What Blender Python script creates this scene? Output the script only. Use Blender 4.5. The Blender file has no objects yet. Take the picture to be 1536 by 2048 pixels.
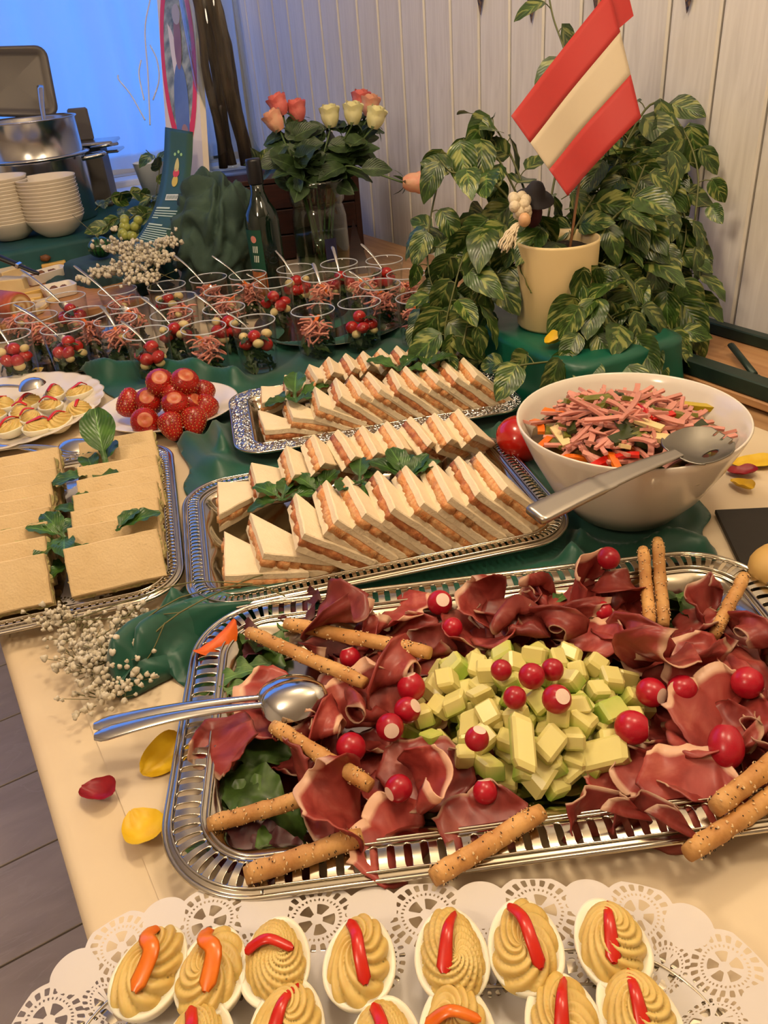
import bpy, math, random
import numpy as np
from mathutils import Vector as V, Matrix, noise
C = bpy.context
COL = C.scene.collection
PI = math.pi
R = random.Random(11)
sin, cos = math.sin, math.cos

# ------------------------------------------------------------------ camera, world, light, exposure
F = 1594.0                       # focal length in pixels of the 1536 x 2048 frame
CAMZ = 1.27
CM = Matrix(((.852223, .326799, -.408556), (-.517564, .412526, -.749633), (-.076440, .850309, .520703)))
cd = bpy.data.cameras.new('camera')
cd.sensor_fit = 'VERTICAL'
cd.sensor_height = 36.0
cd.lens = F / 2048 * 36
cd.clip_start = .02
cam = bpy.data.objects.new('camera', cd)
COL.objects.link(cam)
cam.matrix_world = Matrix.Translation((0, 0, CAMZ)) @ CM.to_4x4()
C.scene.camera = cam
cd.dof.use_dof = False
vs = C.scene.view_settings
vs.view_transform = 'Standard'
vs.look = 'None'
vs.gamma = 1
vs.use_curve_mapping = False
vs.exposure = -0.42
C.scene.cycles.transparent_max_bounces = 96


def lin(c):
    return tuple((x / 255 / 12.92) if x / 255 <= .04045 else ((x / 255 + .055) / 1.055) ** 2.4 for x in c)


w = bpy.data.worlds.new('dusk sky')
C.scene.world = w
w.use_nodes = True
nt = w.node_tree
bg = nt.nodes['Background']
bg.inputs['Color'].default_value = (.10, .31, 1.0, 1)
bg.inputs['Strength'].default_value = 2.4


def area(name, loc, target, size, energy, col, shape='DISK', sizey=None):
    l = bpy.data.lights.new(name, 'AREA')
    l.shape = shape
    l.size = size
    if sizey:
        l.size_y = sizey
    l.energy = energy
    l.color = col
    o = bpy.data.objects.new(name, l)
    COL.objects.link(o)
    o.location = loc
    o.rotation_euler = (V(target) - V(loc)).to_track_quat('-Z', 'Y').to_euler()
    return o


WARM = (1.0, .80, .55)
def bulb(name, loc, rad, energy, col):
    l = bpy.data.lights.new(name, 'POINT')
    l.shadow_soft_size = rad
    l.energy = energy
    l.color = col
    o = bpy.data.objects.new(name, l)
    COL.objects.link(o)
    o.location = loc


bulb('pendant_lamp_over_buffet', (.30, .95, 2.15), .10, 32, WARM)
bulb('fill_light_left', (-1.0, .15, 2.15), .14, 40, (1.0, .80, .58))  # added fill light, no known fixture: warms the floor and table's left side
bulb('pendant_lamp_right', (.66, .20, 2.20), .12, 28, WARM)
pl = area('window_portal', (-.15, 3.02, 1.66), (-.15, 0, 1.66), 2.5, 1, (1, 1, 1), 'RECTANGLE', 1.5)
pl.data.cycles.is_portal = True


# ------------------------------------------------------------------ pixel <-> place helpers
def ray(px, py):
    return CM @ V(((px - 768) / F, -(py - 1024) / F, -1))


def W(px, py, z):
    r = ray(px, py)
    t = (z - CAMZ) / r.z
    return V((0, 0, CAMZ)) + r * t


def RZ(px, py, Z):
    return V((0, 0, CAMZ)) + ray(px, py) * Z


def depth(p):
    return (V(p) - V((0, 0, CAMZ))).dot(V((.408556, .749633, -.520703)))


# ------------------------------------------------------------------ mesh builder
class MB:
    def __init__(s):
        s.v, s.f, s.uv = [], [], []

    def add(s, vs, fs, M=None, uv=None):
        o = len(s.v)
        if M is not None:
            vs = [M @ V(p) for p in vs]
        s.v += [tuple(p) for p in vs]
        s.uv += list(uv) if uv else [(.5, .5)] * len(vs)
        s.f += [tuple(i + o for i in f) for f in fs]
        return s

    def grid(s, fn, nu, nv, cu=False, cv=False, M=None):
        vs, uv = [], []
        NU, NV = (nu if cu else nu + 1), (nv if cv else nv + 1)
        for i in range(NU):
            for j in range(NV):
                vs.append(fn(i / nu, j / nv))
                uv.append((i / nu, j / nv))
        fs = []
        for i in range(nu):
            for j in range(nv):
                a, b = i, (i + 1) % NU
                c, d = j, (j + 1) % NV
                fs.append((a * NV + c, b * NV + c, b * NV + d, a * NV + d))
        return s.add(vs, fs, M, uv)

    def lathe(s, prof, n=24, M=None, wob=None):
        def fn(u, v):
            k = v * (len(prof) - 1)
            r, z = prof[int(round(k))]
            a = 2 * PI * u
            if wob:
                r = r * wob(a, int(round(k)))
            return (r * cos(a), r * sin(a), z)
        return s.grid(fn, n, len(prof) - 1, cu=True, M=M)

    def tube(s, path, rad, n=8, M=None, cap=True, flat=1.0):
        P = [V(p) for p in path]
        m = len(P)
        rr = rad if isinstance(rad, (list, tuple)) else [rad] * m
        T = [(P[min(i + 1, m - 1)] - P[max(i - 1, 0)]).normalized() for i in range(m)]
        nrm = T[0].cross(V((0, 0, 1)))
        if nrm.length < 1e-3:
            nrm = T[0].cross(V((1, 0, 0)))
        nrm.normalize()
        vs, fs, uv = [], [], []
        for i in range(m):
            nrm = (nrm - T[i] * nrm.dot(T[i])).normalized()
            b = T[i].cross(nrm)
            for k in range(n):
                a = 2 * PI * k / n
                vs.append(P[i] + (nrm * cos(a) + b * sin(a) * flat) * rr[i])
                uv.append((i / (m - 1), k / n))
        for i in range(m - 1):
            for k in range(n):
                fs.append((i * n + k, i * n + (k + 1) % n, (i + 1) * n + (k + 1) % n, (i + 1) * n + k))
        if cap:
            fs.append(tuple(range(n))[::-1])
            fs.append(tuple((m - 1) * n + k for k in range(n)))
        return s.add(vs, fs, M, uv)

    def box(s, c, sz, M=None, ch=0.0):
        c, h = V(c), V(sz) / 2
        if ch <= 0:
            vs = [c + V((h.x * x, h.y * y, h.z * z)) for x in (-1, 1) for y in (-1, 1) for z in (-1, 1)]
            return s.add(vs, [(0, 1, 3, 2), (4, 6, 7, 5), (0, 4, 5, 1), (2, 3, 7, 6), (0, 2, 6, 4), (1, 5, 7, 3)], M)
        vs, ix = [], {}
        for x in (-1, 1):
            for y in (-1, 1):
                for z in (-1, 1):
                    for ax in range(3):
                        p = V((h.x * x, h.y * y, h.z * z))
                        for k in range(3):
                            if k != ax:
                                p[k] -= ch * (x, y, z)[k]
                        ix[(x, y, z, ax)] = len(vs)
                        vs.append(c + p)
        fs = []
        for ax in range(3):
            o1, o2 = (ax + 1) % 3, (ax + 2) % 3
            for sg in (-1, 1):
                q = []
                for a, b in ((-1, -1), (1, -1), (1, 1), (-1, 1)):
                    k = [0, 0, 0]
                    k[ax], k[o1], k[o2] = sg, a, b
                    q.append(ix[(*k, ax)])
                fs.append(tuple(q if sg > 0 else q[::-1]))
            for a in (-1, 1):
                for b in (-1, 1):
                    k1, k2 = [0, 0, 0], [0, 0, 0]
                    k1[ax], k2[ax] = -1, 1
                    k1[o1] = k2[o1] = a
                    k1[o2] = k2[o2] = b
                    q = [ix[(*k1, o1)], ix[(*k2, o1)], ix[(*k2, o2)], ix[(*k1, o2)]]
                    fs.append(tuple(q if a * b > 0 else q[::-1]))
        for x in (-1, 1):
            for y in (-1, 1):
                for z in (-1, 1):
                    q = [ix[(x, y, z, a)] for a in range(3)]
                    fs.append(tuple(q if x * y * z > 0 else q[::-1]))
        return s.add(vs, fs, M)

    def prism(s, poly, z0, z1, M=None, ch=0.0, nz=1):
        n = len(poly)
        if ch > 0:
            cx, cy = sum(p[0] for p in poly) / n, sum(p[1] for p in poly) / n
            def ins(p):
                d = V((cx - p[0], cy - p[1]))
                d = d.normalized() * ch * 1.4
                return (p[0] + d.x, p[1] + d.y)
            inn = [ins(p) for p in poly]
            rings = [(inn, z0), (poly, z0 + ch), (poly, z1 - ch), (inn, z1)]
        else:
            rings = [(poly, z0), (poly, z1)]
        vs = [(p[0], p[1], z) for ring, z in rings for p in ring]
        fs = [tuple(range(n))[::-1], tuple(n * (len(rings) - 1) + k for k in range(n))]
        for r in range(len(rings) - 1):
            for k in range(n):
                fs.append((r * n + k, r * n + (k + 1) % n, (r + 1) * n + (k + 1) % n, (r + 1) * n + k))
        return s.add(vs, fs, M)

    def ball(s, c=(0, 0, 0), r=1, n=12, m=8, M=None, fn=None):
        rx, ry, rz = (r, r, r) if not isinstance(r, (tuple, list)) else r

        def f(u, v):
            a, b = 2 * PI * u, PI * (v - .5)
            p = V((cos(a) * cos(b), sin(a) * cos(b), sin(b)))
            k = fn(p) if fn else 1
            return (c[0] + p.x * rx * k, c[1] + p.y * ry * k, c[2] + p.z * rz * k)
        return s.grid(f, n, m, cu=True, M=M)

    def disp(s, fn):
        s.v = [tuple(fn(V(p))) for p in s.v]
        return s

    def mesh(s, name, mt, smooth=True):
        me = bpy.data.meshes.new(name)
        me.from_pydata(s.v, [], s.f)
        if mt:
            me.materials.append(mt)
        if smooth:
            me.polygons.foreach_set('use_smooth', [True] * len(me.polygons))
        ul = me.uv_layers.new(name='UVMap')
        li = np.empty(len(me.loops), dtype=np.int32)
        me.loops.foreach_get('vertex_index', li)
        ul.data.foreach_set('uv', np.array(s.uv, dtype=np.float32)[li].ravel())
        me.update()
        return me


def link(name, data, parent=None, M=None):
    o = bpy.data.objects.new(name, data)
    COL.objects.link(o)
    if parent is not None:
        o.parent = parent
    if M is not None:
        o.matrix_basis = M
    return o


def part(mb, name, mt, parent, label=None, smooth=True, M=None, kind=None):
    me = mb.mesh(name, mt, smooth) if isinstance(mb, MB) else mb
    o = link(name, me, parent, M)
    if label:
        o['label'] = label
    if kind:
        o['kind'] = kind
    return o


def tag(o, label, cat, group=None):
    o['label'] = label
    o['category'] = cat
    if group:
        o['group'] = group
    return o


def thing(name, label, cat, M=None, group=None):
    o = bpy.data.objects.new(name, None)
    o.empty_display_size = .01
    COL.objects.link(o)
    if M is not None:
        o.matrix_basis = M if isinstance(M, Matrix) else Matrix.Translation(M)
    return tag(o, label, cat, group)


def solo(mb, name, mt, label, cat, group=None, M=None, smooth=True):
    return tag(part(mb, name, mt, None, smooth=smooth, M=M), label, cat, group)


def struct(mb, name, mt, parent=None, smooth=False, M=None):
    o = part(mb, name, mt, parent, smooth=smooth, M=M)
    if parent is None:
        o['kind'] = 'structure'
    return o


def dup(root, M, label=None, group=None):
    r = root.copy()
    COL.objects.link(r)
    r.matrix_basis = M
    if label:
        r['label'] = label
    if group:
        r['group'] = group
    for ch in list(root.children):
        c = ch.copy()
        COL.objects.link(c)
        c.parent = r
        for g in list(ch.children):
            d = g.copy()
            COL.objects.link(d)
            d.parent = c
    return r


class Proto:
    """first placing moves the thing itself, every later one copies it"""
    def __init__(s, o):
        s.o, s.used = o, False

    def place(s, M, label=None, group=None):
        if not s.used:
            s.used = True
            s.o.matrix_basis = M
            if label:
                s.o['label'] = label
            if group:
                s.o['group'] = group
            return s.o
        return dup(s.o, M, label, group)


def frame(p, x, up=(0, 0, 1), sc=1.0):
    """matrix with X along x, Z near up"""
    x = V(x).normalized()
    z = V(up) - x * V(up).dot(x)
    if z.length < 1e-4:
        z = V((1, 0, 0)) - x * x.x
    z.normalize()
    y = z.cross(x)
    s = (sc, sc, sc) if not isinstance(sc, (tuple, list)) else sc
    m = Matrix(((x.x * s[0], y.x * s[1], z.x * s[2], p[0]), (x.y * s[0], y.y * s[1], z.y * s[2], p[1]), (x.z * s[0], y.z * s[1], z.z * s[2], p[2]), (0, 0, 0, 1)))
    return m


def TR(x, y, z, rz=0, rx=0, ry=0, sc=1.0):
    s = (sc, sc, sc) if not isinstance(sc, (tuple, list)) else sc
    return Matrix.Translation((x, y, z)) @ Matrix.Rotation(rz, 4, 'Z') @ Matrix.Rotation(ry, 4, 'Y') @ Matrix.Rotation(rx, 4, 'X') @ Matrix.Diagonal((*s, 1))


def rnd(a, b):
    return R.uniform(a, b)


ORD = ['first', 'second', 'third', 'fourth', 'fifth', 'sixth', 'seventh', 'eighth', 'ninth', 'tenth', 'eleventh', 'twelfth', 'thirteenth', 'fourteenth', 'fifteenth', 'sixteenth']


def bez(pts, n):
    """Catmull-Rom through the points"""
    P = [V(p) for p in pts]
    P = [P[0] * 2 - P[1]] + P + [P[-1] * 2 - P[-2]]
    out = []
    m = len(P) - 3
    for i in range(n + 1):
        t = i / n * m
        k = min(int(t), m - 1)
        t -= k
        a, b, c, d = P[k:k + 4]
        out.append(.5 * ((2 * b) + (c - a) * t + (2 * a - 5 * b + 4 * c - d) * t * t + (3 * b - a - 3 * c + d) * t ** 3))
    return out


def msq(Fd, fn, mb=None):
    """marching squares: keeps what is positive in the field Fd[i,j]; fn(i,j) (floats) -> xyz"""
    mb = mb or MB()
    n, m = Fd.shape
    vs, ix, fs = [], {}, []

    def vert(key, i, j):
        if key not in ix:
            ix[key] = len(vs)
            vs.append(fn(i, j))
        return ix[key]
    for i in range(n - 1):
        for j in range(m - 1):
            cs = ((i, j), (i + 1, j), (i + 1, j + 1), (i, j + 1))
            val = [Fd[c] for c in cs]
            if max(val) <= 0:
                continue
            if min(val) > 0:
                fs.append(tuple(vert(c, *c) for c in cs))
                continue
            poly = []
            for k in range(4):
                a, b = cs[k], cs[(k + 1) % 4]
                fa, fb = val[k], val[(k + 1) % 4]
                if fa > 0:
                    poly.append(vert(a, *a))
                if (fa > 0) != (fb > 0):
                    t = fa / (fa - fb)
                    t = min(max(t, .02), .98)
                    key = (min(a, b), max(a, b))
                    poly.append(vert(key, a[0] + (b[0] - a[0]) * t, a[1] + (b[1] - a[1]) * t))
            if len(poly) > 2:
                fs.append(tuple(poly))
    return mb.add(vs, fs)


# ------------------------------------------------------------------ materials
def newmat(name):
    m = bpy.data.materials.new(name)
    m.use_nodes = True
    n = m.node_tree
    return m, n, n.nodes['Principled BSDF']


def nd(n, t, **kw):
    x = n.nodes.new(t)
    for k, v in kw.items():
        if k in x.inputs.keys():
            x.inputs[k].default_value = v
        else:
            setattr(x, k, v)
    return x


def rgb(c, a=1):
    return (*lin(c), a)


def ramp(n, stops, src):
    r = n.nodes.new('ShaderNodeValToRGB')
    e = r.color_ramp.elements
    while len(e) < len(stops):
        e.new(.5)
    for k, (p, c) in enumerate(stops):
        e[k].position = p
        e[k].color = rgb(c) if max(c) > 1 or isinstance(c[0], int) else (*c, 1)
    n.links.new(src, r.inputs['Fac'])
    return r.outputs['Color']


def mixc(n, fac, a, b, mode='MIX'):
    x = n.nodes.new('ShaderNodeMix')
    x.data_type = 'RGBA'
    x.blend_type = mode
    for sock, val in ((x.inputs[0], fac), (x.inputs[6], a), (x.inputs[7], b)):
        if hasattr(val, 'links'):
            n.links.new(val, sock)
        elif isinstance(val, (int, float)):
            sock.default_value = val
        else:
            sock.default_value = rgb(val)
    return x.outputs[2]


def math_(n, op, a, b=None, c=None):
    x = n.nodes.new('ShaderNodeMath')
    x.operation = op
    for k, val in enumerate((a, b, c)):
        if val is None:
            continue
        if hasattr(val, 'links'):
            n.links.new(val, x.inputs[k])
        else:
            x.inputs[k].default_value = val
    return x.outputs[0]


def coord(n, kind='Object', scale=None):
    t = n.nodes.new('ShaderNodeTexCoord')
    if scale is None:
        return t.outputs[kind]
    mp = n.nodes.new('ShaderNodeMapping')
    mp.inputs['Scale'].default_value = scale
    n.links.new(t.outputs[kind], mp.inputs['Vector'])
    return mp.outputs['Vector']


def tex(n, t, vec, **kw):
    x = nd(n, t, **kw)
    n.links.new(vec, x.inputs['Vector'])
    return x


def objrand(n):
    return n.nodes.new('ShaderNodeObjectInfo').outputs['Random']


def M_(name, col, rough=.5, metal=0.0, col2=None, ns=30, bump=0.0, bs=200, sss=0.0, sssr=.004, coat=0.0, kind='Object', scale=None, spec=None, vary=0.0, alpha=None, trans=0.0):
    m, n, p = newmat(name)
    p.inputs['Base Color'].default_value = rgb(col)
    p.inputs['Roughness'].default_value = rough
    p.inputs['Metallic'].default_value = metal
    vec = coord(n, kind, scale)
    c = None
    if col2:
        nz = tex(n, 'ShaderNodeTexNoise', vec, Scale=ns, Detail=4.0)
        c = ramp(n, [(.35, col), (.65, col2)], nz.outputs['Fac'])
    if vary:
        hs = nd(n, 'ShaderNodeHueSaturation')
        if c is not None:
            n.links.new(c, hs.inputs['Color'])
        else:
            hs.inputs['Color'].default_value = rgb(col)
        n.links.new(math_(n, 'MULTIPLY_ADD', objrand(n), vary, 1 - vary / 2), hs.inputs['Value'])
        c = hs.outputs['Color']
    if c is not None:
        n.links.new(c, p.inputs['Base Color'])
    if bump:
        nb = tex(n, 'ShaderNodeTexNoise', vec, Scale=bs, Detail=3.0)
        b = nd(n, 'ShaderNodeBump', Strength=bump, Distance=.002)
        n.links.new(nb.outputs['Fac'], b.inputs['Height'])
        n.links.new(b.outputs['Normal'], p.inputs['Normal'])
    if sss:
        p.inputs['Subsurface Weight'].default_value = sss
        p.inputs['Subsurface Radius'].default_value = (1, .6, .4)
        p.inputs['Subsurface Scale'].default_value = sssr
    if coat:
        p.inputs['Coat Weight'].default_value = coat
        p.inputs['Coat Roughness'].default_value = .08
    if spec is not None:
        p.inputs['Specular IOR Level'].default_value = spec
    if trans:
        p.inputs['Transmission Weight'].default_value = trans
    return m


def thin_glass(name, tint=(235, 240, 240), refl=1.0):
    """thin clear wall: lets light through, mirrors at grazing angles"""
    m, n, p = newmat(name)
    n.nodes.remove(p)
    t = nd(n, 'ShaderNodeBsdfTransparent')
    t.inputs['Color'].default_value = rgb(tint)
    g = nd(n, 'ShaderNodeBsdfGlossy')
    g.inputs['Roughness'].default_value = .03
    lw = nd(n, 'ShaderNodeLayerWeight', Blend=.5)
    fr = math_(n, 'MULTIPLY_ADD', math_(n, 'POWER', lw.outputs['Facing'], 4.0), .75, .035)
    mx = nd(n, 'ShaderNodeMixShader')
    n.links.new(math_(n, 'MULTIPLY', fr, refl), mx.inputs[0])
    n.links.new(t.outputs[0], mx.inputs[1])
    n.links.new(g.outputs[0], mx.inputs[2])
    n.links.new(mx.outputs[0], n.nodes['Material Output'].inputs['Surface'])
    return m


def leaf_mat(name, dark, light, cream=None, var=.5, vein=True, rough=.35):
    m, n, p = newmat(name)
    p.inputs['Roughness'].default_value = rough
    uv = coord(n, 'UV')
    sx = nd(n, 'ShaderNodeSeparateXYZ')
    n.links.new(uv, sx.inputs[0])
    a = math_(n, 'ABSOLUTE', math_(n, 'SUBTRACT', sx.outputs[1], .5))
    nz = tex(n, 'ShaderNodeTexNoise', coord(n), Scale=60, Detail=3.0)
    c = ramp(n, [(.3, dark), (.7, light)], nz.outputs['Fac'])
    if cream:
        off = nd(n, 'ShaderNodeVectorMath', operation='SCALE', Scale=37.0)
        ci = nd(n, 'ShaderNodeCombineXYZ')
        for k in range(3):
            n.links.new(objrand(n), ci.inputs[k])
        n.links.new(ci.outputs[0], off.inputs[0])
        mp = nd(n, 'ShaderNodeVectorMath', operation='ADD')
        # streaks that run from the midrib outwards
        st = nd(n, 'ShaderNodeCombineXYZ')
        n.links.new(math_(n, 'MULTIPLY', math_(n, 'SUBTRACT', sx.outputs[0], math_(n, 'MULTIPLY', a, .8)), 7.0), st.inputs[0])
        n.links.new(math_(n, 'MULTIPLY', sx.outputs[1], 2.2), st.inputs[1])
        n.links.new(st.outputs[0], mp.inputs[0])
        n.links.new(off.outputs[0], mp.inputs[1])
        n2 = tex(n, 'ShaderNodeTexNoise', mp.outputs[0], Scale=1.0, Detail=3.0)
        f = ramp(n, [(.56 - .1 * var, (0, 0, 0)), (.64 - .1 * var, (1., 1., 1.))], n2.outputs['Fac'])
        c = mixc(n, math_(n, 'MULTIPLY', f, .85), c, cream)
    if vein:
        f = ramp(n, [(.0, (1., 1., 1.)), (.035, (0., 0., 0.))], a)
        c = mixc(n, math_(n, 'MULTIPLY', f, .6), c, tuple(min(255, int(x * 1.3 + 25)) for x in light))
        wv = math_(n, 'SINE', math_(n, 'MULTIPLY', math_(n, 'SUBTRACT', sx.outputs[0], a), 55.0))
        b = nd(n, 'ShaderNodeBump', Strength=.16, Distance=.001)
        n.links.new(wv, b.inputs['Height'])
        n.links.new(b.outputs['Normal'], p.inputs['Normal'])
    hs = nd(n, 'ShaderNodeHueSaturation')
    n.links.new(math_(n, 'MULTIPLY_ADD', objrand(n), .5, .75), hs.inputs['Value'])
    n.links.new(c, hs.inputs['Color'])
    n.links.new(hs.outputs['Color'], p.inputs['Base Color'])
    # a leaf lets some light through
    tr = nd(n, 'ShaderNodeBsdfTranslucent')
    n.links.new(hs.outputs['Color'], tr.inputs['Color'])
    mx = nd(n, 'ShaderNodeMixShader')
    mx.inputs[0].default_value = .18
    n.links.new(p.outputs[0], mx.inputs[1])
    n.links.new(tr.outputs[0], mx.inputs[2])
    n.links.new(mx.outputs[0], n.nodes['Material Output'].inputs['Surface'])
    return m

# ================================================================== THE ROOM
WX, WY = 1.205, 2.95            # panelled wall, window wall
wallm, n_, p_ = newmat('painted_panel')
vec = coord(n_, 'Object', (9, 9, .8))
nz = tex(n_, 'ShaderNodeTexNoise', vec, Scale=6, Detail=6.0, Distortion=1.2)
n_.links.new(ramp(n_, [(.3, (206, 200, 190)), (.7, (226, 221, 212))], nz.outputs['Fac']), p_.inputs['Base Color'])
p_.inputs['Roughness'].default_value = .55
b_ = nd(n_, 'ShaderNodeBump', Strength=.25, Distance=.002)
n_.links.new(nz.outputs['Fac'], b_.inputs['Height'])
n_.links.new(b_.outputs['Normal'], p_.inputs['Normal'])
groovem = M_('panel_groove', (176, 150, 112), .7)
plaster = M_('plaster', (214, 204, 188), .8, bump=.1, bs=60)

wr = struct(MB().box((WX + .035, .4, 1.25), (.04, 5.2, 2.5)), 'wall_right', groovem)
pm = MB().box((0, 0, 0), (.014, .0995, 2.48), ch=.0035).mesh('plank', wallm, False)
for k in range(36):
    o = part(pm, 'plank', None, wr, M=Matrix.Translation((WX + .007, WY - .06 - k * .1035, 1.25)))
# window wall: a low wall under the sill, a strip at each side and above the opening
wx0, wx1, wz0, wz1 = -1.35, 1.12, .90, 2.42
wb = MB()
wb.box(((-2.6 + wx0) / 2, WY + .1, 1.25), (wx0 + 2.6, .2, 2.5))
wb.box(((wx1 + WX + .06) / 2, WY + .1, 1.25), (WX + .06 - wx1, .2, 2.5))
wb.box(((wx0 + wx1) / 2, WY + .1, wz0 / 2), (wx1 - wx0, .2, wz0))
wb.box(((wx0 + wx1) / 2, WY + .1, (wz1 + 2.5) / 2), (wx1 - wx0, .2, 2.5 - wz1))
struct(wb, 'wall_back', plaster)
struct(MB().box((-2.65, .4, 1.25), (.1, 5.3, 2.5)), 'wall_left', plaster)
struct(MB().box((-.7, -2.25, 1.25), (4.0, .1, 2.5)), 'wall_front', plaster)
struct(MB().box((-.7, .4, 2.55), (4.1, 5.4, .1)), 'ceiling', M_('ceiling_paint', (226, 216, 200), .8))
fl = struct(MB().box((-.7, .4, -.03), (4.1, 5.4, .04)), 'floor', M_('floor_joint', (62, 52, 44), .8))
fm_, n_, p_ = newmat('stone_grey_laminate')
v_ = coord(n_, 'Object', (1.0, 3.2, 1))
nz = tex(n_, 'ShaderNodeTexNoise', v_, Scale=5, Detail=7.0, Distortion=.8)
n2 = tex(n_, 'ShaderNodeTexNoise', v_, Scale=2.2, Detail=8.0, Distortion=2.5)
c_ = ramp(n_, [(.3, (168, 154, 140)), (.7, (192, 178, 164))], nz.outputs['Fac'])
f_ = ramp(n_, [(.485, (0, 0, 0)), (.5, (1., 1., 1.)), (.515, (0., 0., 0.))], n2.outputs['Fac'])
n_.links.new(mixc(n_, math_(n_, 'MULTIPLY', f_, .35), c_, (196, 186, 176)), p_.inputs['Base Color'])
p_.inputs['Roughness'].default_value = .38
fmm = MB().box((0, 0, 0), (1.19, .196, .012), ch=.001).mesh('plank', fm_, False)
for i in range(4):
    for j in range(26):
        part(fmm, 'plank', None, fl, M=Matrix.Translation((-2.1 + i * 1.195 + (j % 3) * .37 - .37, -2.1 + j * .2, -.006)))
wn = part(MB().box((wx0 + .02, WY + .1, (wz0 + wz1) / 2), (.05, .06, wz1 - wz0)).box((wx1 - .02, WY + .1, (wz0 + wz1) / 2), (.05, .06, wz1 - wz0))
          .box(((wx0 + wx1) / 2, WY + .1, wz1 - .025), (wx1 - wx0, .06, .05)).box(((wx0 + wx1) / 2, WY + .1, wz0 + .025), (wx1 - wx0, .06, .05))
          .box((.1, WY + .1, (wz0 + wz1) / 2), (.05, .06, wz1 - wz0)), 'window_1', M_('window_paint', (235, 235, 232), .4), None, smooth=False)
wn['kind'] = 'structure'
gm = thin_glass('window_pane_glass', (245, 250, 252), .6)
for x0, x1 in ((wx0 + .04, .08), (.12, wx1 - .04)):
    part(MB().box(((x0 + x1) / 2, WY + .1, (wz0 + wz1) / 2), (x1 - x0, .006, wz1 - wz0 - .1)), 'pane', gm, wn, smooth=False)
struct(MB().box(((wx0 + wx1) / 2, WY - .02, wz0 - .02), (wx1 - wx0 + .06, .16, .035), ch=.004), 'trim_1', M_('sill_white', (225, 228, 232), .35))

# sheer curtain with folds
cm_, n_, p_ = newmat('sheer_curtain')
n_.nodes.remove(p_)
tl = nd(n_, 'ShaderNodeBsdfTranslucent')
tl.inputs['Color'].default_value = (.82, .86, .92, 1)
tp = nd(n_, 'ShaderNodeBsdfTransparent')
tp.inputs['Color'].default_value = (.9, .93, .97, 1)
df = nd(n_, 'ShaderNodeBsdfDiffuse')
df.inputs['Color'].default_value = (.8, .82, .86, 1)
mx1, mx2 = nd(n_, 'ShaderNodeMixShader'), nd(n_, 'ShaderNodeMixShader')
mx1.inputs[0].default_value = .15
mx2.inputs[0].default_value = .35
n_.links.new(tl.outputs[0], mx1.inputs[1])
n_.links.new(df.outputs[0], mx1.inputs[2])
n_.links.new(mx1.outputs[0], mx2.inputs[1])
n_.links.new(tp.outputs[0], mx2.inputs[2])
n_.links.new(mx2.outputs[0], n_.nodes['Material Output'].inputs['Surface'])


def curt(u, v):
    x = -2.4 + 3.56 * u
    a = .018 * sin(u * 143 + 2 * sin(u * 13)) + .020 * sin(u * 62 + 1) + .01 * noise.noise(V((u * 14, v * 1.5, 3)))
    return (x + .01 * sin(v * 5 + u * 30), 2.845 + a * (1.15 - .3 * v), .935 + 1.53 * v)


solo(MB().grid(curt, 480, 10), 'curtain', cm_, 'sheer white curtain in soft folds, lit blue by the window behind it', 'curtain')
solo(MB().tube([(-2.45, 2.845, 2.475), (1.18, 2.845, 2.475)], .012, 10), 'curtain_rod', M_('rod_white', (220, 220, 220), .4), 'white rod carrying the sheer curtain above the window', 'rod')

# ================================================================== TABLE AND CLOTHS
TX0, TX1, TY0, TY1 = -.045, 1.19, -.25, 2.80
TZ = .75
wood = M_('pine_board', (176, 138, 96), .5, col2=(150, 112, 74), scale=(14, 1, 14), ns=5)
t = thing('buffet_table', 'long buffet table carrying all the food, mostly under a cream cloth', 'table', (.57, 1.2, 0))
part(MB().box((0, .07, .733), (TX1 - TX0 - .012, TY1 - TY0 - .02, .028), ch=.003), 'tabletop', wood, t, smooth=False)
lg = MB().box((0, 0, .359), (.045, .045, .718), ch=.004).mesh('leg', M_('table_steel', (70, 74, 72), .4, .8), False)
for sx in (-1, 1):
    for y in (-1.3, -.1, 1.4):
        part(lg, 'leg', None, t, M=Matrix.Translation((sx * .5, y, 0)))

paperm = M_('cream_paper_cloth', (214, 194, 162), .75, col2=(206, 184, 152), ns=6, bump=.12, bs=40)
mb = MB()


def cloth(u, v):
    y = TY0 - .02 + v * (TY1 - TY0 + .02)
    s = u * 1.46                      # path: hangs .42 down the left side, then runs across to the wood plank
    wav = .004 * noise.noise(V((s * 5, y * 4, 0)))
    r = .012
    if s < .40:
        return (TX0 - .002 - .012 * (1 - s / .4) * (1 + sin(y * 17)) + wav * 2 * (1 - s / .4), y, TZ - .41 + s)
    if s < .42:
        a = (s - .40) / .02 * PI / 2
        return (TX0 - .002 + r * (1 - cos(a)), y, TZ - .0105 + r * sin(a))
    return (TX0 + .01 + (s - .42) * .931, y, TZ + .0012 + max(0, wav * .25))


us = [0, .1, .2, .268, .274, .2775, .281, .2845, .288] + [.3 + .7 * k / 40 for k in range(41)]
mb.grid(lambda u, v: cloth(us[int(round(u * (len(us) - 1)))], v), len(us) - 1, 70)
o = solo(mb, 'tablecloth', paperm, 'cream paper cloth hanging over the left edge of the buffet table', 'tablecloth')
# second paper layer, edges inset
mb = MB()
mb.grid(lambda u, v: (.005 + .93 * u, -.2 + .985 * v, TZ + .0022 + .0007 * abs(noise.noise(V((u * 9, v * 8, 5)))) + .004 * max(0, 1 - abs(v - .42 - .03 * u) / .012) * (u < .35)), 50, 90)
o = solo(mb, 'paper_runner', M_('cream_paper_runner', (218, 200, 170), .7, col2=(211, 191, 160), ns=9, bump=.1, bs=60),
         'second sheet of cream paper lying on the cloth under the front trays', 'paper sheet')

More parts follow.
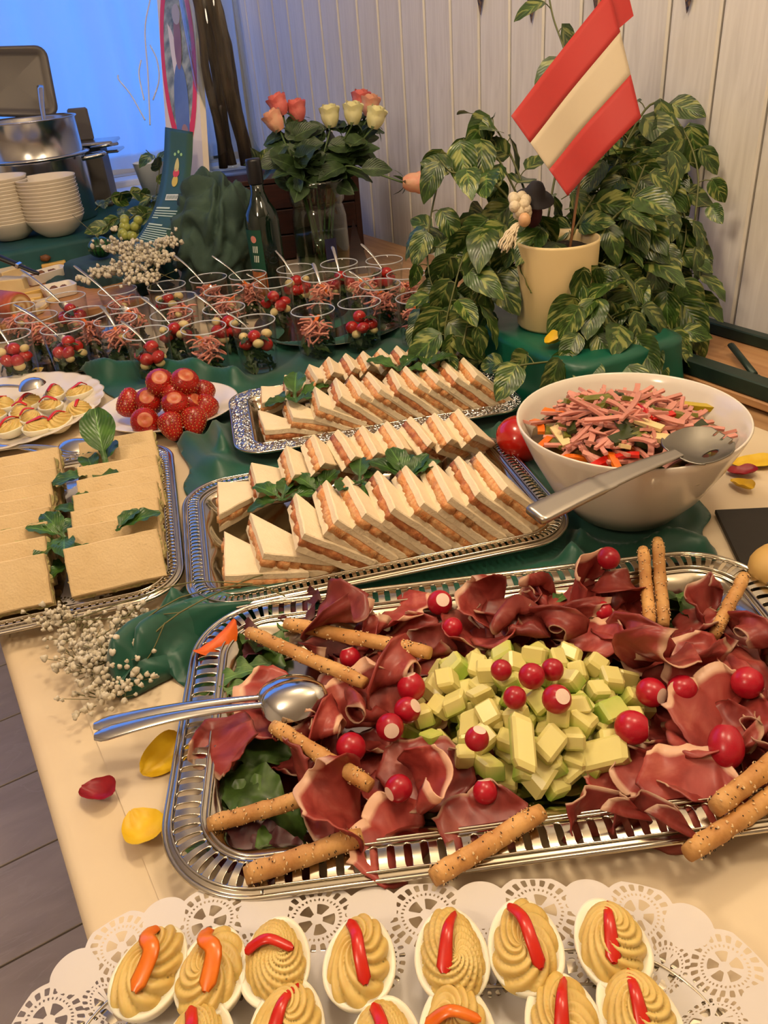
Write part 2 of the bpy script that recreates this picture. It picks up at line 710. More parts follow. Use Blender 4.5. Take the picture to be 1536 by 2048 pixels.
# ------------------------------------------------------------------ placement frames of the trays: centre, angle, size
def fr(ang, e1, e2):
    a = math.radians(ang)
    return (e1 * cos(a) - e2 * sin(a), e1 * sin(a) + e2 * cos(a), a)


TP = (*fr(-25.8, .117, .492), .56, .325)     # ham tray
TB = (*fr(-17.5, .137, .808), .43, .285)     # triangle sandwiches, near
TC = (*fr(-19.0, .186, 1.128), .43, .235)    # triangle sandwiches, far
TA = (*fr(-16.0, -.205, .915), .285, .395)   # finger sandwiches
TF = (*fr(-32.0, -.035, .155), .385, .25)    # front egg tray
BOWL = V((.632, .567, .755))
PLS = V((.283, 1.207, .757))                 # strawberry plate
PLE = V((.055, 1.385, .757))                 # far egg plate


def tray_sd(x, y, T, pad=0.0, r=.05):
    """signed distance (positive inside) of numpy coords to a rounded tray outline"""
    cx, cy, a, w_, d_ = T
    lx = (x - cx) * cos(a) + (y - cy) * sin(a)
    ly = -(x - cx) * sin(a) + (y - cy) * cos(a)
    qx, qy = np.abs(lx) - (w_ / 2 + pad - r), np.abs(ly) - (d_ / 2 + pad - r)
    return -(np.hypot(np.maximum(qx, 0), np.maximum(qy, 0)) + np.minimum(np.maximum(qx, qy), 0) - r)


def poly_sd(x, y, P):
    d = np.full(x.shape, 1e9)
    ins = np.zeros(x.shape, bool)
    n = len(P)
    for k in range(n):
        ax, ay = P[k]
        bx, by = P[(k + 1) % n]
        ex, ey = bx - ax, by - ay
        tt = np.clip(((x - ax) * ex + (y - ay) * ey) / (ex * ex + ey * ey), 0, 1)
        d = np.minimum(d, np.hypot(x - ax - tt * ex, y - ay - tt * ey))
        c = ((ay > y) != (by > y)) & (x < (bx - ax) * (y - ay) / (by - ay + 1e-12) + ax)
        ins ^= c
    return np.where(ins, d, -d)


def line_d(x, y, P):
    d = np.full(x.shape, 1e9)
    for k in range(len(P) - 1):
        ax, ay = P[k]
        bx, by = P[k + 1]
        ex, ey = bx - ax, by - ay
        tt = np.clip(((x - ax) * ex + (y - ay) * ey) / (ex * ex + ey * ey), 0, 1)
        d = np.minimum(d, np.hypot(x - ax - tt * ex, y - ay - tt * ey))
    return d


satin = M_('green_satin', (12, 82, 62), .42, col2=(8, 66, 50), ns=8, spec=.45)
satin.node_tree.nodes['Principled BSDF'].inputs['Sheen Weight'].default_value = .25
satin.node_tree.nodes['Principled BSDF'].inputs['Anisotropic'].default_value = .3


def drape(name, pix, ridges, label, fold=.012, step=.006, z0=TZ + .0042, mt=satin, seed=0, masks=()):
    P = [W(a, b, TZ + .004)[:2] for a, b in pix]
    xs = np.arange(min(p[0] for p in P) - .02, max(p[0] for p in P) + .02, step)
    ys = np.arange(min(p[1] for p in P) - .02, max(p[1] for p in P) + .02, step)
    X, Y = np.meshgrid(xs, ys, indexing='ij')
    D = poly_sd(X, Y, P)
    D = D + .006 * np.sin(X * 70 + Y * 31) * (D < .02)
    mask = np.ones(X.shape)
    for mk in masks:
        if len(mk) == 5:
            sd = tray_sd(X, Y, mk, .0)
        else:
            sd = mk[2] - np.hypot(X - mk[0], Y - mk[1])
        mask = np.minimum(mask, np.clip(-sd / .014, 0, 1))
    Z = np.zeros(X.shape)
    for pl_, A, wd in ridges:
        Z = np.maximum(Z, A * np.exp(-(line_d(X, Y, [W(a, b, TZ + A * .5)[:2] for a, b in pl_]) / wd) ** 2))
    NZ = np.array([[noise.noise(V(((x + y) * 4 + seed, (y - x) * 11, 1))) + .35 * noise.noise(V(((x - .6 * y) * 22, (y + x) * 9 + seed, 7))) for y in ys] for x in xs])
    Z = (Z + fold * np.clip(NZ + .15, 0, 1)) * mask
    edge = np.clip(D / .012, 0, 1)
    Z = Z * (.45 + .55 * edge)

    def fn(i, j):
        i0, j0 = min(int(i), len(xs) - 2), min(int(j), len(ys) - 2)
        a, b = i - i0, j - j0
        z = Z[i0, j0] * (1 - a) * (1 - b) + Z[i0 + 1, j0] * a * (1 - b) + Z[i0, j0 + 1] * (1 - a) * b + Z[i0 + 1, j0 + 1] * a * b
        return (xs[0] + i * step, ys[0] + j * step, z0 + z)
    o = solo(msq(D, fn), name, mt, label, 'cloth')
    md = o.modifiers.new('thickness', 'SOLIDIFY')
    md.thickness = .0012
    return o


GM = [TP, TB, TC, TA, (BOWL.x, BOWL.y, .075), (PLS.x, PLS.y, .10), (PLE.x, PLE.y, .155)]
gcl = drape('green_satin_cloth',
      [(243, 1400), (292, 1262), (400, 1150), (380, 1000), (362, 885), (300, 860), (250, 800), (128, 744), (300, 722), (420, 690), (520, 655), (700, 620), (860, 630), (975, 640), (1075, 760), (1200, 800), (1400, 960), (1424, 1124), (1290, 1150), (900, 1200), (620, 1250), (430, 1330), (392, 1395), (330, 1350)],
      [([(252, 1385), (300, 1300), (400, 1225), (560, 1195)], .040, .020), ([(350, 1330), (420, 1270), (560, 1225)], .018, .014), ([(330, 1215), (420, 1178)], .03, .013),
       ([(140, 745), (300, 742), (420, 755), (470, 760)], .034, .020), ([(370, 880), (410, 930), (440, 940)], .014, .018), ([(420, 840), (450, 900)], .02, .012),
       ([(1085, 1090), (1200, 1060), (1400, 1100)], .022, .02), ([(1000, 960), (1060, 1050), (1150, 1120)], .018, .012), ([(640, 1195), (900, 1140), (1080, 1120)], .014, .010), ([(420, 700), (640, 690), (900, 650)], .012, .012), ([(1000, 830), (1000, 880), (1060, 960)], .016, .012)],
      'dark green satin cloth in folds under the trays and the white salad bowl', .016, masks=GM)

# the bulky turned-over end of the cloth at the left, before the slotted trays
fp = bez([W(a_, b_, TZ + .006) for a_, b_ in ((246, 1396), (285, 1335), (345, 1278), (440, 1236), (545, 1205), (640, 1184))], 40)


def fold(u, v):
    i = min(40, int(round(u * 40)))
    p = fp[i]
    d = (fp[min(40, i + 1)] - fp[max(0, i - 1)])
    d.z = 0
    d.normalize()
    n = V((-d.y, d.x, 0))
    s = v * 2 - 1
    w_ = .005 + .031 * min(1, u / .16) ** .8 * (1 - .62 * max(0, u - .3) / .7)
    h = .003 + .036 * min(1, u / .13) * (1 - .62 * max(0, u - .25) / .75)
    z = h * max(0, 1 - abs(s) ** 2.2) ** .75 * (1 + .22 * sin(s * 5 + u * 7)) + .0006
    lean = .010 * (1 - s * s) * sin(u * 6)
    return (p.x + n.x * (w_ * s + lean), p.y + n.y * (w_ * s + lean), TZ + .0046 + z)


fo = part(MB().grid(fold, 40, 26), 'turned_fold', satin, gcl)
fo.modifiers.new('thickness', 'SOLIDIFY').thickness = .001

# ================================================================== SILVER TRAYS
def silver(name, col=(198, 190, 174), rough=.15, bump=.0, bs=60, brushed=False):
    m, n, p = newmat(name)
    p.inputs['Base Color'].default_value = rgb(col)
    p.inputs['Metallic'].default_value = 1
    p.inputs['Roughness'].default_value = rough
    if bump:
        nb = tex(n, 'ShaderNodeTexVoronoi', coord(n), Scale=bs)
        b = nd(n, 'ShaderNodeBump', Strength=bump, Distance=.003)
        n.links.new(nb.outputs['Distance'], b.inputs['Height'])
        n.links.new(b.outputs['Normal'], p.inputs['Normal'])
    return m


silv = silver('polished_tray_metal')
silv2 = silver('stainless_steel', (196, 194, 190), .22)
cutl = silver('cutlery_steel', (208, 206, 202), .12)
orn = silver('embossed_tray_metal', (200, 200, 200), .2, .9, 260)


def rrect(w_, d_, r, N):
    """N points with outward normals around a rounded rectangle, even in arc length; returns function of s in [0,1), length"""
    a, b = w_ / 2 - r, d_ / 2 - r
    L = 4 * a + 4 * b + 2 * PI * r
    segs = []
    for (cx, cy, t0), straight in (((a, -b, -PI / 2), 0), ):
        pass

    def at(s, o=0.0):
        q = (s % 1.0) * L
        rr_ = max(r - o, .001)
        sc = rr_ / r
        for k in range(4):
            ln = 2 * (a if k % 2 == 0 else b)
            # k: 0 bottom, 1 right, 2 top, 3 left
            dirs = ((1, 0), (0, 1), (-1, 0), (0, -1))[k]
            nrm = ((0, -1), (1, 0), (0, 1), (-1, 0))[k]
            st = ((-a, -b), (a, -b), (a, b), (-a, b))[k]
            if q <= ln:
                return (st[0] + dirs[0] * q + nrm[0] * rr_, st[1] + dirs[1] * q + nrm[1] * rr_, nrm)
            q -= ln
            if q <= PI / 2 * r:
                th = q / r
                an = (-PI / 2, 0, PI / 2, PI)[k] + th
                ce = ((a, -b), (a, b), (-a, b), (-a, -b))[k]
                return (ce[0] + cos(an) * rr_, ce[1] + sin(an) * rr_, (cos(an), sin(an)))
            q -= PI / 2 * r
        return at(0, o)
    return at, L


def tray(name, label, T, z, rimw=.030, rimz=.022, rc=.062, pitch=.0105, slot=(.0062, .0026), perf=True, wave=0.0, wmat=None, rmat=None, inner=None):
    cx, cy, a, w_, d_ = T
    t = thing(name, label, 'tray', TR(cx, cy, z, a))
    at, L = rrect(w_, d_, rc, 0)
    ns_ = int(L / pitch)
    per = 8
    n = ns_ * per
    m = 13
    p_ = L / ns_
    Fd = np.ones((n + 1, m))
    if perf:
        for i in range(n + 1):
            ph = ((i % per) / per - .5) * p_
            for j in range(m):
                tt = rimw * j / (m - 1)
                Fd[i, j] = math.hypot(ph, max(abs(tt - rimw * .5) - slot[0], 0)) - slot[1]

    def zt(tt):
        return rimz + .0035 * sin(PI * min(tt / rimw, 1))

    def fn(i, j):
        tt = rimw * j / (m - 1)
        x, y, _ = at(i / n, tt)
        zz = zt(tt)
        if not perf:
            zz += .0028 * (noise.noise(V((x * 170, y * 170, 0))) + .6 * sin(i * PI / per * 1.0) * sin(PI * j / 6))
        return (x, y, zz)
    rim = part(msq(Fd, fn), 'rim', rmat or silv, t)
    md = rim.modifiers.new('thickness', 'SOLIDIFY')
    md.thickness = .0013
    N = 220
    lip = MB()
    for off, rad, dz in ((0, .0022, 0), (rimw, .0017, .0)) + (((.0052, .001, .0018), (rimw - .0045, .001, .0018)) if perf else ()):
        def tor(u, v, off=off, rad=rad, dz=dz):
            x, y, nn = at(u, off)
            b = 2 * PI * v
            return (x + nn[0] * cos(b) * rad, y + nn[1] * cos(b) * rad, zt(off) + dz + sin(b) * rad)
        lip.grid(tor, N, 6, cu=True, cv=True)
    part(lip, 'lip', silv, t)
    prof = [(0, rimz), (.003, rimz - .001), (.007, rimz - .006), (.011, rimz - .013), (.016, .0045), (.022, .0025), (.03, .002), (.0335, .002), (.037, .002)]

    def well(u, v):
        o, zz = prof[int(round(v * (len(prof) - 1)))]
        wv = wave * (.5 + .5 * cos(2 * PI * u * 16)) * min(o / .011, 1) * (o < .032)
        x, y, nn = at(u, min(rimw + o + wv, rc + .03) if False else rimw + o * .9)
        return (x - nn[0] * wv, y - nn[1] * wv, zz)
    wl = MB().grid(well, N, len(prof) - 1, cu=True)
    base = len(wl.v) - 0
    m_ = len(prof)
    ring = [k * m_ + m_ - 1 for k in range(N)]
    wl.v.append((0, 0, .002))
    wl.uv.append((.5, .5))
    for k in range(N):
        wl.f.append((ring[k], ring[(k + 1) % N], base))
    # underside
    def foot(u, v):
        x, y, nn = at(u, rimw + .012)
        return (x, y, .0005 + .0045 * v)
    wl.grid(foot, 90, 1, cu=True)
    part(wl, 'well', wmat or silv, t)
    return t


tray('ham_tray', 'large silver tray with a slotted rim holding ham, melon and radishes', TP, TZ + .0058, .032, .024, .075, .0118, (.0068, .0027), wave=.010)
tray('sandwich_tray', 'silver tray with a slotted rim under the two nearer rows of triangle sandwiches', TB, TZ + .0066, .024, .020, .06, .0075, (.0042, .0017), wave=.009)
tray('sandwich_tray', 'silver tray with an embossed ornamental rim under the farther rows of triangle sandwiches', TC, TZ + .0066, .028, .019, .045, .009, perf=False, rmat=orn)
tray('sandwich_tray', 'silver tray at the left edge holding the two columns of finger sandwiches', TA, TZ + .0066, .020, .016, .055, .0075, (.003, .0016))
tray('egg_tray', 'silver tray under the paper doily at the front edge of the table', TF, TZ + .0058, .03, .024, .07, .0105, (.0062, .0025))

# ------------------------------------------------------------------ paper doilies, lace cut out
dm_, n_, p_ = newmat('doily_paper')
p_.inputs['Base Color'].default_value = rgb((236, 230, 226))
p_.inputs['Roughness'].default_value = .8
tl = nd(n_, 'ShaderNodeBsdfTranslucent')
tl.inputs['Color'].default_value = rgb((236, 228, 220))
mx = nd(n_, 'ShaderNodeMixShader')
mx.inputs[0].default_value = .3
n_.links.new(p_.outputs[0], mx.inputs[1])
n_.links.new(tl.outputs[0], mx.inputs[2])
n_.links.new(mx.outputs[0], n_.nodes['Material Output'].inputs['Surface'])


def lace(s, d, per, band):
    """positive = paper; s along the edge, d inwards"""
    f = 1e3
    ph = (s / per) % 1.0
    x = (ph - .5) * per
    # outline: a round lobe for each rosette, a wider lobe for the plain petal between
    R1 = .33 * per
    c1 = R1 + .001
    dl = min(math.hypot(x, d - c1) - R1 - .004, 99)
    xs_ = (abs(x) - per / 2)
    dp = math.hypot(xs_, d - .26 * per) - .255 * per
    outl = max(-dl, -dp, d - .22 * per)
    f = min(f, outl * 1.0)
    # big rosette
    r = math.hypot(x, d - c1)
    an = math.atan2(d - c1, x)

    def ring(r0, hw, n, fillf, rr_, aa, f):
        q = abs(((aa / (2 * PI) * n) % 1.0) - .5)
        hole = min(hw - abs(rr_ - r0), (fillf / 2 - q) * 2 * PI * r0 / n)
        return min(f, -hole)
    in_petal = dp < -.002
    if not in_petal:
        f = ring(R1 * .90, R1 * .115, 22, .55, r, an, f)
        f = ring(R1 * .66, R1 * .05, 34, .45, r, an, f)
        f = ring(R1 * .34, R1 * .17, 5, .62, r, an, f)
    # inner row of smaller rosettes behind the petals
    R2 = .31 * per
    c2 = .515 * per + R2 * .8
    r2 = math.hypot(xs_, d - c2)
    a2 = math.atan2(d - c2, xs_)
    if not in_petal:
        if r2 < R2 * 1.1 and d < band * .97:
            f = ring(R2 * .92, R2 * .085, 26, .5, r2, a2, f)
            f = ring(R2 * .74, R2 * .04, 36, .45, r2, a2, f)
            f = ring(R2 * .45, R2 * .17, 7, .6, r2, a2, f)
    if d > band * .93:
        f = max(f, .001)
    return f


def doily(name, label, cx, cy, a, w_, d_, z, per, step, rc, band, drop, srange=None, wob=.003):
    at, L = rrect(w_, d_, rc, 0)
    k = round(L / per)
    per = L / k
    n, m = int(L / step), int(band / step)
    Fd = np.array([[lace(i / n * L, j / m * band, per, band) for j in range(m + 1)] for i in range(n + 1)])

    def zz(x, y, d):
        return wob * noise.noise(V((x * 14, y * 14, 2))) + drop * (1 - min(d / (band * .55), 1)) ** 2

    def fn(i, j):
        d = j / m * band
        x, y, _ = at(i / n, d)
        return (x, y, zz(x, y, d))
    mb = msq(Fd, fn)
    N = 160
    ii = len(mb.v)
    for q in range(N):
        x, y, _ = at(q / N, band)
        mb.v.append((x, y, zz(x, y, band)))
    mb.v.append((0, 0, 0))
    mb.uv += [(.5, .5)] * (N + 1)
    mb.f += [(ii + q, ii + (q + 1) % N, ii + N) for q in range(N)]
    return solo(mb, name, dm_, label, 'doily', M=TR(cx, cy, z, a))


doily('paper_doily', 'white lace paper doily under the front row of stuffed eggs', *fr(-32.0, -.035, .158),   .465, .335, TZ + .0335, .070, .00100, .105, .098, -.006, wob=.004)
doily('paper_doily', 'small white lace doily showing between the two columns of finger sandwiches', TA[0], TA[1], TA[2], .225, .335, TZ + .0085, .05, .0017, .045, .042, 0, wob=.0006)

# ================================================================== HAM TRAY
# cured ham: red lean with a cream rim of fat along one edge (UV v)
def ham_mat():
    m, n, p = newmat('cured_ham')
    sx = nd(n, 'ShaderNodeSeparateXYZ')
    n.links.new(coord(n, 'UV'), sx.inputs[0])
    nz = tex(n, 'ShaderNodeTexNoise', coord(n, 'Object', (1, 1, 1)), Scale=34, Detail=4.0, Distortion=1.0)
    lean = ramp(n, [(.25, (132, 42, 38)), (.5, (166, 68, 60)), (.8, (200, 118, 102))], nz.outputs['Fac'])
    nz2 = tex(n, 'ShaderNodeTexNoise', coord(n), Scale=25, Detail=2.0)
    e = math_(n, 'ADD', sx.outputs[1], math_(n, 'MULTIPLY', math_(n, 'SUBTRACT', nz2.outputs['Fac'], .5), .16))
    e = math_(n, 'ADD', e, math_(n, 'MULTIPLY', math_(n, 'SUBTRACT', objrand(n), .65), .16))
    fat = ramp(n, [(.87, (0., 0., 0.)), (.93, (1., 1., 1.))], e)
    c = mixc(n, fat, lean, (222, 180, 150))
    rim = ramp(n, [(.0, (1., 1., 1.)), (.04, (0., 0., 0.))], sx.outputs[1])
    c = mixc(n, math_(n, 'MULTIPLY', rim, .7), c, (104, 40, 22))
    hs = nd(n, 'ShaderNodeHueSaturation')
    n.links.new(math_(n, 'MULTIPLY_ADD', objrand(n), .55, .75), hs.inputs['Value'])
    n.links.new(c, hs.inputs['Color'])
    n.links.new(hs.outputs['Color'], p.inputs['Base Color'])
    p.inputs['Roughness'].default_value = .36
    p.inputs['Specular IOR Level'].default_value = .5
    tl = nd(n, 'ShaderNodeBsdfTranslucent')
    n.links.new(hs.outputs['Color'], tl.inputs['Color'])
    mx = nd(n, 'ShaderNodeMixShader')
    mx.inputs[0].default_value = .3
    n.links.new(p.outputs[0], mx.inputs[1])
    n.links.new(tl.outputs[0], mx.inputs[2])
    n.links.new(mx.outputs[0], n.nodes['Material Output'].inputs['Surface'])
    return m


hamm = ham_mat()


def ham_mesh(k, L, Wd, turns, wavy, cone, flat):
    """a ribbon of ham: its long profile curls in X-Z, width along Y, with a wavy rim"""
    rg = random.Random(100 + k)
    n, m = 22, 8
    ph, q1, q2 = rg.uniform(0, 6), rg.uniform(.6, 1.6), rg.uniform(1.5, 3)
    rows = []
    for j in range(m + 1):
        v = j / m
        x = z = 0.0
        th = rg.uniform(-.05, .05) + (.9 * turns * PI * (-.5)) + cone * (v - .5)
        pts = []
        for i in range(n + 1):
            u = i / n
            pts.append((x, z))
            kap = turns * PI * (1 + .7 * sin(2 * PI * q1 * u + ph)) + 2.2 * wavy * sin(2 * PI * q2 * u + ph * 2 + v * 1.3)
            th += kap / n * (1 + cone * (v - .5))
            ds = L / n * (1 - .12 * abs(v - .5) * 2)
            x += cos(th) * ds
            z += sin(th) * ds
        rows.append(pts)
    mx_ = sum(p[0] for r in rows for p in r) / ((n + 1) * (m + 1))
    mz_ = min(p[1] for r in rows for p in r)

    def fn(u, v):
        i, j = int(round(u * n)), int(round(v * m))
        x, z = rows[j][i]
        yw = Wd * (v - .5) * max(.22, (1 - abs(2 * u - 1) ** 3.2)) ** .42 * (1 - .12 * sin(5 * u + ph))
        rip = .004 * wavy * sin(u * 19 + ph) * (v - .3) + .003 * noise.noise(V((u * 4 + k, v * 3, k)))
        return (x - mx_ + rip, yw + .004 * noise.noise(V((u * 5, k, v))), (z - mz_) * flat + rip)
    return MB().grid(fn, n, m).mesh('ham_slice', hamm)


def ham_proto(k, *a):
    me = ham_mesh(k, *a)
    return me


HAMS = [ham_mesh(0, .085, .050, .7, .5, .5, .5), ham_mesh(1, .10, .05, 1.3, .4, .7, .6), ham_mesh(2, .09, .058, .45, .9, .2, .5), ham_mesh(3, .11, .048, 1.7, .5, .9, .55),
        ham_mesh(4, .08, .056, .3, .6, .3, .5), ham_mesh(5, .12, .046, .9, 1.3, .4, .55), ham_mesh(6, .095, .062, .7, .3, 1.0, .6), ham_mesh(7, .07, .05, .2, .5, .1, .5), ham_mesh(8, .105, .05, 2.3, .4, .6, .6)]
hx, hy, ha, hw, hd = TP
HZ = TZ + .0058


def hl2w(x, y, z=0):
    return V((hx + x * cos(ha) - y * sin(ha), hy + x * sin(ha) + y * cos(ha), HZ + z))


def w2hl(p):
    dx, dy = p.x - hx, p.y - hy
    return (dx * cos(ha) + dy * sin(ha), -dx * sin(ha) + dy * cos(ha))


mel_c = w2hl(W(1052, 1390, HZ + .035))
MA, MBx = .098, .078           # melon mound half axes in the tray frame
HG = {'left': 'ham slice in the left pile',
      'front': 'ham slice between melon and front rim',
      'back': 'ham slice between melon and back rim',
      'right': 'ham slice right of the melon'}


def ham_at(x, y, z, me, rz, rx, ry, sc):
    reg = 'left' if x < mel_c[0] - .085 else 'right' if x > mel_c[0] + .09 else 'front' if y < mel_c[1] else 'back'
    p = hl2w(x, y, z)
    o = link('ham_slice', me, None, TR(p.x, p.y, p.z, rz, rx, ry, sc))
    HL[reg].append((o, p))
    md = o.modifiers.new('thickness', 'SOLIDIFY')
    md.thickness = .0011
    return o


HL = {k: [] for k in HG}
RPX = [w2hl(W(a, b, HZ + .036)) for a, b in ((880, 1205), (905, 1255), (1217, 1125), (700, 1315), (822, 1373), (812, 1420), (780, 1455), (702, 1495), (797, 1577), (970, 1583), (1303, 1385), (1365, 1378), (1265, 1455), (1452, 1492), (1495, 1365))]
for (a, b), (c, d) in (((572, 1247), (860, 1306)), ((497, 1264), (730, 1366)), ((545, 1452), (742, 1572)), ((417, 1650), (600, 1597)), ((490, 1752), (725, 1672)), ((865, 1757), (1085, 1622)), ((1292, 1150), (1300, 1250)), ((1322, 1150), (1328, 1252)), ((1470, 1190), (1425, 1275))):
    RPX += [w2hl(W(a + (c - a) * k / 6, b + (d - b) * k / 6, HZ + .036)) for k in range(7)]
rg = random.Random(5)
spots = []
tries = 0
while len(spots) < 112 and tries < 20000:
    tries += 1
    x, y = rg.uniform(-.215, .228), rg.uniform(-.110, .120)
    em = math.hypot((x - mel_c[0]) / MA, (y - mel_c[1]) / MBx)
    if em < (.93 if len(spots) < 50 else 1.34 if y < mel_c[1] else 1.06):
        continue
    # bare metal and salad leaves at the left end corners
    if x < -.16 and (y > .035 or y < -.05):
        continue
    if x < -.19 and abs(y) > .03:
        continue
    if x > .13 and y > .085:
        continue
    if len(spots) >= 50 and any((x - a) ** 2 + (y - b + .009) ** 2 < .025 ** 2 for a, b in RPX):
        continue
    if any((x - a) ** 2 + (y - b) ** 2 < .024 ** 2 for a, b, _ in (spots if len(spots) < 50 else spots[50:])):
        continue
    spots.append((x, y, em))
for k, (x, y, em) in enumerate(spots):
    low = k < 50
    z = .004 + rg.uniform(0, .004) if low else .013 + rg.uniform(0, .012) + .006 * (em < 1.25)
    me = HAMS[rg.choice((4, 7, 2, 0, 4))] if low else HAMS[rg.choice((0, 1, 2, 3, 4, 5, 6, 8, 1, 0, 4, 7))]
    if low:
        ham_at(x, y, z, me, rg.uniform(0, 6.28), rg.uniform(-.15, .15), rg.uniform(-.15, .15), rg.uniform(.75, .95))
    else:
        ham_at(x, y, z, me, rg.uniform(0, 6.28), rg.uniform(-.5, .5), rg.uniform(-.4, .4), rg.uniform(.72, 1.0))
# the slices that show as large shapes of their own
for px, py, z, k, rz, rx, ry, sc in ((655, 1662, .016, 6, 1.2, .3, .2, .95), (775, 1690, .016, 4, 1.0, .35, .2, 1.0), (1140, 1420 - 255, .03, 1, .5, 1.1, 0, 1.0), (1215, 1185, .022, 3, .4, .9, .1, .9),
                                     (470, 1500, .026, 0, 1.9, -.7, .3, 1.0), (590, 1535, .018, 1, .9, .4, .3, .85), (720, 1400, .026, 0, .2, .3, .2, 1.0), (960, 1650, .020, 4, 0.3, .2, .1, .9), (850, 1545, .020, 7, -.3, .2, .1, 1.1),
                                     (1420, 1430, .026, 4, .4, .4, .2, 1.2), (1390, 1335, .03, 7, .8, .2, -.3, 1.0), (1380, 1570, .028, 7, -.5, .4, .1, 1.1), (1190, 1620, .018, 5, .1, 1.0, .2, .9), (1300, 1640, .018, 5, -.3, .9, .2, .9)):
    p = W(px, py, HZ + z)
    x, y = w2hl(p)
    ham_at(x, y, z, HAMS[k], rz + ha, rx, ry, sc)



def row_labels(lst, stem, cat, group, nrow):
    """label each of a pile by its row (from the front) and its place in the row (from the left)"""
    L = sorted(lst, key=lambda q: depth(q[1]) - .4 * q[1].z)
    for r in range(0, len(L), nrow):
        row = sorted(L[r:r + nrow], key=lambda q: (q[1] - V((0, 0, CAMZ))).dot(V((.852, -.5176, -.0764))))
        for c, (o, _) in enumerate(row):
            tag(o, f'{stem}, {ORD[r // nrow]} row from the front, {ORD[c]} from the left', cat, group)


for k_, l_ in HL.items():
    row_labels(l_, HG[k_], 'ham slice', 'ham slices: ' + k_ + ' pile', 6)

# ---------------------------------------------------------------- salad leaves under the ham
lettm = leaf_mat('lettuce_leaf', (40, 62, 22), (82, 112, 46), vein=False, rough=.4)
redm = leaf_mat('red_lettuce_leaf', (58, 22, 26), (92, 40, 42), vein=False, rough=.4)
rukm = leaf_mat('rocket_leaf', (52, 86, 34), (96, 128, 62), rough=.45)


def leaf_fn(L, Wd, curl=.2, fold=.15, ruf=0.0, shape='oval', seed=0):
    def fn(u, v):
        s = v * 2 - 1
        if shape == 'oval':
            w_ = Wd * (sin(PI * min(max(u, .02), .985) ** .85)) ** .75
        elif shape == 'heart':
            w_ = Wd * (math.sqrt(max(0, 1 - (1 - u / .32) ** 2)) if u < .32 else max(.02, 1 - ((u - .32) / .68) ** 1.75) ** .8)
        elif shape == 'spoon':
            w_ = Wd * (.16 + .84 * max(0, sin(PI * max(0, (u - .22) / .80)) ** .7 if u > .22 else 0)) if u < .985 else Wd * .25
        else:                                   # lobed rocket leaf
            w_ = Wd * (.2 + .8 * abs(sin(u * 9.5)) * sin(PI * min(.97, u)) ** .5)
        y = s * w_
        z = -curl * L * u * u + fold * abs(y) + ruf * sin(u * 23 + seed + s * 3) * s * s + ruf * .5 * noise.noise(V((u * 6, s * 3, seed)))
        x = L * u - (0.10 * L * (1 - abs(s)) * 0)
        if shape == 'heart' and u < .3:
            x -= .10 * L * abs(s) * (1 - u / .3)
        return (x, y, z)
    return fn


LETT = [MB().grid(leaf_fn(.075, .026, .25, .25, .006, 'oval', k), 12, 8).mesh('leaf', lettm if k % 3 else redm) for k in range(6)]
ROCK = [MB().grid(leaf_fn(.06, .011, .3, .2, .002, 'lobed', k), 20, 4).mesh('leaf', rukm) for k in range(3)]
SLV = {}
for k, (px, py, kind, rz, z) in enumerate(((500, 1330, 'r', 2.6, .020), (470, 1350, 'k', 2.9, .026), (455, 1385, 'k', 3.1, .022), (540, 1290, 'l', 1.8, .014), (600, 1225, 'd', 1.3, .024), (490, 1290, 'd', 2.2, .02), (530, 1330, 'l', 2.4, .012), (520, 1610, 'l', 2.6, .012), (520, 1590, 'l', 2.2, .016),
                                          (475, 1625, 'l', .7, .008), (455, 1690, 'k', 2.4, .012), (480, 1700, 'd', -.6, .012), (560, 1700, 'l', .2, .010), (530, 1720, 'd', -1.0, .010), (540, 1500, 'l', 2.2, .01), (1345, 1185, 'k', 1.6, .014), (1370, 1200, 'l', 1.0, .012), (1420, 1220, 'k', .3, .014), (1400, 1240, 'l', 0.7, .01), (1130, 1185, 'k', .3, .022), (465, 1440, 'l', 1.0, .010), (560, 1240, 'k', 1.5, .02))):
    p = W(px, py, HZ + z)
    me = {'l': LETT[1 + k % 2], 'd': LETT[(k % 2) * 3], 'r': ROCK[0], 'k': ROCK[k % 3]}[kind]
    o = link('salad_leaf', me, None, TR(p.x - .02 * cos(rz), p.y - .02 * sin(rz), p.z, rz, rnd(-.3, .3), rnd(-.25, .05), rnd(.8, 1.05)))
    side = 'left end' if px < 700 else 'back right corner'
    if px == 1130:
        side = 'middle of the back edge'
    nm = {'l': 'broad green lettuce leaf', 'd': 'dark red lettuce leaf', 'r': 'jagged green rocket leaf', 'k': 'jagged green rocket leaf'}[kind]
    SLV.setdefault((nm, side), []).append((o, p))
for (nm, side), l_ in SLV.items():
    l_.sort(key=lambda q: depth(q[1]))
    for k, (o, _) in enumerate(l_):
        tag(o, f'{nm} under the ham, {side}' + (f', {ORD[k]} from the front' if len(l_) > 1 else ''), 'salad leaf', 'salad leaves on the ham tray')

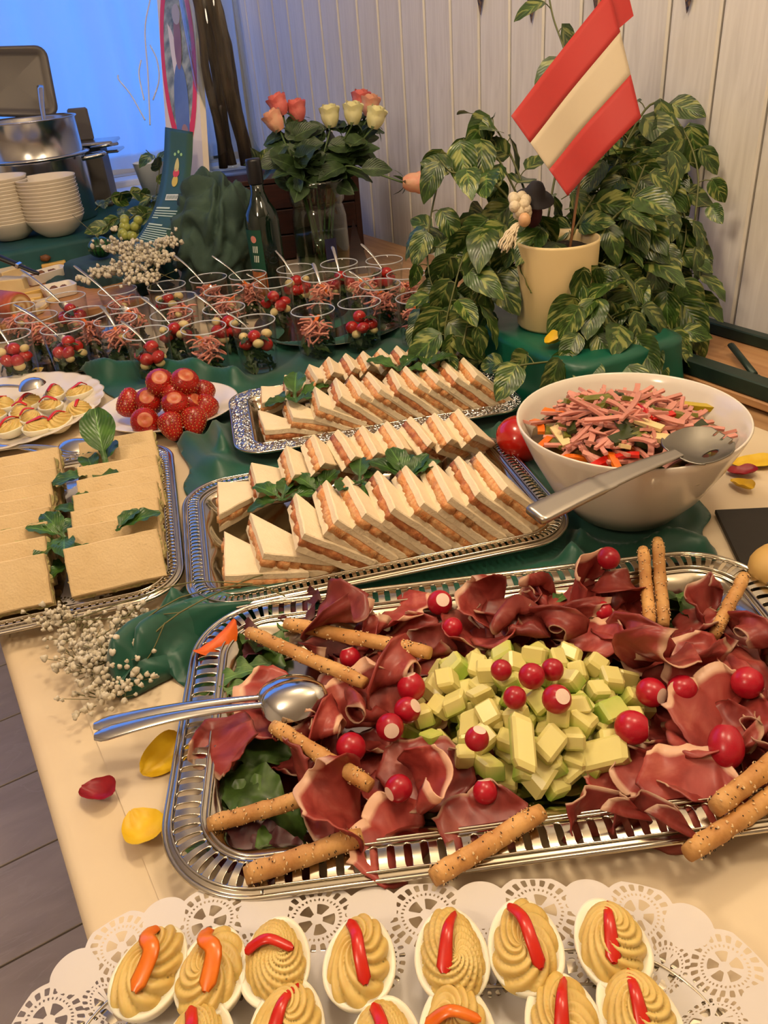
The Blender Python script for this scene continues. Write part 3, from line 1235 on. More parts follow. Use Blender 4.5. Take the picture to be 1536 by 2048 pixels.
# ---------------------------------------------------------------- melon cubes
def mel_mat():
    m, n, p = newmat('melon_flesh')
    g = coord(n, 'Generated')
    sx = nd(n, 'ShaderNodeSeparateXYZ')
    n.links.new(g, sx.inputs[0])
    nz = tex(n, 'ShaderNodeTexNoise', coord(n), Scale=70, Detail=3.0)
    e = math_(n, 'ADD', sx.outputs[2], math_(n, 'MULTIPLY', math_(n, 'SUBTRACT', nz.outputs['Fac'], .5), .3))
    e = math_(n, 'ADD', e, math_(n, 'MULTIPLY', math_(n, 'SUBTRACT', objrand(n), .5), 1.3))
    n.links.new(ramp(n, [(0.0, (150, 178, 66)), (.35, (196, 200, 104)), (.7, (220, 208, 132))], e), p.inputs['Base Color'])
    p.inputs['Roughness'].default_value = .3
    p.inputs['Subsurface Weight'].default_value = .25
    p.inputs['Subsurface Radius'].default_value = (1, .9, .4)
    p.inputs['Subsurface Scale'].default_value = .004
    return m


melm = mel_mat()


def melon_mesh(k):
    rg_ = random.Random(300 + k)
    mb = MB().box((0, 0, 0), (.0175 * rg_.uniform(.85, 1.25), .0165 * rg_.uniform(.8, 1.15), .0155 * rg_.uniform(.8, 1.1)), ch=.0021)
    a, b, c = rg_.uniform(-.35, .35), rg_.uniform(-.3, .3), rg_.uniform(-.25, .25)
    return mb.disp(lambda p: V((p.x + a * p.z + .15 * p.y, p.y + b * p.x * .6, p.z + c * p.y))).mesh('melon_cube', melm, False)


MEL = [melon_mesh(k) for k in range(9)]
pts = []
for layer, (zz, rad, dmin) in enumerate(((.012, 1.0, .0185), (.025, .9, .0175), (.036, .74, .0175), (.045, .5, .0185))):
    t_ = 0
    cur = []
    while t_ < 1500:
        t_ += 1
        a, r = rg.uniform(0, 6.283), math.sqrt(rg.uniform(0, 1)) * rad
        x, y = mel_c[0] + cos(a) * r * MA, mel_c[1] + sin(a) * r * MBx
        if all((x - q[0]) ** 2 + (y - q[1]) ** 2 > dmin ** 2 for q in cur):
            cur.append((x, y, zz + rg.uniform(-.002, .003)))
    pts += cur
ML = []
for x, y, z in pts:
    p = hl2w(x, y, z)
    o = link('melon_cube', rg.choice(MEL), None, TR(p.x, p.y, p.z, rg.uniform(0, 6.28), rg.uniform(-.6, .6), rg.uniform(-.6, .6), rg.uniform(.92, 1.12)))
    ML.append((o, p))
row_labels(ML, 'melon cube of the heap', 'melon cube', 'melon cubes heaped on the ham tray', 9)
for px, py, z, k, sc, rz in ((1045, 1470, .064, 0, (2.2, 1.1, 1.1), .9), (1210, 1495, .034, 1, (2.1, 1.2, 1.1), -.5), (1145, 1515, .026, 2, (1.4, 1.3, 1.2), .1), (1080, 1520, .036, 3, (2.0, 1.4, 1.0), .2), (1100, 1475, .05, 4, (1.6, 1.2, 1.2), .3)):
    p = W(px, py, HZ + z)
    o = link('melon_cube', MEL[k], None, TR(p.x, p.y, p.z - .008, rz, .3, -.3, sc))
    tag(o, {0: 'long pale melon stick lying on top of the front of the heap', 1: 'long melon stick at the right front foot of the melon heap', 2: 'blocky melon cube standing at the front foot of the heap', 3: 'wide green melon piece low at the front of the heap', 4: 'green-faced melon piece beside the long pale stick'}[k], 'melon cube', 'melon cubes heaped on the ham tray')

# ---------------------------------------------------------------- radishes
radm = M_('radish_skin', (158, 14, 34), .28, col2=(186, 26, 44), ns=40, sss=.1, vary=.25)
radc = M_('radish_flesh', (226, 190, 172), .45, col2=(238, 214, 196), ns=60)
cutn = cos(.62)
rb = MB().grid(lambda u, v: (lambda b, a: (cos(a) * cos(b) * (1 - .05 * sin(b)), sin(a) * cos(b) * (1 - .05 * sin(b)), sin(b) * 1.04))(-PI / 2 + v * (PI / 2 + .98), 2 * PI * u), 20, 12, cu=True)
rbm = rb.mesh('body', radm)
zc = sin(.98) * 1.04
rc_ = cos(.98) * (1 - .05 * sin(.98))
rcm = MB().grid(lambda u, v: (cos(2 * PI * u) * rc_ * v, sin(2 * PI * u) * rc_ * v, zc + .03 * (1 - v * v)), 20, 3, cu=True).mesh('cut_face', radc)
t = thing('radish', 'radish', 'radish')
part(rbm, 'body', None, t)
part(rcm, 'cut_face', None, t, 'pale cut face')
RP = Proto(t)
RADL = [(880, 1205, 26, .040, (-.1, -.6, .7), 'behind the melon heap near the back rim, cut face turned to the viewer'), (905, 1255, 21, .038, (.8, .5, .3), 'small and plain, at the back left edge of the melon'), (1217, 1116, 23, .062, (.3, .8, .3), 'perched on top of the ham rosette at the back rim'),
        (1205, 1222, 20, .036, (.5, .5, .4), 'half hidden in the ham rosette at the back'), (700, 1315, 22, .036, (.1, .6, .8), 'partly wrapped in ham between the two left breadsticks'), (822, 1373, 29, .040, (.1, .5, .9), 'largest of those left of the melon, highest of the trio'), (815, 1420, 27, .040, (.5, -.5, .6), 'with a pale cut side, in the middle of the trio left of the melon'),
        (780, 1455, 29, .042, (-.3, -.8, .5), 'lowest of the trio left of the melon, cut face forward'), (702, 1495, 31, .036, (.3, .6, -.6), 'plain red beside the slanting breadstick at the left'), (797, 1577, 28, .038, (-.9, -.1, .1), 'plain red near the front left, right of the breadstick end'),
        (970, 1583, 25, .034, (.3, .5, .6), 'dark red in the ham in front of the melon'), (954, 1477, 25, .058, (.3, .0, .9), 'on the front left slope of the melon heap'), (1003, 1340, 22, .064, (.7, .5, -.5), 'leftmost of the cluster on top of the melon'), (1063, 1352, 27, .066, (.2, .6, -.4), 'in the middle of the cluster on top of the melon'),
        (1105, 1340, 23, .062, (-.2, -.3, -.6), 'at the back right of the cluster on top of the melon'), (1030, 1395, 24, .066, (.6, .3, -.3), 'at the front left of the cluster on top of the melon'), (1114, 1398, 30, .068, (.0, -.6, .75), 'with a round cut face, frontmost of the cluster on the melon'), (1303, 1385, 30, .040, (.1, -.9, .3), 'right of the melon, left one of a touching pair'),
        (1365, 1378, 29, .040, (.9, -.2, .3), 'right of the melon, right one of a touching pair'), (1265, 1455, 35, .042, (.7, -.7, .1), 'largest of all, at the front right edge of the melon'), (1452, 1492, 36, .042, (.6, .6, .5), 'oblong and bright red, near the right breadsticks'), (1495, 1365, 32, .042, (.8, .1, .5), 'dull dark red at the right edge of the picture')]
for px, py, rp, z, cd_, lab in RADL:
    p = W(px, py, HZ + z)
    r = rp / F * depth(p) * .98
    q = V(cd_).normalized().to_track_quat('Z', 'Y').to_matrix().to_4x4()
    sc = (1, 1, 1.25) if px == 1452 else (1, 1, 1)
    RP.place(Matrix.Translation(p) @ q @ Matrix.Diagonal((r * sc[0], r * sc[1], r * sc[2], 1)), 'radish ' + lab, 'radishes on the ham tray')

# ---------------------------------------------------------------- breadsticks
bsm = M_('baked_breadstick', (178, 122, 62), .6, col2=(206, 156, 92), ns=40, bump=.35, bs=240, vary=.2)
sesm = M_('sesame_seed', (228, 196, 146), .45)
pepm = M_('dark_seed', (44, 30, 20), .6)
bs_ = MB()
rgb_ = random.Random(8)
pth = [(k / 14, .0018 * 8 * sin(k * .7) * .1, .002 * sin(k * 1.3)) for k in range(15)]
bs_.tube([(-.5 + p[0], p[1] * .2, p[2] * .2) for p in pth], [.0052] + [.0063 + .0004 * rgb_.uniform(-1, 1) for _ in range(13)] + [.0052], 12)
SL = .15
for i, p in enumerate(bs_.v):
    bs_.v[i] = (p[0] * SL, p[1], p[2])
bsme = bs_.mesh('stick', bsm)


def seeds(nm, n, mt, sz, seed):
    r_ = random.Random(seed)
    mb = MB()
    for _ in range(n):
        a, x = r_.uniform(0, 6.283), r_.uniform(-.48, .48) * SL
        c = V((x, cos(a) * .0066, sin(a) * .0066))
        mb.ball((0, 0, 0), (sz * 1.6, sz, sz * .6), 6, 4, M=frame(c, (r_.uniform(-1, 1), -sin(a) * r_.uniform(-1, 1), cos(a) * r_.uniform(-1, 1)), (0, cos(a), sin(a))))
    return mb.mesh(nm, mt)


ses, drk = seeds('sesame_seeds', 90, sesm, .00075, 1), seeds('dark_seeds', 60, pepm, .0006, 2)
t = thing('breadstick', 'breadstick', 'breadstick')
part(bsme, 'stick', None, t)
part(ses, 'sesame_seeds', None, t, 'pale sesame seeds', kind='stuff')
part(drk, 'dark_seeds', None, t, 'dark poppy and caraway seeds', kind='stuff')
BP = Proto(t)
for (x0, y0, z0), (x1, y1, z1), sc, lab in (
        ((572, 1247, .042), (860, 1306, .054), 1.05, 'farther of the two pointing from the back left corner to the melon'), ((497, 1264, .036), (730, 1366, .048), 1, 'nearer of the two running in from the back left corner, over rocket'), ((545, 1452, .050), (742, 1572, .040), 1, 'slanting through the ham left of the plain radish'),
        ((417, 1650, .026), (640, 1588, .034), 1, 'lying at the left end, its inner end under ham'), ((490, 1752, .032), (725, 1672, .036), 1.15, 'darkest and seediest, at the front left corner'), ((865, 1757, .030), (1085, 1622, .036), 1.1, 'crossing the front rim in the middle'),
        ((1286, 1098, .044), (1300, 1250, .026), .95, 'left one of the upright pair at the back rim'), ((1315, 1080, .046), (1328, 1252, .026), .95, 'right one of the upright pair at the back rim'), ((1490, 1150, .050), (1425, 1275, .026), .95, 'single one leaning over the back right corner'),
        ((1430, 1618, .040), (1600, 1480, .046), 1.15, 'seedy upper one of the pair over the front right rim'), ((1375, 1708, .030), (1590, 1562, .034), 1.1, 'smooth lower one of the pair over the front right rim')):
    a, b = W(x0, y0, HZ + z0), W(x1, y1, HZ + z1)
    d = b - a
    BP.place(frame((a + b) / 2, d, (rnd(-1, 1), rnd(-1, 1), 1), (d.length / SL, sc, sc)), 'seeded breadstick ' + lab, 'breadsticks on the ham tray')

# ---------------------------------------------------------------- serving spoons lying over the left rim
def spoon_mesh(L, bw, bl, hw, dome=1):
    """spoon along +X from the handle end (0) to the bowl tip (L); dome = 1 lies with the hollow down"""
    mb = MB()

    def hnd(u, v):
        x = u * (L - bl * .95)
        w_ = hw * (1.15 - .75 * u) if u > .06 else hw * (.55 + u * 10)
        a = 2 * PI * v
        return (x, cos(a) * w_, .0018 * sin(a) * (1 + .6 * (1 - abs(cos(a)))) + .006 * sin(PI * u) * dome)
    mb.grid(hnd, 22, 10, cv=True)

    def bowl(u, v):
        s = u
        x = L - bl + bl * s
        w_ = bw * math.sqrt(max(0, 1 - (2 * s - 1) ** 2)) * (1.05 - .18 * s) + .0016
        q = (v * 2 - 1)
        return (x, q * w_, dome * .30 * bw * 2 * (1 - q * q) * math.sqrt(max(0, 1 - (2 * s - 1) ** 2)) ** .9)
    o = len(mb.v)
    mb.grid(bowl, 18, 12)
    mb.grid(lambda u, v: tuple(V(bowl(u, v)) - V((0, 0, .0011))), 18, 12)
    return mb


spm = spoon_mesh(.235, .0215, .068, .0075)
a, b = W(190, 1473, TZ + .040), W(655, 1386, HZ + .050)
solo(spm, 'serving_spoon', cutl, 'upper steel serving spoon laid hollow side down over the left rim of the ham tray', 'spoon', M=frame(a, b - a, (0, -.1, 1), ((b - a).length / .235, 1.0, 1.0)))
a, b = W(188, 1452, TZ + .038), W(640, 1374, HZ + .038)
solo(spoon_mesh(.235, .0195, .066, .0068), 'serving_spoon', cutl, 'lower steel serving spoon, mostly hidden under the other at the ham tray', 'spoon', M=frame(a, b - a, (0, -.1, 1), ((b - a).length / .235, 1.0, .8)))

# ================================================================== SANDWICHES
def bread_mat(name, a, b):
    m, n, p = newmat(name)
    v = coord(n)
    vo = tex(n, 'ShaderNodeTexVoronoi', v, Scale=420)
    nz = tex(n, 'ShaderNodeTexNoise', v, Scale=150, Detail=5.0)
    n2 = tex(n, 'ShaderNodeTexNoise', v, Scale=26, Detail=2.0)
    n.links.new(ramp(n, [(.3, a), (.7, b)], n2.outputs['Fac']), p.inputs['Base Color'])
    p.inputs['Roughness'].default_value = .9
    p.inputs['Specular IOR Level'].default_value = .15
    bu = nd(n, 'ShaderNodeBump', Strength=.55, Distance=.0012)
    n.links.new(math_(n, 'ADD', nz.outputs['Fac'], math_(n, 'MULTIPLY', vo.outputs['Distance'], .5)), bu.inputs['Height'])
    n.links.new(bu.outputs['Normal'], p.inputs['Normal'])
    return m


brm = bread_mat('white_bread', (226, 206, 170), (234, 216, 184))
brm2 = bread_mat('pale_brown_bread', (204, 176, 132), (214, 188, 146))
fil = M_('pepper_cream_filling', (204, 128, 68), .55, col2=(226, 176, 120), ns=130, bump=.8, bs=330)
fil2 = M_('dark_filling', (172, 96, 52), .55, col2=(208, 140, 84), ns=130, bump=.8, bs=330)
fil3 = M_('herb_filling', (150, 140, 84), .6, col2=(196, 178, 120), ns=150, bump=.8, bs=330)


def jag(poly, amp, seed, n=7):
    out = []
    r_ = random.Random(seed)
    for k in range(len(poly)):
        a, b = V(poly[k]), V(poly[(k + 1) % len(poly)])
        for i in range(n):
            p = a.lerp(b, i / n)
            if i:
                p = p + V((r_.uniform(-amp, amp), r_.uniform(-amp, amp)))
            out.append((p.x, p.y))
    return out


def tri_parts(nm, mirror, fm, seed, leg=.082, rect=None, th=.0088, fth=.0076, bm=brm):
    """stack in z: slice, filling, slice; right angle at the origin, legs along +X and +/-Y"""
    s = -1 if mirror else 1
    P = rect or [(0, 0), (leg, 0), (0, s * leg)]
    if (mirror and not rect):
        P = P[::-1]
    out = []
    r_ = random.Random(seed)
    for k, z in enumerate((0, th + fth)):
        sh = r_.uniform(-.0012, .0012)
        mb = MB().prism([(x + sh, y + sh) for x, y in jag(P, .0005, seed + k)], z, z + th, ch=.0011)
        mb.disp(lambda p: V((p.x, p.y, p.z + .0012 * noise.noise(V((p.x * 40, p.y * 40, seed + k))))))
        out.append(('bread_slice', mb.mesh('bread_slice', bm, False)))
    cx, cy = sum(p[0] for p in P) / len(P), sum(p[1] for p in P) / len(P)
    G = [(x + (x - cx) * .012, y + (y - cy) * .012) for x, y in P]
    mb = MB().prism(jag(G, .0026, seed + 9, 16), th - .0006, th + fth + .0006)
    out.insert(1, ('filling', mb.mesh('filling', fm, True)))
    return out


def sandwich(parts, M, label, group):
    t = thing('sandwich', label, 'sandwich', M, group)
    for nm, me in parts:
        part(me, nm, None, t)
    return t


TRI = {(mi, q): tri_parts('t', mi, fil if q < 2 else fil2, 40 + q + 10 * mi) for mi in (0, 1) for q in range(3)}


def loc_frame(T, z):
    return TR(T[0], T[1], z, T[2])


def tri_row(T, z0, x0, x1, n, yr, mirror, tilt0, tilt1, rowname, q0=0, leg=.082, fan=0.0, ysl=0.0):
    """shingled row: slabs tilted down towards +X of the tray, each leaning on the one before"""
    for k in range(n):
        f = k / (n - 1)
        th = math.radians(tilt0 + (tilt1 - tilt0) * min(1, f * 3.2))
        x = x0 + (x1 - x0) * ((k + min(k, 2) * .28) / (n - 1 + .56))
        # the slab's lower edge (at +X) touches the tray, the leg at the -X side is high
        sc = leg / .082
        h = sin(th) * leg
        M = loc_frame(T, z0) @ TR(x, yr + ysl * f, h + .0015, fan * (f - .5) + rnd(-.07, .07)) @ Matrix.Rotation(th, 4, 'Y') @ Matrix.Diagonal((sc, sc, 1, 1))
        sandwich(TRI[(mirror, (k * 7 + q0) % 3)], M, f'triangle sandwich, {ORD[k]} from the left in the {rowname}', 'triangle sandwiches in the ' + rowname)


tz = TZ + .0066 + .0022
tri_row(TB, tz, -.178, .118, 10, -.112, 0, 9, 46, 'front row of the slotted tray', 0, .087, ysl=-.0)
tri_row(TB, tz, -.172, .132, 10, .098, 1, 9, 50, 'back row of the slotted tray', 1, .082, ysl=.004)
tri_row(TC, tz, -.172, .128, 11, -.086, 0, 8, 42, 'front row of the embossed tray', 2, .074)
tri_row(TC, tz, -.165, .130, 11, .082, 1, 8, 46, 'back row of the embossed tray', 1, .070)

# finger sandwiches: two columns, each slab leans back on the next
FW = [tri_parts('f', 0, fil3, 80 + q, rect=[(-.050, 0), (.050, 0), (.050, .054), (-.050, .054)], th=.0098, fth=.004, bm=brm2) for q in range(3)]
for col, (cx, n, nm) in enumerate(((.078, 8, 'right'), (-.050, 9, 'left'))):
    for k in range(n):
        f = k / (n - 1)
        th = math.radians(50 - 4 * f + rnd(-5, 5))
        y = -.166 + .276 * f
        M = loc_frame(TA, TZ + .0066 + .0034) @ TR(cx + rnd(-.005, .005) - .004 * f, y + rnd(-.0025, .0025), .0012, rnd(-.05, .05)) @ Matrix.Rotation(th, 4, 'X') @ TR(0, 0, -.0236) @ TR(0, 0, 0)
        # keep the lower front edge on the doily
        M = Matrix.Translation((0, 0, .0236 * cos(th))) @ M
        sandwich(FW[k % 3], M, f'rectangular finger sandwich, {ORD[k]} from the front in the {nm} column', f'finger sandwiches in the {nm} column')

# ---------------------------------------------------------------- lamb's lettuce sprigs
lambm = leaf_mat('lambs_lettuce_leaf', (34, 66, 22), (74, 112, 44), rough=.32)
LAMB = [MB().grid(leaf_fn(.045, .0125, .25 + .1 * k, .35, .0015, 'spoon', k), 14, 6).mesh('leaf', lambm) for k in range(3)]


def sprig(p, dirs, label, sc=1.0, group='lambs lettuce sprigs on the sandwich trays'):
    t = thing('lambs_lettuce', label, 'garnish', V(p), group)
    for k, (az, el, s) in enumerate(dirs):
        d = V((cos(az) * cos(el), sin(az) * cos(el), sin(el)))
        part(LAMB[k % 3], 'leaf', None, t, M=frame((0, 0, 0), d, (0, 0, 1), s * sc))
    return t


def star(n, el=(.2, .9), s=(.75, 1.05), a0=0, arc=6.283):
    return [(a0 + arc * k / n + rnd(-.2, .2), rnd(*el), rnd(*s)) for k in range(n)]


sprig(W(590, 800, TZ + .048), star(6), 'large lambs lettuce sprig on the left end of the embossed tray', 1.35)
sprig(W(800, 742, TZ + .070), star(4, (0, .5), a0=-.6, arc=3.6), 'lambs lettuce sprig lying between the rows, right half of the embossed tray', 1.25)
sprig(W(850, 735, TZ + .075), star(3, (.1, .6), a0=-.5, arc=2.2), 'small lambs lettuce sprig at the right end of the embossed tray', 1.2)
sprig(W(565, 1000, TZ + .060), star(5, (.1, .6), a0=-.4, arc=3.8), 'lambs lettuce sprig between the rows at the left of the slotted tray', 1.15)
sprig(W(635, 985, TZ + .062), star(3, (.4, 1.0), a0=.5, arc=2.0), 'short lambs lettuce sprig standing between the rows of the slotted tray', .95)
sprig(W(720, 965, TZ + .070), star(5, (.0, .7), a0=-2.6, arc=4.6), 'spreading lambs lettuce sprig in the middle of the slotted tray', 1.1)
sprig(W(815, 960, TZ + .068), star(5, (.2, .9), a0=-.6, arc=3.4), 'lambs lettuce sprig between the rows at the right of the slotted tray', 1.1)
sprig(W(190, 950, TZ + .050), star(6, (0, .5), a0=1.4, arc=4.4), 'lambs lettuce sprig at the back between the finger sandwich columns', 1.2)
sprig(W(212, 928, TZ + .062), [(1.35, .9, 1.35), (1.1, .5, .8)], 'single upright round lambs lettuce leaf behind the finger sandwiches', 1.35)
sprig(W(165, 1030, TZ + .044), star(5, (.1, .7)), 'second lambs lettuce sprig from the back between the finger sandwiches', 1.0)
sprig(W(130, 1075, TZ + .052), star(6, (.1, .7), a0=1.8, arc=4.0), 'lambs lettuce sprig spilling over the left finger sandwiches', 1.05)
sprig(W(140, 1130, TZ + .036), star(5, (.0, .6)), 'frontmost lambs lettuce sprig between the finger sandwich columns', 1.0)
sprig(W(232, 1062, TZ + .068), [(.1, .25, 1.0), (.5, .5, .7)], 'single lambs lettuce leaf lying on the right finger sandwiches', 1.15)

# ================================================================== STUFFED EGGS
eggm = M_('boiled_egg_white', (236, 230, 210), .35, sss=.35, sssr=.006, col2=(232, 222, 196), ns=25)
yolm, n_, p_ = newmat('piped_yolk_cream')
v_ = coord(n_)
nz = tex(n_, 'ShaderNodeTexNoise', v_, Scale=60, Detail=3.0)
vo = tex(n_, 'ShaderNodeTexVoronoi', v_, Scale=230)
sel = tex(n_, 'ShaderNodeTexNoise', v_, Scale=95, Detail=1.0)
c_ = ramp(n_, [(.3, (204, 170, 90)), (.7, (224, 198, 124))], nz.outputs['Fac'])
f_ = math_(n_, 'MULTIPLY', ramp(n_, [(.0, (1., 1., 1.)), (.22, (0., 0., 0.))], vo.outputs['Distance']), ramp(n_, [(.60, (0., 0., 0.)), (.64, (1., 1., 1.))], sel.outputs['Fac']))
n_.links.new(mixc(n_, f_, c_, (60, 52, 24)), p_.inputs['Base Color'])
p_.inputs['Roughness'].default_value = .42
p_.inputs['Subsurface Weight'].default_value = .2
p_.inputs['Subsurface Scale'].default_value = .004
redp = M_('red_pepper_strip', (190, 26, 18), .25, col2=(206, 44, 26), ns=60, sss=.1)
orgp = M_('orange_pepper_strip', (214, 96, 14), .25, col2=(226, 120, 30), ns=60, sss=.1)


def egg_outline(a):
    return (.0285 * cos(a) * (1 + .0), .0215 * sin(a) * (1 - .13 * cos(a)))


def egg_white():
    mb = MB()
    # half an egg, flat face up: outside bowl, slightly rounded rim, shallow hollow
    prof = [(0, 0), (.45, .0012), (.75, .0055), (.93, .0115), (1.0, .0178), (.985, .0190), (.93, .0192), (.80, .0182), (.6, .0165), (0, .016)]

    def fn(u, v):
        k, z = prof[int(round(v * 9))]
        x, y = egg_outline(2 * PI * u)
        return (x * k, y * k, z)
    return mb.grid(fn, 40, 9, cu=True).mesh('egg_white', eggm)


def piping(k, nr=8, tw=2.2, h=.017, wid=.86, depth_=.0030, off=(0, 0)):
    mb = MB()
    rg_ = random.Random(k)
    p1, p2 = rg_.uniform(0, 6), rg_.uniform(0, 6)

    def fn(u, v):
        a = 2 * PI * u
        r = v
        x, y = egg_outline(a)
        z = h * (max(0, 1 - r ** 2.4)) ** .62
        rd = abs(sin(nr / 2 * (a + tw * (1 - r) * 1.4) + p1)) ** .7
        amp = depth_ * min(1, r * 3) * (1 - .2 * r)
        bl = 1 - .10 * sin(a * 2 + p2) * r
        ox, oy = off[0] * (1 - r) * 1.5, off[1] * (1 - r) * 1.5
        return (x * r * wid * bl + amp * (rd - .6) * cos(a) + ox, y * r * wid * bl + amp * (rd - .6) * sin(a) + oy, .0162 + z + amp * 1.3 * (rd - .6))
    mb.grid(fn, 96, 20, cu=True)
    return mb.mesh('yolk_cream', yolm)


EW = egg_white()
YC = [piping(1, 10, 1.6, .015, .88, .0032, (.003, .001)), piping(2, 9, -1.9, .014, .9, .0032, (-.004, .002)), piping(3, 12, 2.6, .016, .86, .0028, (0, -.002)), piping(4, 10, 2.2, .018, .84, .0030, (.002, .0)), piping(5, 11, -2.4, .015, .9, .0030, (-.005, -.002))]


def strip_mesh(path, w0, w1, mt, th=.0028):
    pts = bez(path, 14)
    mb = MB()

    def fn(u, v):
        i = int(round(u * 14))
        p = pts[i]
        d = (pts[min(i + 1, 14)] - pts[max(i - 1, 0)]).normalized()
        s = d.cross(V((0, 0, 1))).normalized()
        a = 2 * PI * v
        wd = 1.3 * (w0 + (w1 - w0) * u) * (1 if 0 < u < 1 else .35)
        return p + s * cos(a) * wd + V((0, 0, 1)) * sin(a) * th * .5
    mb.grid(fn, 14, 8, cv=True)
    return mb.mesh('pepper_strip', mt)


STR = [lambda mt: strip_mesh([(.019, .007, .0275), (.006, .001, .0358), (-.006, -.002, .0352), (-.019, -.006, .0275)], .0026, .0030, mt), lambda mt: strip_mesh([(.020, -.005, .026), (.004, .001, .0362), (-.017, .006, .029)], .0014, .0036, mt),
       lambda mt: strip_mesh([(.0, .017, .029), (.003, .003, .0368), (-.001, -.013, .0322)], .0030, .0022, mt), lambda mt: strip_mesh([(.021, .006, .027), (.010, .004, .0348), (.002, -.004, .0362), (-.018, -.003, .029)], .0034, .0042, mt)]
SRM = [[f(mt) for f in STR] for mt in (redp, orgp)]


def egg(M, yk, sk, orange, label, group, strip=True):
    t = thing('stuffed_egg', label, 'stuffed egg', M, group)
    part(EW, 'egg_white', None, t)
    part(YC[yk], 'yolk_cream', None, t)
    if strip:
        part(SRM[1 if orange else 0][sk], 'pepper_strip', None, t, 'orange pepper strip' if orange else 'red pepper strip')


EZ = TZ + .0345
# px of the egg centre, long-axis px end (from centre), scale
front = [((302, 1945), (40, -75), 0, 3, 1, 1.0), ((425, 1945), (20, -80), 1, 3, 1, .98), ((552, 1925), (10, -85), 2, 2, 0, .98), ((720, 1925), (8, -95), 0, 0, 0, 1.0), ((903, 1912), (-12, -95), 4, 1, 0, 1.02), ((1050, 1895), (-14, -95), 1, 0, 0, 1.03), ((1222, 1890), (-34, -85), 3, 1, 0, 1.0)]
for k, ((px, py), (dx, dy), yk, sk, og, sc) in enumerate(front):
    c = W(px, py, EZ + .016)
    d = W(px + dx, py + dy, EZ + .016) - c
    d.z = 0
    egg(Matrix.Translation((0, 0, 0)) @ frame((c.x, c.y, EZ), d, (0, 0, 1), (sc, sc, sc)), yk, sk, og, f'stuffed egg with {"orange" if og else "red"} pepper, {ORD[k]} from the left in the full row on the doily', 'stuffed eggs on the front doily')
second = [((575, 2062), (10, -80), 3, 1, 0), ((770, 2105), (5, -80), 2, 0, 0), ((915, 2072), (-10, -80), 0, 2, 1), ((1128, 2052), (-20, -80), 1, 1, 0), ((1275, 2035), (-40, -75), 3, 1, 0), ((395, 2110), (20, -80), 2, 0, 0)]
for k, ((px, py), (dx, dy), yk, sk, og) in enumerate(second):
    c = W(px, py, EZ + .016)
    d = W(px + dx, py + dy, EZ + .016) - c
    d.z = 0
    nm = ['cut off by the lower picture edge', 'only a sliver of its white rim showing at the lower edge', 'with an orange strip, at the lower edge below the fifth egg', 'at the lower edge below the sixth egg', 'rightmost, overlapping the seventh egg at the lower edge', 'leftmost, a sliver at the lower edge below the second egg'][k]
    egg(frame((c.x, c.y, EZ), d, (0, 0, 1)), yk, sk, og, 'stuffed egg ' + nm, 'stuffed eggs on the front doily')

# ---------------------------------------------------------------- white plates
porc = M_('white_porcelain', (226, 216, 202), .18, coat=.3)


def plate(name, label, p, R_, scal=0, rim=.012, dz=.0, n=90):
    prof = [(0, .004), (R_ * .62, .004), (R_ * .70, .007), (R_ * .98, rim + .004), (R_, rim + .0046), (R_ * .985, rim + .0022), (R_ * .72, .003), (R_ * .58, 0), (0, .0)]

    def wob(a, k):
        return 1 + (scal * abs(sin(a * 14)) if k in (3, 4, 5) else 0)
    return solo(MB().lathe(prof, n, wob=wob if scal else None), name, porc, label, 'plate', M=TR(p.x, p.y, p.z))


PLE.z = TZ + .004
PLS.z = TZ + .010
plate('scalloped_plate', 'white plate with a wavy rim holding the far stuffed eggs', PLE, .163, .022, .018, n=168)
o = plate('oval_plate', 'small white oval plate under the heap of strawberries', PLS, .106, 0, .013)
o.matrix_basis = TR(PLS.x, PLS.y, PLS.z, -.5, 0, 0, (1.06, .92, 1))
ez2 = PLE.z + .0045
far = [((52, 800), 20, 0, .9), ((108, 782), 60, 1, .9), ((158, 780), 10, 3, .9), ((100, 806), 120, 0, .9), ((158, 815), -20, 2, .95), ((118, 838), 35, 1, .95), ((74, 850), -10, 3, .95), ((40, 818), 60, 2, .9), ((22, 850), 5, 0, .95), ((8, 806), 130, 2, .9), ((-16, 830), 30, 1, .9), ((-40, 858), 30, 1, .9), ((60, 828), 95, 2, .85)]
nm = ['behind the left middle, small red strip', 'in the middle of the back edge', 'back right end, flat strip on top', 'in the middle of the heap', 'rightmost of all, wide red strip on its side', 'at the front right, red strip across it', 'frontmost, its white side turned to the viewer', 'left of the middle of the heap', 'at the front left, curved red strip', 'at the back left edge of the picture', 'cut off by the left picture edge', 'outermost at the left front', 'small one in the very middle']
for k, ((px, py), az, sk, sc) in enumerate(far):
    lift = .010 if k in (3, 12, 7) else 0
    c = W(px, py, ez2 + .02 + lift)
    yk = (k * 2) % 5
    egg(TR(c.x, c.y, ez2 + lift, math.radians(az), rnd(-.12, .12), rnd(-.12, .12), sc * .95), yk, sk, 0, 'stuffed egg on the wavy white plate, ' + nm[k], 'stuffed eggs on the wavy white plate')

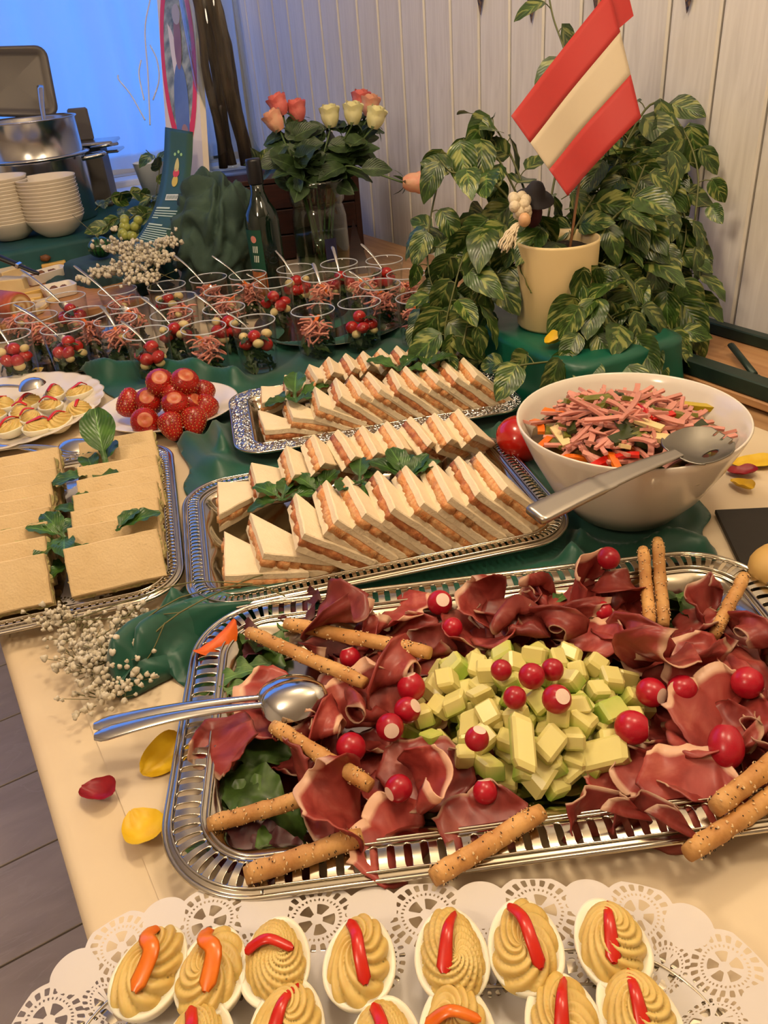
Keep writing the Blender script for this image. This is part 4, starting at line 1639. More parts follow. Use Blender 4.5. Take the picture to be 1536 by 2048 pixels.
# ---------------------------------------------------------------- strawberries
sm_, n_, p_ = newmat('strawberry_skin')
vo = tex(n_, 'ShaderNodeTexVoronoi', coord(n_), Scale=300)
nz = tex(n_, 'ShaderNodeTexNoise', coord(n_), Scale=40)
c_ = ramp(n_, [(.3, (134, 14, 10)), (.7, (172, 32, 18))], nz.outputs['Fac'])
f_ = ramp(n_, [(.10, (1., 1., 1.)), (.2, (0., 0., 0.))], vo.outputs['Distance'])
n_.links.new(mixc(n_, math_(n_, 'MULTIPLY', f_, .75), c_, (206, 150, 70)), p_.inputs['Base Color'])
p_.inputs['Roughness'].default_value = .28
b_ = nd(n_, 'ShaderNodeBump', Strength=1.0, Distance=.002)
n_.links.new(ramp(n_, [(0, (0., 0., 0.)), (.35, (1., 1., 1.))], vo.outputs['Distance']), b_.inputs['Height'])
n_.links.new(b_.outputs['Normal'], p_.inputs['Normal'])
scm = M_('strawberry_cut_top', (176, 74, 40), .4, col2=(190, 118, 70), ns=110)
sbody = MB().lathe([(0, -.034), (.006, -.0325), (.012, -.026), (.017, -.016), (.0195, -.006), (.0195, .002), (.0165, .0075), (.0105, .0112)], 22).mesh('body', sm_)
scut = MB().lathe([(.0105, .0112), (.008, .0122), (.004, .0116), (0, .0108)], 22).mesh('cut_top', scm)
sd_ = MB()
SPROF = [(0, -.034), (.006, -.0325), (.012, -.026), (.017, -.016), (.0195, -.006), (.0195, .002), (.0165, .0075)]
k_ = 0
for z_ in [-.031 + .0042 * q for q in range(9)]:
    for a_, b_ in zip(SPROF, SPROF[1:]):
        if a_[1] <= z_ <= b_[1]:
            r_ = a_[0] + (b_[0] - a_[0]) * (z_ - a_[1]) / (b_[1] - a_[1])
            sl_ = math.atan2(b_[1] - a_[1], b_[0] - a_[0])
    n_s = max(5, int(2 * PI * r_ / .0058))
    k_ += 1
    for q in range(n_s):
        a = 2 * PI * (q + .5 * (k_ % 2)) / n_s
        nrm_ = V((cos(a) * sin(sl_), sin(a) * sin(sl_), -cos(sl_)))
        sd_.ball((0, 0, 0), (.0011, .0007, .0004), 6, 4, M=frame((cos(a) * r_, sin(a) * r_, z_), (cos(a) * cos(sl_), sin(a) * cos(sl_), sin(sl_)), nrm_))
seedme = sd_.mesh('seeds', M_('strawberry_seed', (206, 156, 84), .5))
t = thing('strawberry', 'strawberry', 'strawberry')
part(seedme, 'seeds', None, t, 'tiny yellow seeds', kind='stuff')
part(sbody, 'body', None, t)
part(scut, 'cut_top', None, t, 'pale cut top where the leaves were')
SP = Proto(t)
SZ = PLS.z + .005
ST = [((258, 818), .022, (-.3, -.2, -.9), 'leftmost at the back, tip turned up', 1.0), ((290, 843), .020, (-.1, -.75, .5), 'front left, its cut top facing the viewer', 1.1), ((340, 842), .019, (.1, .7, .6), 'front middle, seedy side showing', .98), ((297, 800), .036, (-.2, -.5, .6), 'left of the middle, second layer', 1.1),
      ((350, 805), .040, (-.1, -.5, .85), 'in the middle of the second layer, flat cut top up', 1.05), ((388, 832), .020, (.3, .6, .6), 'front right, seedy side showing', 1.0), ((414, 808), .022, (.7, .5, .5), 'rightmost, red all over', 1.0), ((385, 805), .030, (.5, -.6, .6), 'right of the middle, half hidden, pale cut top', .95),
      ((408, 778), .032, (.6, .6, .5), 'back right, leaning outwards', .95), ((320, 763), .062, (-.1, -.6, .75), 'upper left of the two on top', 1.12), ((370, 761), .062, (.1, -.5, .8), 'upper right of the two on top', 1.12), ((345, 782), .048, (0, .3, .9), 'wedged under the two top ones', .9), ((275, 805), .028, (-.6, .4, .6), 'back left, mostly hidden by the second layer', .9)]
for (px, py), z, d, lab, sc in ST:
    p = W(px, py, SZ + z)
    q = V(d).normalized().to_track_quat('Z', 'Y').to_matrix().to_4x4()
    SP.place(Matrix.Translation(p) @ q @ Matrix.Diagonal((sc, sc, sc, 1)), 'strawberry on the oval plate, ' + lab, 'strawberries on the oval plate')

# ================================================================== BOWL OF SAUSAGE SALAD
bz = TZ + .009
BR = .1245
prof = [(0, .003), (.045, .003), (.058, .010), (.083, .040), (.106, .080), (.1195, .110), (.1235, .1190), (.1250, .1200), (.1262, .1185), (.1225, .108), (.109, .078), (.086, .036), (.061, .005), (.050, .0), (0, .0)]
solo(MB().lathe(prof, 72), 'salad_bowl', porc, 'large white porcelain bowl full of sausage salad on the green cloth', 'bowl', M=TR(BOWL.x, BOWL.y, bz))
sal = thing('sausage_salad', 'sausage salad of pink strips, peppers and gherkins heaped in the white bowl', 'salad', TR(BOWL.x, BOWL.y, bz))
salb = M_('salad_dressing', (120, 92, 48), .3, col2=(84, 62, 32), ns=60)
saus = M_('sausage_strip', (196, 128, 112), .38, col2=(206, 142, 126), ns=50, sss=.15, vary=.25)
pick = M_('gherkin', (92, 94, 30), .3, col2=(124, 120, 48), ns=80, vary=.3)
pickd = M_('gherkin_dark', (46, 56, 22), .3, vary=.3)
chee = M_('cheese_strip', (222, 196, 140), .45)
pepy = M_('yellow_pepper', (184, 158, 30), .28)
mb = MB().lathe([(0, .106), (.04, .104), (.08, .097), (.1, .090), (.1128, .088)], 40)
mb.disp(lambda p: V((p.x, p.y, p.z + .004 * noise.noise(p * 60))))
part(mb, 'dressing', salb, sal)


def mound(x, y):
    return .089 + .030 * max(0, 1 - ((x + .012) ** 2 + (y - .005) ** 2) / .0105)


def curved_strip(L, w_, h, curv, nm, mt):
    n = 8

    def fn(u, v):
        s = (u - .5) * L
        a = s * curv
        x = sin(a) / curv if abs(curv) > .5 else s
        y = (1 - cos(a)) / curv if abs(curv) > .5 else 0
        k = int(round(v * 4)) % 4
        dy, dz = ((-w_, -h), (w_, -h), (w_, h), (-w_, h))[k]
        return (x - sin(a) * dy / 2, y + cos(a) * dy / 2, dz / 2 + .002 * sin(PI * u) * curv * .08)
    mb = MB().grid(fn, n, 4, cv=True)
    mb.f.append((0, 1, 2, 3))
    mb.f.append(tuple(n * 4 + k for k in (3, 2, 1, 0)))
    return mb.mesh(nm, mt, False)


SAU = [curved_strip(.045, .0042, .0032, 6, 'sausage_strip', saus), curved_strip(.052, .0045, .003, 14, 'sausage_strip', saus), curved_strip(.038, .005, .003, -10, 'sausage_strip', saus), curved_strip(.056, .004, .0035, 2, 'sausage_strip', saus), curved_strip(.048, .0062, .0028, 20, 'sausage_strip', saus)]
EXT = {'orange_pepper': curved_strip(.034, .008, .004, 22, 'orange_pepper', orgp), 'red_pepper': curved_strip(.036, .007, .004, 16, 'red_pepper', redp), 'gherkin': curved_strip(.030, .008, .005, 8, 'gherkin', pick), 'gherkin_slice': curved_strip(.028, .010, .004, 10, 'gherkin_slice', pickd), 'cheese_strip': curved_strip(.034, .011, .004, 1, 'cheese_strip', chee)}
rgs = random.Random(21)


def in_salad(n, me, nm, up=.0, tl=.35, rmax=.093):
    for _ in range(n):
        a, r = rgs.uniform(0, 6.283), math.sqrt(rgs.random()) * rmax
        x, y = cos(a) * r, sin(a) * r
        part(me if not isinstance(me, list) else rgs.choice(me), nm, None, sal, M=TR(x, y, mound(x, y) + rgs.uniform(.001, .009) + up, rgs.uniform(0, 6.28), rgs.uniform(-.5, .5), rgs.uniform(-tl, tl)))


in_salad(165, SAU, 'sausage_strip')
in_salad(40, SAU, 'sausage_strip', .005, .5, .07)
in_salad(4, EXT['orange_pepper'], 'orange_pepper')
in_salad(4, EXT['red_pepper'], 'red_pepper', .001)
in_salad(20, EXT['gherkin'], 'gherkin', .002)
in_salad(16, EXT['gherkin_slice'], 'gherkin_slice', .001)
in_salad(7, EXT['cheese_strip'], 'cheese_strip', .003)


def in_salad_at(px, py, me, nm, rz, z=.098, sc=1.0, rx=0):
    z += .009
    p = W(px, py, bz + z)
    part(me, nm, None, sal, M=TR(p.x - BOWL.x, p.y - BOWL.y, z, rz, rx, 0, sc))


in_salad_at(1365, 812, curved_strip(.075, .010, .006, 9, 'yellow_pepper', pepy), 'yellow_pepper', -1.05, .090)
in_salad_at(1078, 853, EXT['orange_pepper'], 'orange_pepper', 1.2, .096)
in_salad_at(1096, 885, EXT['orange_pepper'], 'orange_pepper', .4, .094)
in_salad_at(1140, 920, EXT['orange_pepper'], 'orange_pepper', -.7, .090)
in_salad_at(1215, 925, EXT['red_pepper'], 'red_pepper', .1, .094, 1.4)
in_salad_at(1310, 875, EXT['cheese_strip'], 'cheese_strip', -1.0, .108, 1.3)
in_salad_at(1230, 885, MB().ball((0, 0, 0), (.020, .010, .002), 16, 4).mesh('sausage_slice', saus), 'sausage_slice', -.75, .110, 1.0, .3)
in_salad_at(1195, 865, MB().ball((0, 0, 0), (.012, .007, .002), 16, 4).mesh('sausage_slice', saus), 'sausage_slice', 1.9, .112, 1.0, .5)
in_salad_at(1260, 875, EXT['gherkin_slice'], 'gherkin_slice', -.1, .110, 1.7)
in_salad_at(1410, 920, EXT['gherkin'], 'gherkin', .6, .086, 1.2)

# salad server: broad spork head in the bowl, flat handle over the rim
a, b = W(1068, 1032, bz + .130), W(1444, 868, bz + .127)
L = (b - a).length
hd = .072
srv = thing('salad_server', 'flat steel salad server with slotted head resting in the white bowl', 'salad server', frame(a, b - a, (.0, -.15, 1)))
mb = MB()


def hfn(u, v):
    x = u * (L - hd + .006)
    if u < .5:
        w_ = .0128 - .003 * u
    else:
        w_ = .0105 - .004 * (u - .5) * 2
    if u < .02:
        w_ *= .85
    a_ = 2 * PI * v
    c_, s_ = cos(a_), sin(a_)
    z = (.0032 if u < .42 else .0016) * max(-1, min(1, s_ * 1.6)) + .004 * sin(PI * u)
    return (x, max(-1, min(1, c_ * 1.25)) * w_, z)


mb.grid(hfn, 40, 16, cv=True)
mb.f.append(tuple(range(16)))
part(mb, 'handle', silver('brushed_handle', (170, 164, 156), .32), srv)
nx, ny = 60, 44
Fd = np.zeros((nx + 1, ny + 1))
for i in range(nx + 1):
    for j in range(ny + 1):
        x, y = i / nx, j / ny * 2 - 1
        hw_ = .029 * max(0, 1 - abs((x - .52) / .52) ** 2.4) ** .45 + .0035 * (x < .2)
        f = hw_ - abs(y) * .034
        # three tines at the tip: two notches; one oval slot beside the middle
        u_, v_ = (x - .60) * hd, y * .034 + .011
        f = min(f, math.hypot(u_ / 2.2, v_) - .0046, )
        for q in (-.42, -.14, .14):
            f = min(f, max(abs(y - q) * .034 - .0013, (.90 - x) * hd))
        Fd[i, j] = f


def sf(i, j):
    x, y = i / nx, j / ny * 2 - 1
    return (L - hd + x * hd, y * .034, .001 - .011 * sin(PI * min(1, x)) * (1 - y * y) + .003 * y * y)


o = part(msq(Fd, sf), 'head', silver('server_steel', (140, 136, 128), .32), srv)
md = o.modifiers.new('thickness', 'SOLIDIFY')
md.thickness = .0016

# tomato beside the bowl
tomm = M_('tomato_skin', (170, 18, 12), .18, col2=(186, 34, 18), ns=12, coat=.4)
t = thing('tomato', 'single red tomato lying on the green cloth behind the left side of the white bowl', 'tomato')
part(MB().ball((0, 0, 0), (.034, .034, .029), 26, 16, fn=lambda p: 1 + .02 * cos(5 * math.atan2(p.y, p.x)) * (1 - abs(p.z))), 'body', tomm, t)
part(MB().tube([(0, 0, .026), (.001, 0, .032)], .002, 6), 'stem', M_('tomato_stem', (70, 84, 36), .6), t)
p = W(1042, 880, TZ + .036)
t.matrix_basis = TR(p.x, p.y, TZ + .038, 0, .4, .3)

# ================================================================== PETALS, ORANGE PEPPER PIECES, FLOWER SPRAY
def petal_mat(name, a, b, rough=.45):
    m = M_(name, a, rough, col2=b, ns=60)
    return m


PM = {'yellow': petal_mat('yellow_petal', (216, 172, 14), (226, 188, 40)), 'red': petal_mat('red_petal', (128, 4, 20), (150, 10, 26)), 'orange': petal_mat('orange_petal', (214, 86, 14), (226, 104, 24))}


def petal(col, L, Wd, curl, cup, seed):
    def fn(u, v):
        s = v * 2 - 1
        w_ = Wd * max(.03, 1 - abs(2 * u - 1) ** 2.6) ** .5 * (.72 + .34 * u)
        r_ = .002 * noise.noise(V((u * 4, s * 3, seed)))
        return (L * (u - .5), s * w_, cup * s * s * (w_ / Wd) ** 2 + curl * (u - .4) ** 2 * 4 + r_)
    mb = MB().grid(fn, 12, 10)
    mz = min(p[2] for p in mb.v)
    mb.disp(lambda p: V((p.x, p.y, p.z - mz)))
    return mb


for col, px, py, z, L, Wd, curl, cup, rz, rx, lab, sd in (
        ('red', 197, 1588, TZ, .034, .013, .006, .012, -.9, .0, 'dark red rose petal lying on the cream paper left of the ham tray', 1), ('yellow', 325, 1515, TZ, .044, .017, .006, .014, .3, .5, 'yellow petal leaning against the left rim of the ham tray', 2), ('yellow', 290, 1662, TZ, .043, .018, .010, .010, -1.4, 0, 'yellow petal lying on the cream paper near the front left corner', 3),
        ('yellow', 1108, 684, TZ + .098, .030, .015, .006, .016, -.2, .0, 'cupped yellow petal lying at the foot of the plant pot', 4), ('red', 1483, 945, TZ, .036, .013, .006, .008, -.9, 0, 'dark red petal right of the white bowl', 5), ('yellow', 1483, 972, TZ + .001, .034, .010, .004, .010, -1.7, 0, 'narrow yellow petal touching the red one right of the bowl', 6),
        ('yellow', 1510, 925, TZ, .060, .018, .004, .006, -.6, 0, 'large yellow petal at the right picture edge beyond the red one', 7), ('yellow', 70, 748, TZ + .002, .045, .012, .004, .006, .7, 0, 'yellow petal behind the wavy egg plate', 8), ('yellow', 255, 882, TZ, .05, .012, .002, .004, -.4, 0, 'yellow petal half under the strawberry plate', 9)):
    p = W(px, py, z + .006)
    solo(petal(col, L, Wd, curl, cup, sd), 'petal', PM[col], lab, 'petal', M=TR(p.x, p.y, z + .0042, rz, rx))
for px, py, z, rz, lab, sd in ((433, 1287, HZ + .026, .3, 'wide orange petal over the back left corner of the ham tray', 1), (268, 1283, TZ + .014, -.5, 'crumpled orange petal among the small white flowers', 2)):
    p = W(px, py, z)
    mb = petal('orange', .05, .012, .006, -.016, sd + 20)
    solo(mb, 'petal', PM['orange'], lab, 'petal', M=TR(p.x, p.y, z - .008, rz))

stm = M_('dry_flower_stem', (104, 100, 56), .6)
blm = M_('tiny_white_blossom', (214, 206, 190), .8, col2=(190, 178, 150), ns=300)


def spray(name, label, cat, stems, clusters, sc, nb, seed, root=None):
    rg_ = random.Random(seed)
    t = thing(name, label, cat, clusters[0][0])
    o = V(clusters[0][0])
    mb = MB()
    for pts_, r in stems:
        mb.tube([p - o for p in bez(pts_, 12)], r, 5)
    bl = MB()
    for c, rad, n in clusters:
        for _ in range(int(n * 1.5)):
            p = V(c) + V((rg_.gauss(0, rad), rg_.gauss(0, rad), abs(rg_.gauss(0, rad * .55))))
            p.z = max(p.z, V(c).z - .012, TZ + .006)
            q = p - o
            bl.ball(q, sc * rg_.uniform(.6, 1.35), 7, 5, fn=lambda d: 1 + .4 * sin(d.x * 8 + d.y * 7 + q.x * 900) * cos(d.z * 6 + q.y * 700))
            if rg_.random() < .5:
                mb.tube([q, (q * .4 + (V(c) - o) * .6) + V((0, 0, -.004))], .0004, 4, cap=False)
    part(mb, 'stems', stm, t, 'thin olive stems', kind='stuff')
    part(bl, 'blossoms', blm, t, 'tiny white blossoms', kind='stuff')
    return t


z = TZ + .03
S = lambda px, py, zz=.03: W(px, py, TZ + zz)
cl = [(S(150, 1265, .02), .015, 46), (S(195, 1330, .02), .016, 60), (S(230, 1300, .028), .016, 60), (S(110, 1240, .028), .010, 26), (S(250, 1360, .016), .014, 50), (S(215, 1390, .012), .014, 36), (S(160, 1320, .02), .014, 36), (S(255, 1240, .034), .010, 22)]
st_ = [([S(570, 1192, .038), S(500, 1170, .05), S(360, 1195, .06), S(250, 1270, .04), S(190, 1320, .02)], .0008), ([S(505, 1168, .05), S(380, 1165, .055), S(260, 1200, .05), S(120, 1250, .03)], .0007), ([S(560, 1140, .03), S(480, 1165, .05), S(360, 1225, .05), S(280, 1290, .035), S(200, 1330, .02)], .0008),
       ([S(360, 1225, .05), S(260, 1235, .045), S(150, 1240, .035)], .0006), ([S(300, 1190, .05), S(220, 1260, .035), S(160, 1290, .02)], .0006), ([S(250, 1320, .03), S(200, 1350, .02), S(160, 1340, .02)], .0006), ([S(330, 1245, .05), S(300, 1310, .03), S(255, 1360, .016)], .0006)]
spray('flower_spray', 'spray of tiny white flowers lying on the paper before the finger sandwich tray', 'flowers', st_, cl, .0026, 0, 3)

# spoon and fork behind the finger sandwiches, spoon on the far egg plate, dark napkin card
a, b = W(-30, 905, TZ + .012), W(190, 893, TZ + .020)
solo(spoon_mesh(.2, .021, .064, .0065), 'serving_spoon', cutl, 'steel serving spoon lying hollow side down behind the finger sandwich tray', 'spoon', M=frame(a, b - a, (0, 0, 1), ((b - a).length / .2, 1, 1.1)))


def fork_mesh(L=.19):
    mb = MB()
    mb.grid(lambda u, v: (u * L * .68, cos(2 * PI * v) * (.006 - .0035 * u), .0013 * sin(2 * PI * v) + .006 * sin(PI * u)), 14, 8, cv=True)
    mb.grid(lambda u, v: (L * (.66 + .14 * u), (v * 2 - 1) * (.003 + .008 * min(1, u * 1.5)), .003 * sin(u * 2)), 6, 6)
    for k in range(4):
        y = -.0093 + .0062 * k
        mb.tube([(L * .795, y, .0027), (L * .9, y, .001), (L, y * .95, .004)], [.0016, .0014, .0007], 6)
    return mb


a, b = W(-40, 892, TZ + .008), W(155, 915, TZ + .022)
solo(fork_mesh(.2), 'serving_fork', cutl, 'steel serving fork with its prongs on the back rim of the finger sandwich tray', 'fork', M=frame(a, b - a, (0, 0, 1), ((b - a).length / .2, 1.1, 1)))
a, b = W(-40, 785, ez2 + .030), W(88, 768, ez2 + .045)
solo(spoon_mesh(.17, .022, .06, .006), 'serving_spoon', cutl, 'steel spoon lying behind the eggs on the wavy white plate', 'spoon', M=frame(a, b - a, (0, 0, 1), ((b - a).length / .17, 1, 1)))

# ================================================================== SALAD GLASSES
glassm = thin_glass('tumbler_glass', (251, 252, 252), 1.0)
CH = .087
cprof = [(0, .0), (.029, .0), (.0325, .003), (.0335, .012), (.0375, .060), (.0398, CH - .001), (.0392, CH), (.0384, CH - .001), (.0362, .060), (.0322, .014), (.030, .0105), (0, .0095)]
cupme = MB().lathe(cprof, 36).mesh('salad_glass', glassm)
rimm, n_, p_ = newmat('glass_rim_highlight')  # pale half-opaque colour stands in for the bright highlight along the tumbler rim
p_.inputs['Base Color'].default_value = rgb((226, 232, 240))
p_.inputs['Roughness'].default_value = .08
p_.inputs['Alpha'].default_value = .55
rimme = MB().grid(lambda u, v: (lambda b: ((.0391 + cos(b) * .0011) * cos(2 * PI * u), (.0391 + cos(b) * .0011) * sin(2 * PI * u), CH - .0004 + sin(b) * .0011))(2 * PI * v), 40, 8, cu=True, cv=True).mesh('rim', rimm)
darkl = leaf_mat('dark_salad_leaf', (30, 44, 16), (66, 88, 34), rough=.4)
CL = [MB().grid(leaf_fn(.042, .013, .5, .4, .003, 'lobed' if k % 2 else 'oval', k), 10, 4).mesh('leaf', darkl) for k in range(3)]
sauc = M_('sausage_strip_pink', (212, 132, 112), .4, col2=(222, 150, 130), ns=50, sss=.15, vary=.2)
CS = [curved_strip(.040, .0035, .003, c_, 'sausage_strip', sauc) for c_ in (10, 30, -24, 44)]
ctom = MB().ball((0, 0, 0), (.0135, .0135, .0125), 16, 10).mesh('tomato', tomm)
ctomh = MB().ball((0, 0, 0), (.0145, .0145, .0125), 16, 10, fn=lambda p: 1 if p.z > -.2 else .8).mesh('tomato_half', tomm)
mozz = M_('mozzarella', (222, 198, 138), .4, sss=.2)
cmoz = MB().ball((0, 0, 0), (.0105, .009, .008), 12, 8).mesh('mozzarella', mozz)
corn_ = M_('dark_onion', (70, 22, 24), .35)


def content(kind, seed):
    r_ = random.Random(seed)
    nm = ('sausage_salad', 'tomato_salad')[kind]
    t = thing(nm, nm, 'salad')

    def rp(rm, z):
        a, r = r_.uniform(0, 6.283), math.sqrt(r_.random()) * rm
        return cos(a) * r, sin(a) * r, z
    n0 = 15 if kind == 0 else 20
    for k in range(n0):
        a = 6.283 * k / n0
        part(CL[k % 3], 'leaf', None, t, M=TR(cos(a) * .018, sin(a) * .018, (.014 + (k % 4) * .008), a + 2.2 + r_.uniform(-.6, .6), r_.uniform(-.6, .6), r_.uniform(-.2, .4), .74))
    if kind == 0:
        for k in range(46):
            x, y, z = rp(.0265, r_.uniform(.030, .066))
            part(r_.choice(CS), 'sausage_strip', None, t, M=TR(x * .8, y * .8, z, r_.uniform(0, 6.28), r_.uniform(-.7, .7), r_.uniform(-.6, .6), .84))
        part(EXT['orange_pepper'], 'orange_pepper', None, t, M=TR(.008, .004, .064, r_.uniform(0, 6), .3, -.7, .7))
        x, y, z = rp(.018, .056)
        part(cmoz, 'mozzarella', None, t, M=TR(x, y, z, 0, 0, 0, .8))
    else:
        for k in range(5):
            a = 6.283 * k / 5 + r_.uniform(-.3, .3)
            z = .044 if k < 4 else .060
            rr = .0185 if k < 4 else .004
            me = (ctom, ctomh)[k % 2]
            part(me, 'cherry_tomato', None, t, M=TR(cos(a) * rr, sin(a) * rr, z, a, r_.uniform(-1, 1), 0, .92))
        for k in range(4):
            a = 6.283 * (k + .5) / 4 + r_.uniform(-.3, .3)
            part(cmoz, 'mozzarella', None, t, M=TR(cos(a) * .021, sin(a) * .021, r_.choice((.034, .052, .060)), r_.uniform(0, 6), .3, 0, r_.uniform(.85, 1.1)))
        for k in range(3):
            x, y, z = rp(.014, .058)
            part(CL[k], 'leaf', None, t, M=TR(x, y, z, r_.uniform(0, 6), 0, -.3, .55))
    return Proto(t)


CONT = {(k, s): content(k, 60 + s + 7 * k) for k in (0, 1) for s in (0, 1)}
tea = MB().lathe([(0, .001), (.115, .001), (.128, .004), (.140, .0075), (.1415, .0085), (.140, .0065), (.126, .0025), (.11, 0), (0, 0)], 64).mesh('round_tray', silv)
TRAYS = [(.235, 1.655), (.70, 1.43)]
o = link('round_tray', tea, None, TR(TRAYS[0][0], TRAYS[0][1], TZ + .0042))
tag(o, 'round silver tray under the left group of salad glasses', 'tray')
o = link('round_tray', tea, None, TR(TRAYS[1][0], TRAYS[1][1], TZ + .0105, 0, 0, 0, 1.12))
tag(o, 'round silver tray under the right group of salad glasses, near the plant', 'tray')
cups = [((15, 668), 1), ((124, 652), 1), ((71, 629), 0), ((170, 620), 0), ((27, 612), 0), ((130, 590), 1), ((230, 636), 0), ((291, 662), 1), ((255, 603), 0), ((234, 577), 0), ((332, 568), 1), ((352, 592), 0), ((342, 625), 1), ((406, 652), 0), ((447, 613), 1), ((447, 578), 0), ((416, 553), 0), ((494, 547), 0),
        ((505, 639), 1), ((546, 568), 1), ((590, 534), 1), ((625, 617), 0), ((644, 556), 0), ((678, 529), 1), ((722, 547), 0), ((718, 602), 1), ((760, 571), 0), ((768, 517), 1), ((834, 592), 0), ((812, 545), 0)]
CP = []
for (px, py), kd in cups:
    p = W(px, py, TZ + .009 + CH)
    CP.append([p.x, p.y, kd])
for it in range(30):             # glasses stand clear of each other
    for i in range(len(CP)):
        for j in range(i):
            dx, dy = CP[i][0] - CP[j][0], CP[i][1] - CP[j][1]
            q = math.hypot(dx, dy)
            if q < .084:
                m_ = (.084 - q) / 2 / q
                CP[i][0] += dx * m_
                CP[i][1] += dy * m_
                CP[j][0] -= dx * m_
                CP[j][1] -= dy * m_
order = sorted(range(len(CP)), key=lambda i: -cups[i][0][1])
rows = [order[:7], order[7:14], order[14:22], order[22:]]
rown = ['front row', 'second row', 'third row', 'back row']
CLAB = {}
for r_, row in enumerate(rows):
    for c_, i in enumerate(sorted(row, key=lambda i: cups[i][0][0])):
        CLAB[i] = f'{ORD[c_]} from the left in the {rown[r_]} of glasses'
CZ = {}
for i, (x, y, kd) in enumerate(CP):
    z = TZ + .0065
    if math.hypot(x - TRAYS[0][0], y - TRAYS[0][1]) < .12:
        z = TZ + .0055
    elif math.hypot(x - TRAYS[1][0], y - TRAYS[1][1]) < .135:
        z = TZ + .012
    CZ[i] = z
    o = link('salad_glass', cupme, None, TR(x, y, z, rnd(0, 6)))
    tag(o, 'clear glass tumbler, ' + CLAB[i], 'glass', 'salad glasses')
    part(rimme, 'rim', None, o)
    CONT[(kd, i % 2)].place(TR(x, y, z, rnd(0, 6.28)), ('pink sausage salad in the glass ', 'tomato and mozzarella salad in the glass ')[kd] + CLAB[i].replace(' of glasses', ''), 'salad portions in the glasses')
tsp = MB()
tsp.grid(lambda u, v: (u * .125, cos(2 * PI * v) * (.0046 - .0026 * u if u > .03 else .0028), .0011 * sin(2 * PI * v) + .004 * sin(PI * u)), 14, 8, cv=True)
tsp.grid(lambda u, v: (.122 + .042 * u, (v * 2 - 1) * .0125 * math.sqrt(max(0, 1 - (2 * u - 1) ** 2)) + (v - .5) * .002, -.006 * sin(PI * u) * (1 - (2 * v - 1) ** 2)), 10, 8)
tspm = tsp.mesh('teaspoon', cutl)
for i, (px, py) in ((5, (38, 552)), (8, (145, 540)), (10, (280, 522)), (16, (350, 507)), (17, (421, 520)), (20, (557, 488)), (23, (668, 488)), (27, (730, 480)), (22, (636, 543)), (26, (694, 552)), (19, (492, 562)), (14, (389, 590)), (18, (452, 632)), (12, (282, 592)), (7, (243, 640)), (6, (207, 606)), (1, (24, 644)), (0, (-22, 622))):
    x, y, _ = CP[i]
    z = CZ[i]
    rim = V((x, y, z + CH))
    tip = RZ(px, py, depth(rim) + .01)
    if tip.z < z + CH + .012:
        tip.z = z + CH + .012
    dh = V((tip.x - x, tip.y - y, 0))
    dh.normalize()
    side = V((x, y, z + CH + .003)) + dh * .0345      # leans on the inside of the rim
    d = (side - tip).normalized()
    L = .164
    end = tip + d * L
    lo = (side - tip).length
    # keep the bowl of the spoon inside the glass
    bot = V((x, y, z + .05)) - dh * .012
    d2 = (bot - side).normalized()
    tip2 = side - d2 * lo
    o = link('teaspoon', tspm, None, frame(tip2, d2, (0, 0, 1), ((lo + .056) / L, 1, 1)))
    tag(o, 'steel spoon standing in the glass ' + CLAB[i].replace(' of glasses', ''), 'spoon', 'spoons in the salad glasses')

# ================================================================== PLANT POT ON THE DRAPED BOX
bxm = M_('draped_box_satin', (14, 92, 70), .40, col2=(10, 74, 56), ns=7)
bxc, bxr = V((.858, .952, TZ + .004)), -.06


def dbox(u, v):
    # cloth over a box: top, then sides that flare out into folds
    a = 2 * PI * u
    hx_, hy_ = .108, .190
    c, s = cos(a), sin(a)
    k = 1 / max(abs(c) / hx_, abs(s) / hy_)
    e = 1 / ((abs(c) / hx_) ** 9 + (abs(s) / hy_) ** 9) ** (1 / 9)
    if v < .5:
        r = e * v / .5
        return (c * r, s * r, .091 - .0015 * noise.noise(V((c * r * 30, s * r * 30, 1))) ** 2 - (.004 if v > .47 else 0))
    f = (v - .5) / .5
    fl = .010 * f + .010 * f * noise.noise(V((c * 7, s * 7, 3 + f * .6)))
    return (c * (e + fl + .002), s * (e + fl + .002), .087 * (1 - f) + .0005)


mb = MB().grid(dbox, 120, 24, cu=True)
solo(mb, 'draped_box', bxm, 'low box covered in dark green satin under the plant pot', 'box', M=TR(bxc.x, bxc.y, bxc.z, bxr))
pz = bxc.z + .0918
PC = V((.848, .934, pz))
potm = M_('cream_plastic_pot', (226, 202, 150), .38, col2=(220, 194, 140), ns=8)
plant = thing('potted_vine', 'variegated climbing plant spilling from a cream pot on the green box', 'plant', PC)
part(MB().lathe([(0, .001), (.056, .0), (.0588, .004), (.0605, .08), (.0622, .126), (.0622, .130), (.0596, .130), (.0575, .116), (.056, .112)], 48), 'pot', potm, plant)
part(MB().lathe([(.0572, .112), (.04, .114), (.02, .116), (0, .117)], 24).disp(lambda p: V((p.x, p.y, p.z + .004 * noise.noise(p * 90)))), 'soil', M_('potting_soil', (34, 24, 16), .95, bump=.8), plant)
vinem = leaf_mat('variegated_vine_leaf', (30, 52, 18), (66, 94, 36), cream=(150, 156, 84), var=.25, rough=.3)
vstm = M_('vine_stem', (88, 92, 44), .5)
VL = [MB().grid(leaf_fn(.066, .0235, .12 + .12 * k, .22 - .06 * k, .0012, 'heart', k), 14, 8).mesh('leaf', vinem) for k in range(4)]
ZP = depth(PC)


def PV(px, py, dz=0.0):
    Z = ZP + dz
    p = RZ(px, py, Z)
    while p.x > 1.165:
        Z -= .02
        p = RZ(px, py, Z)
    return p


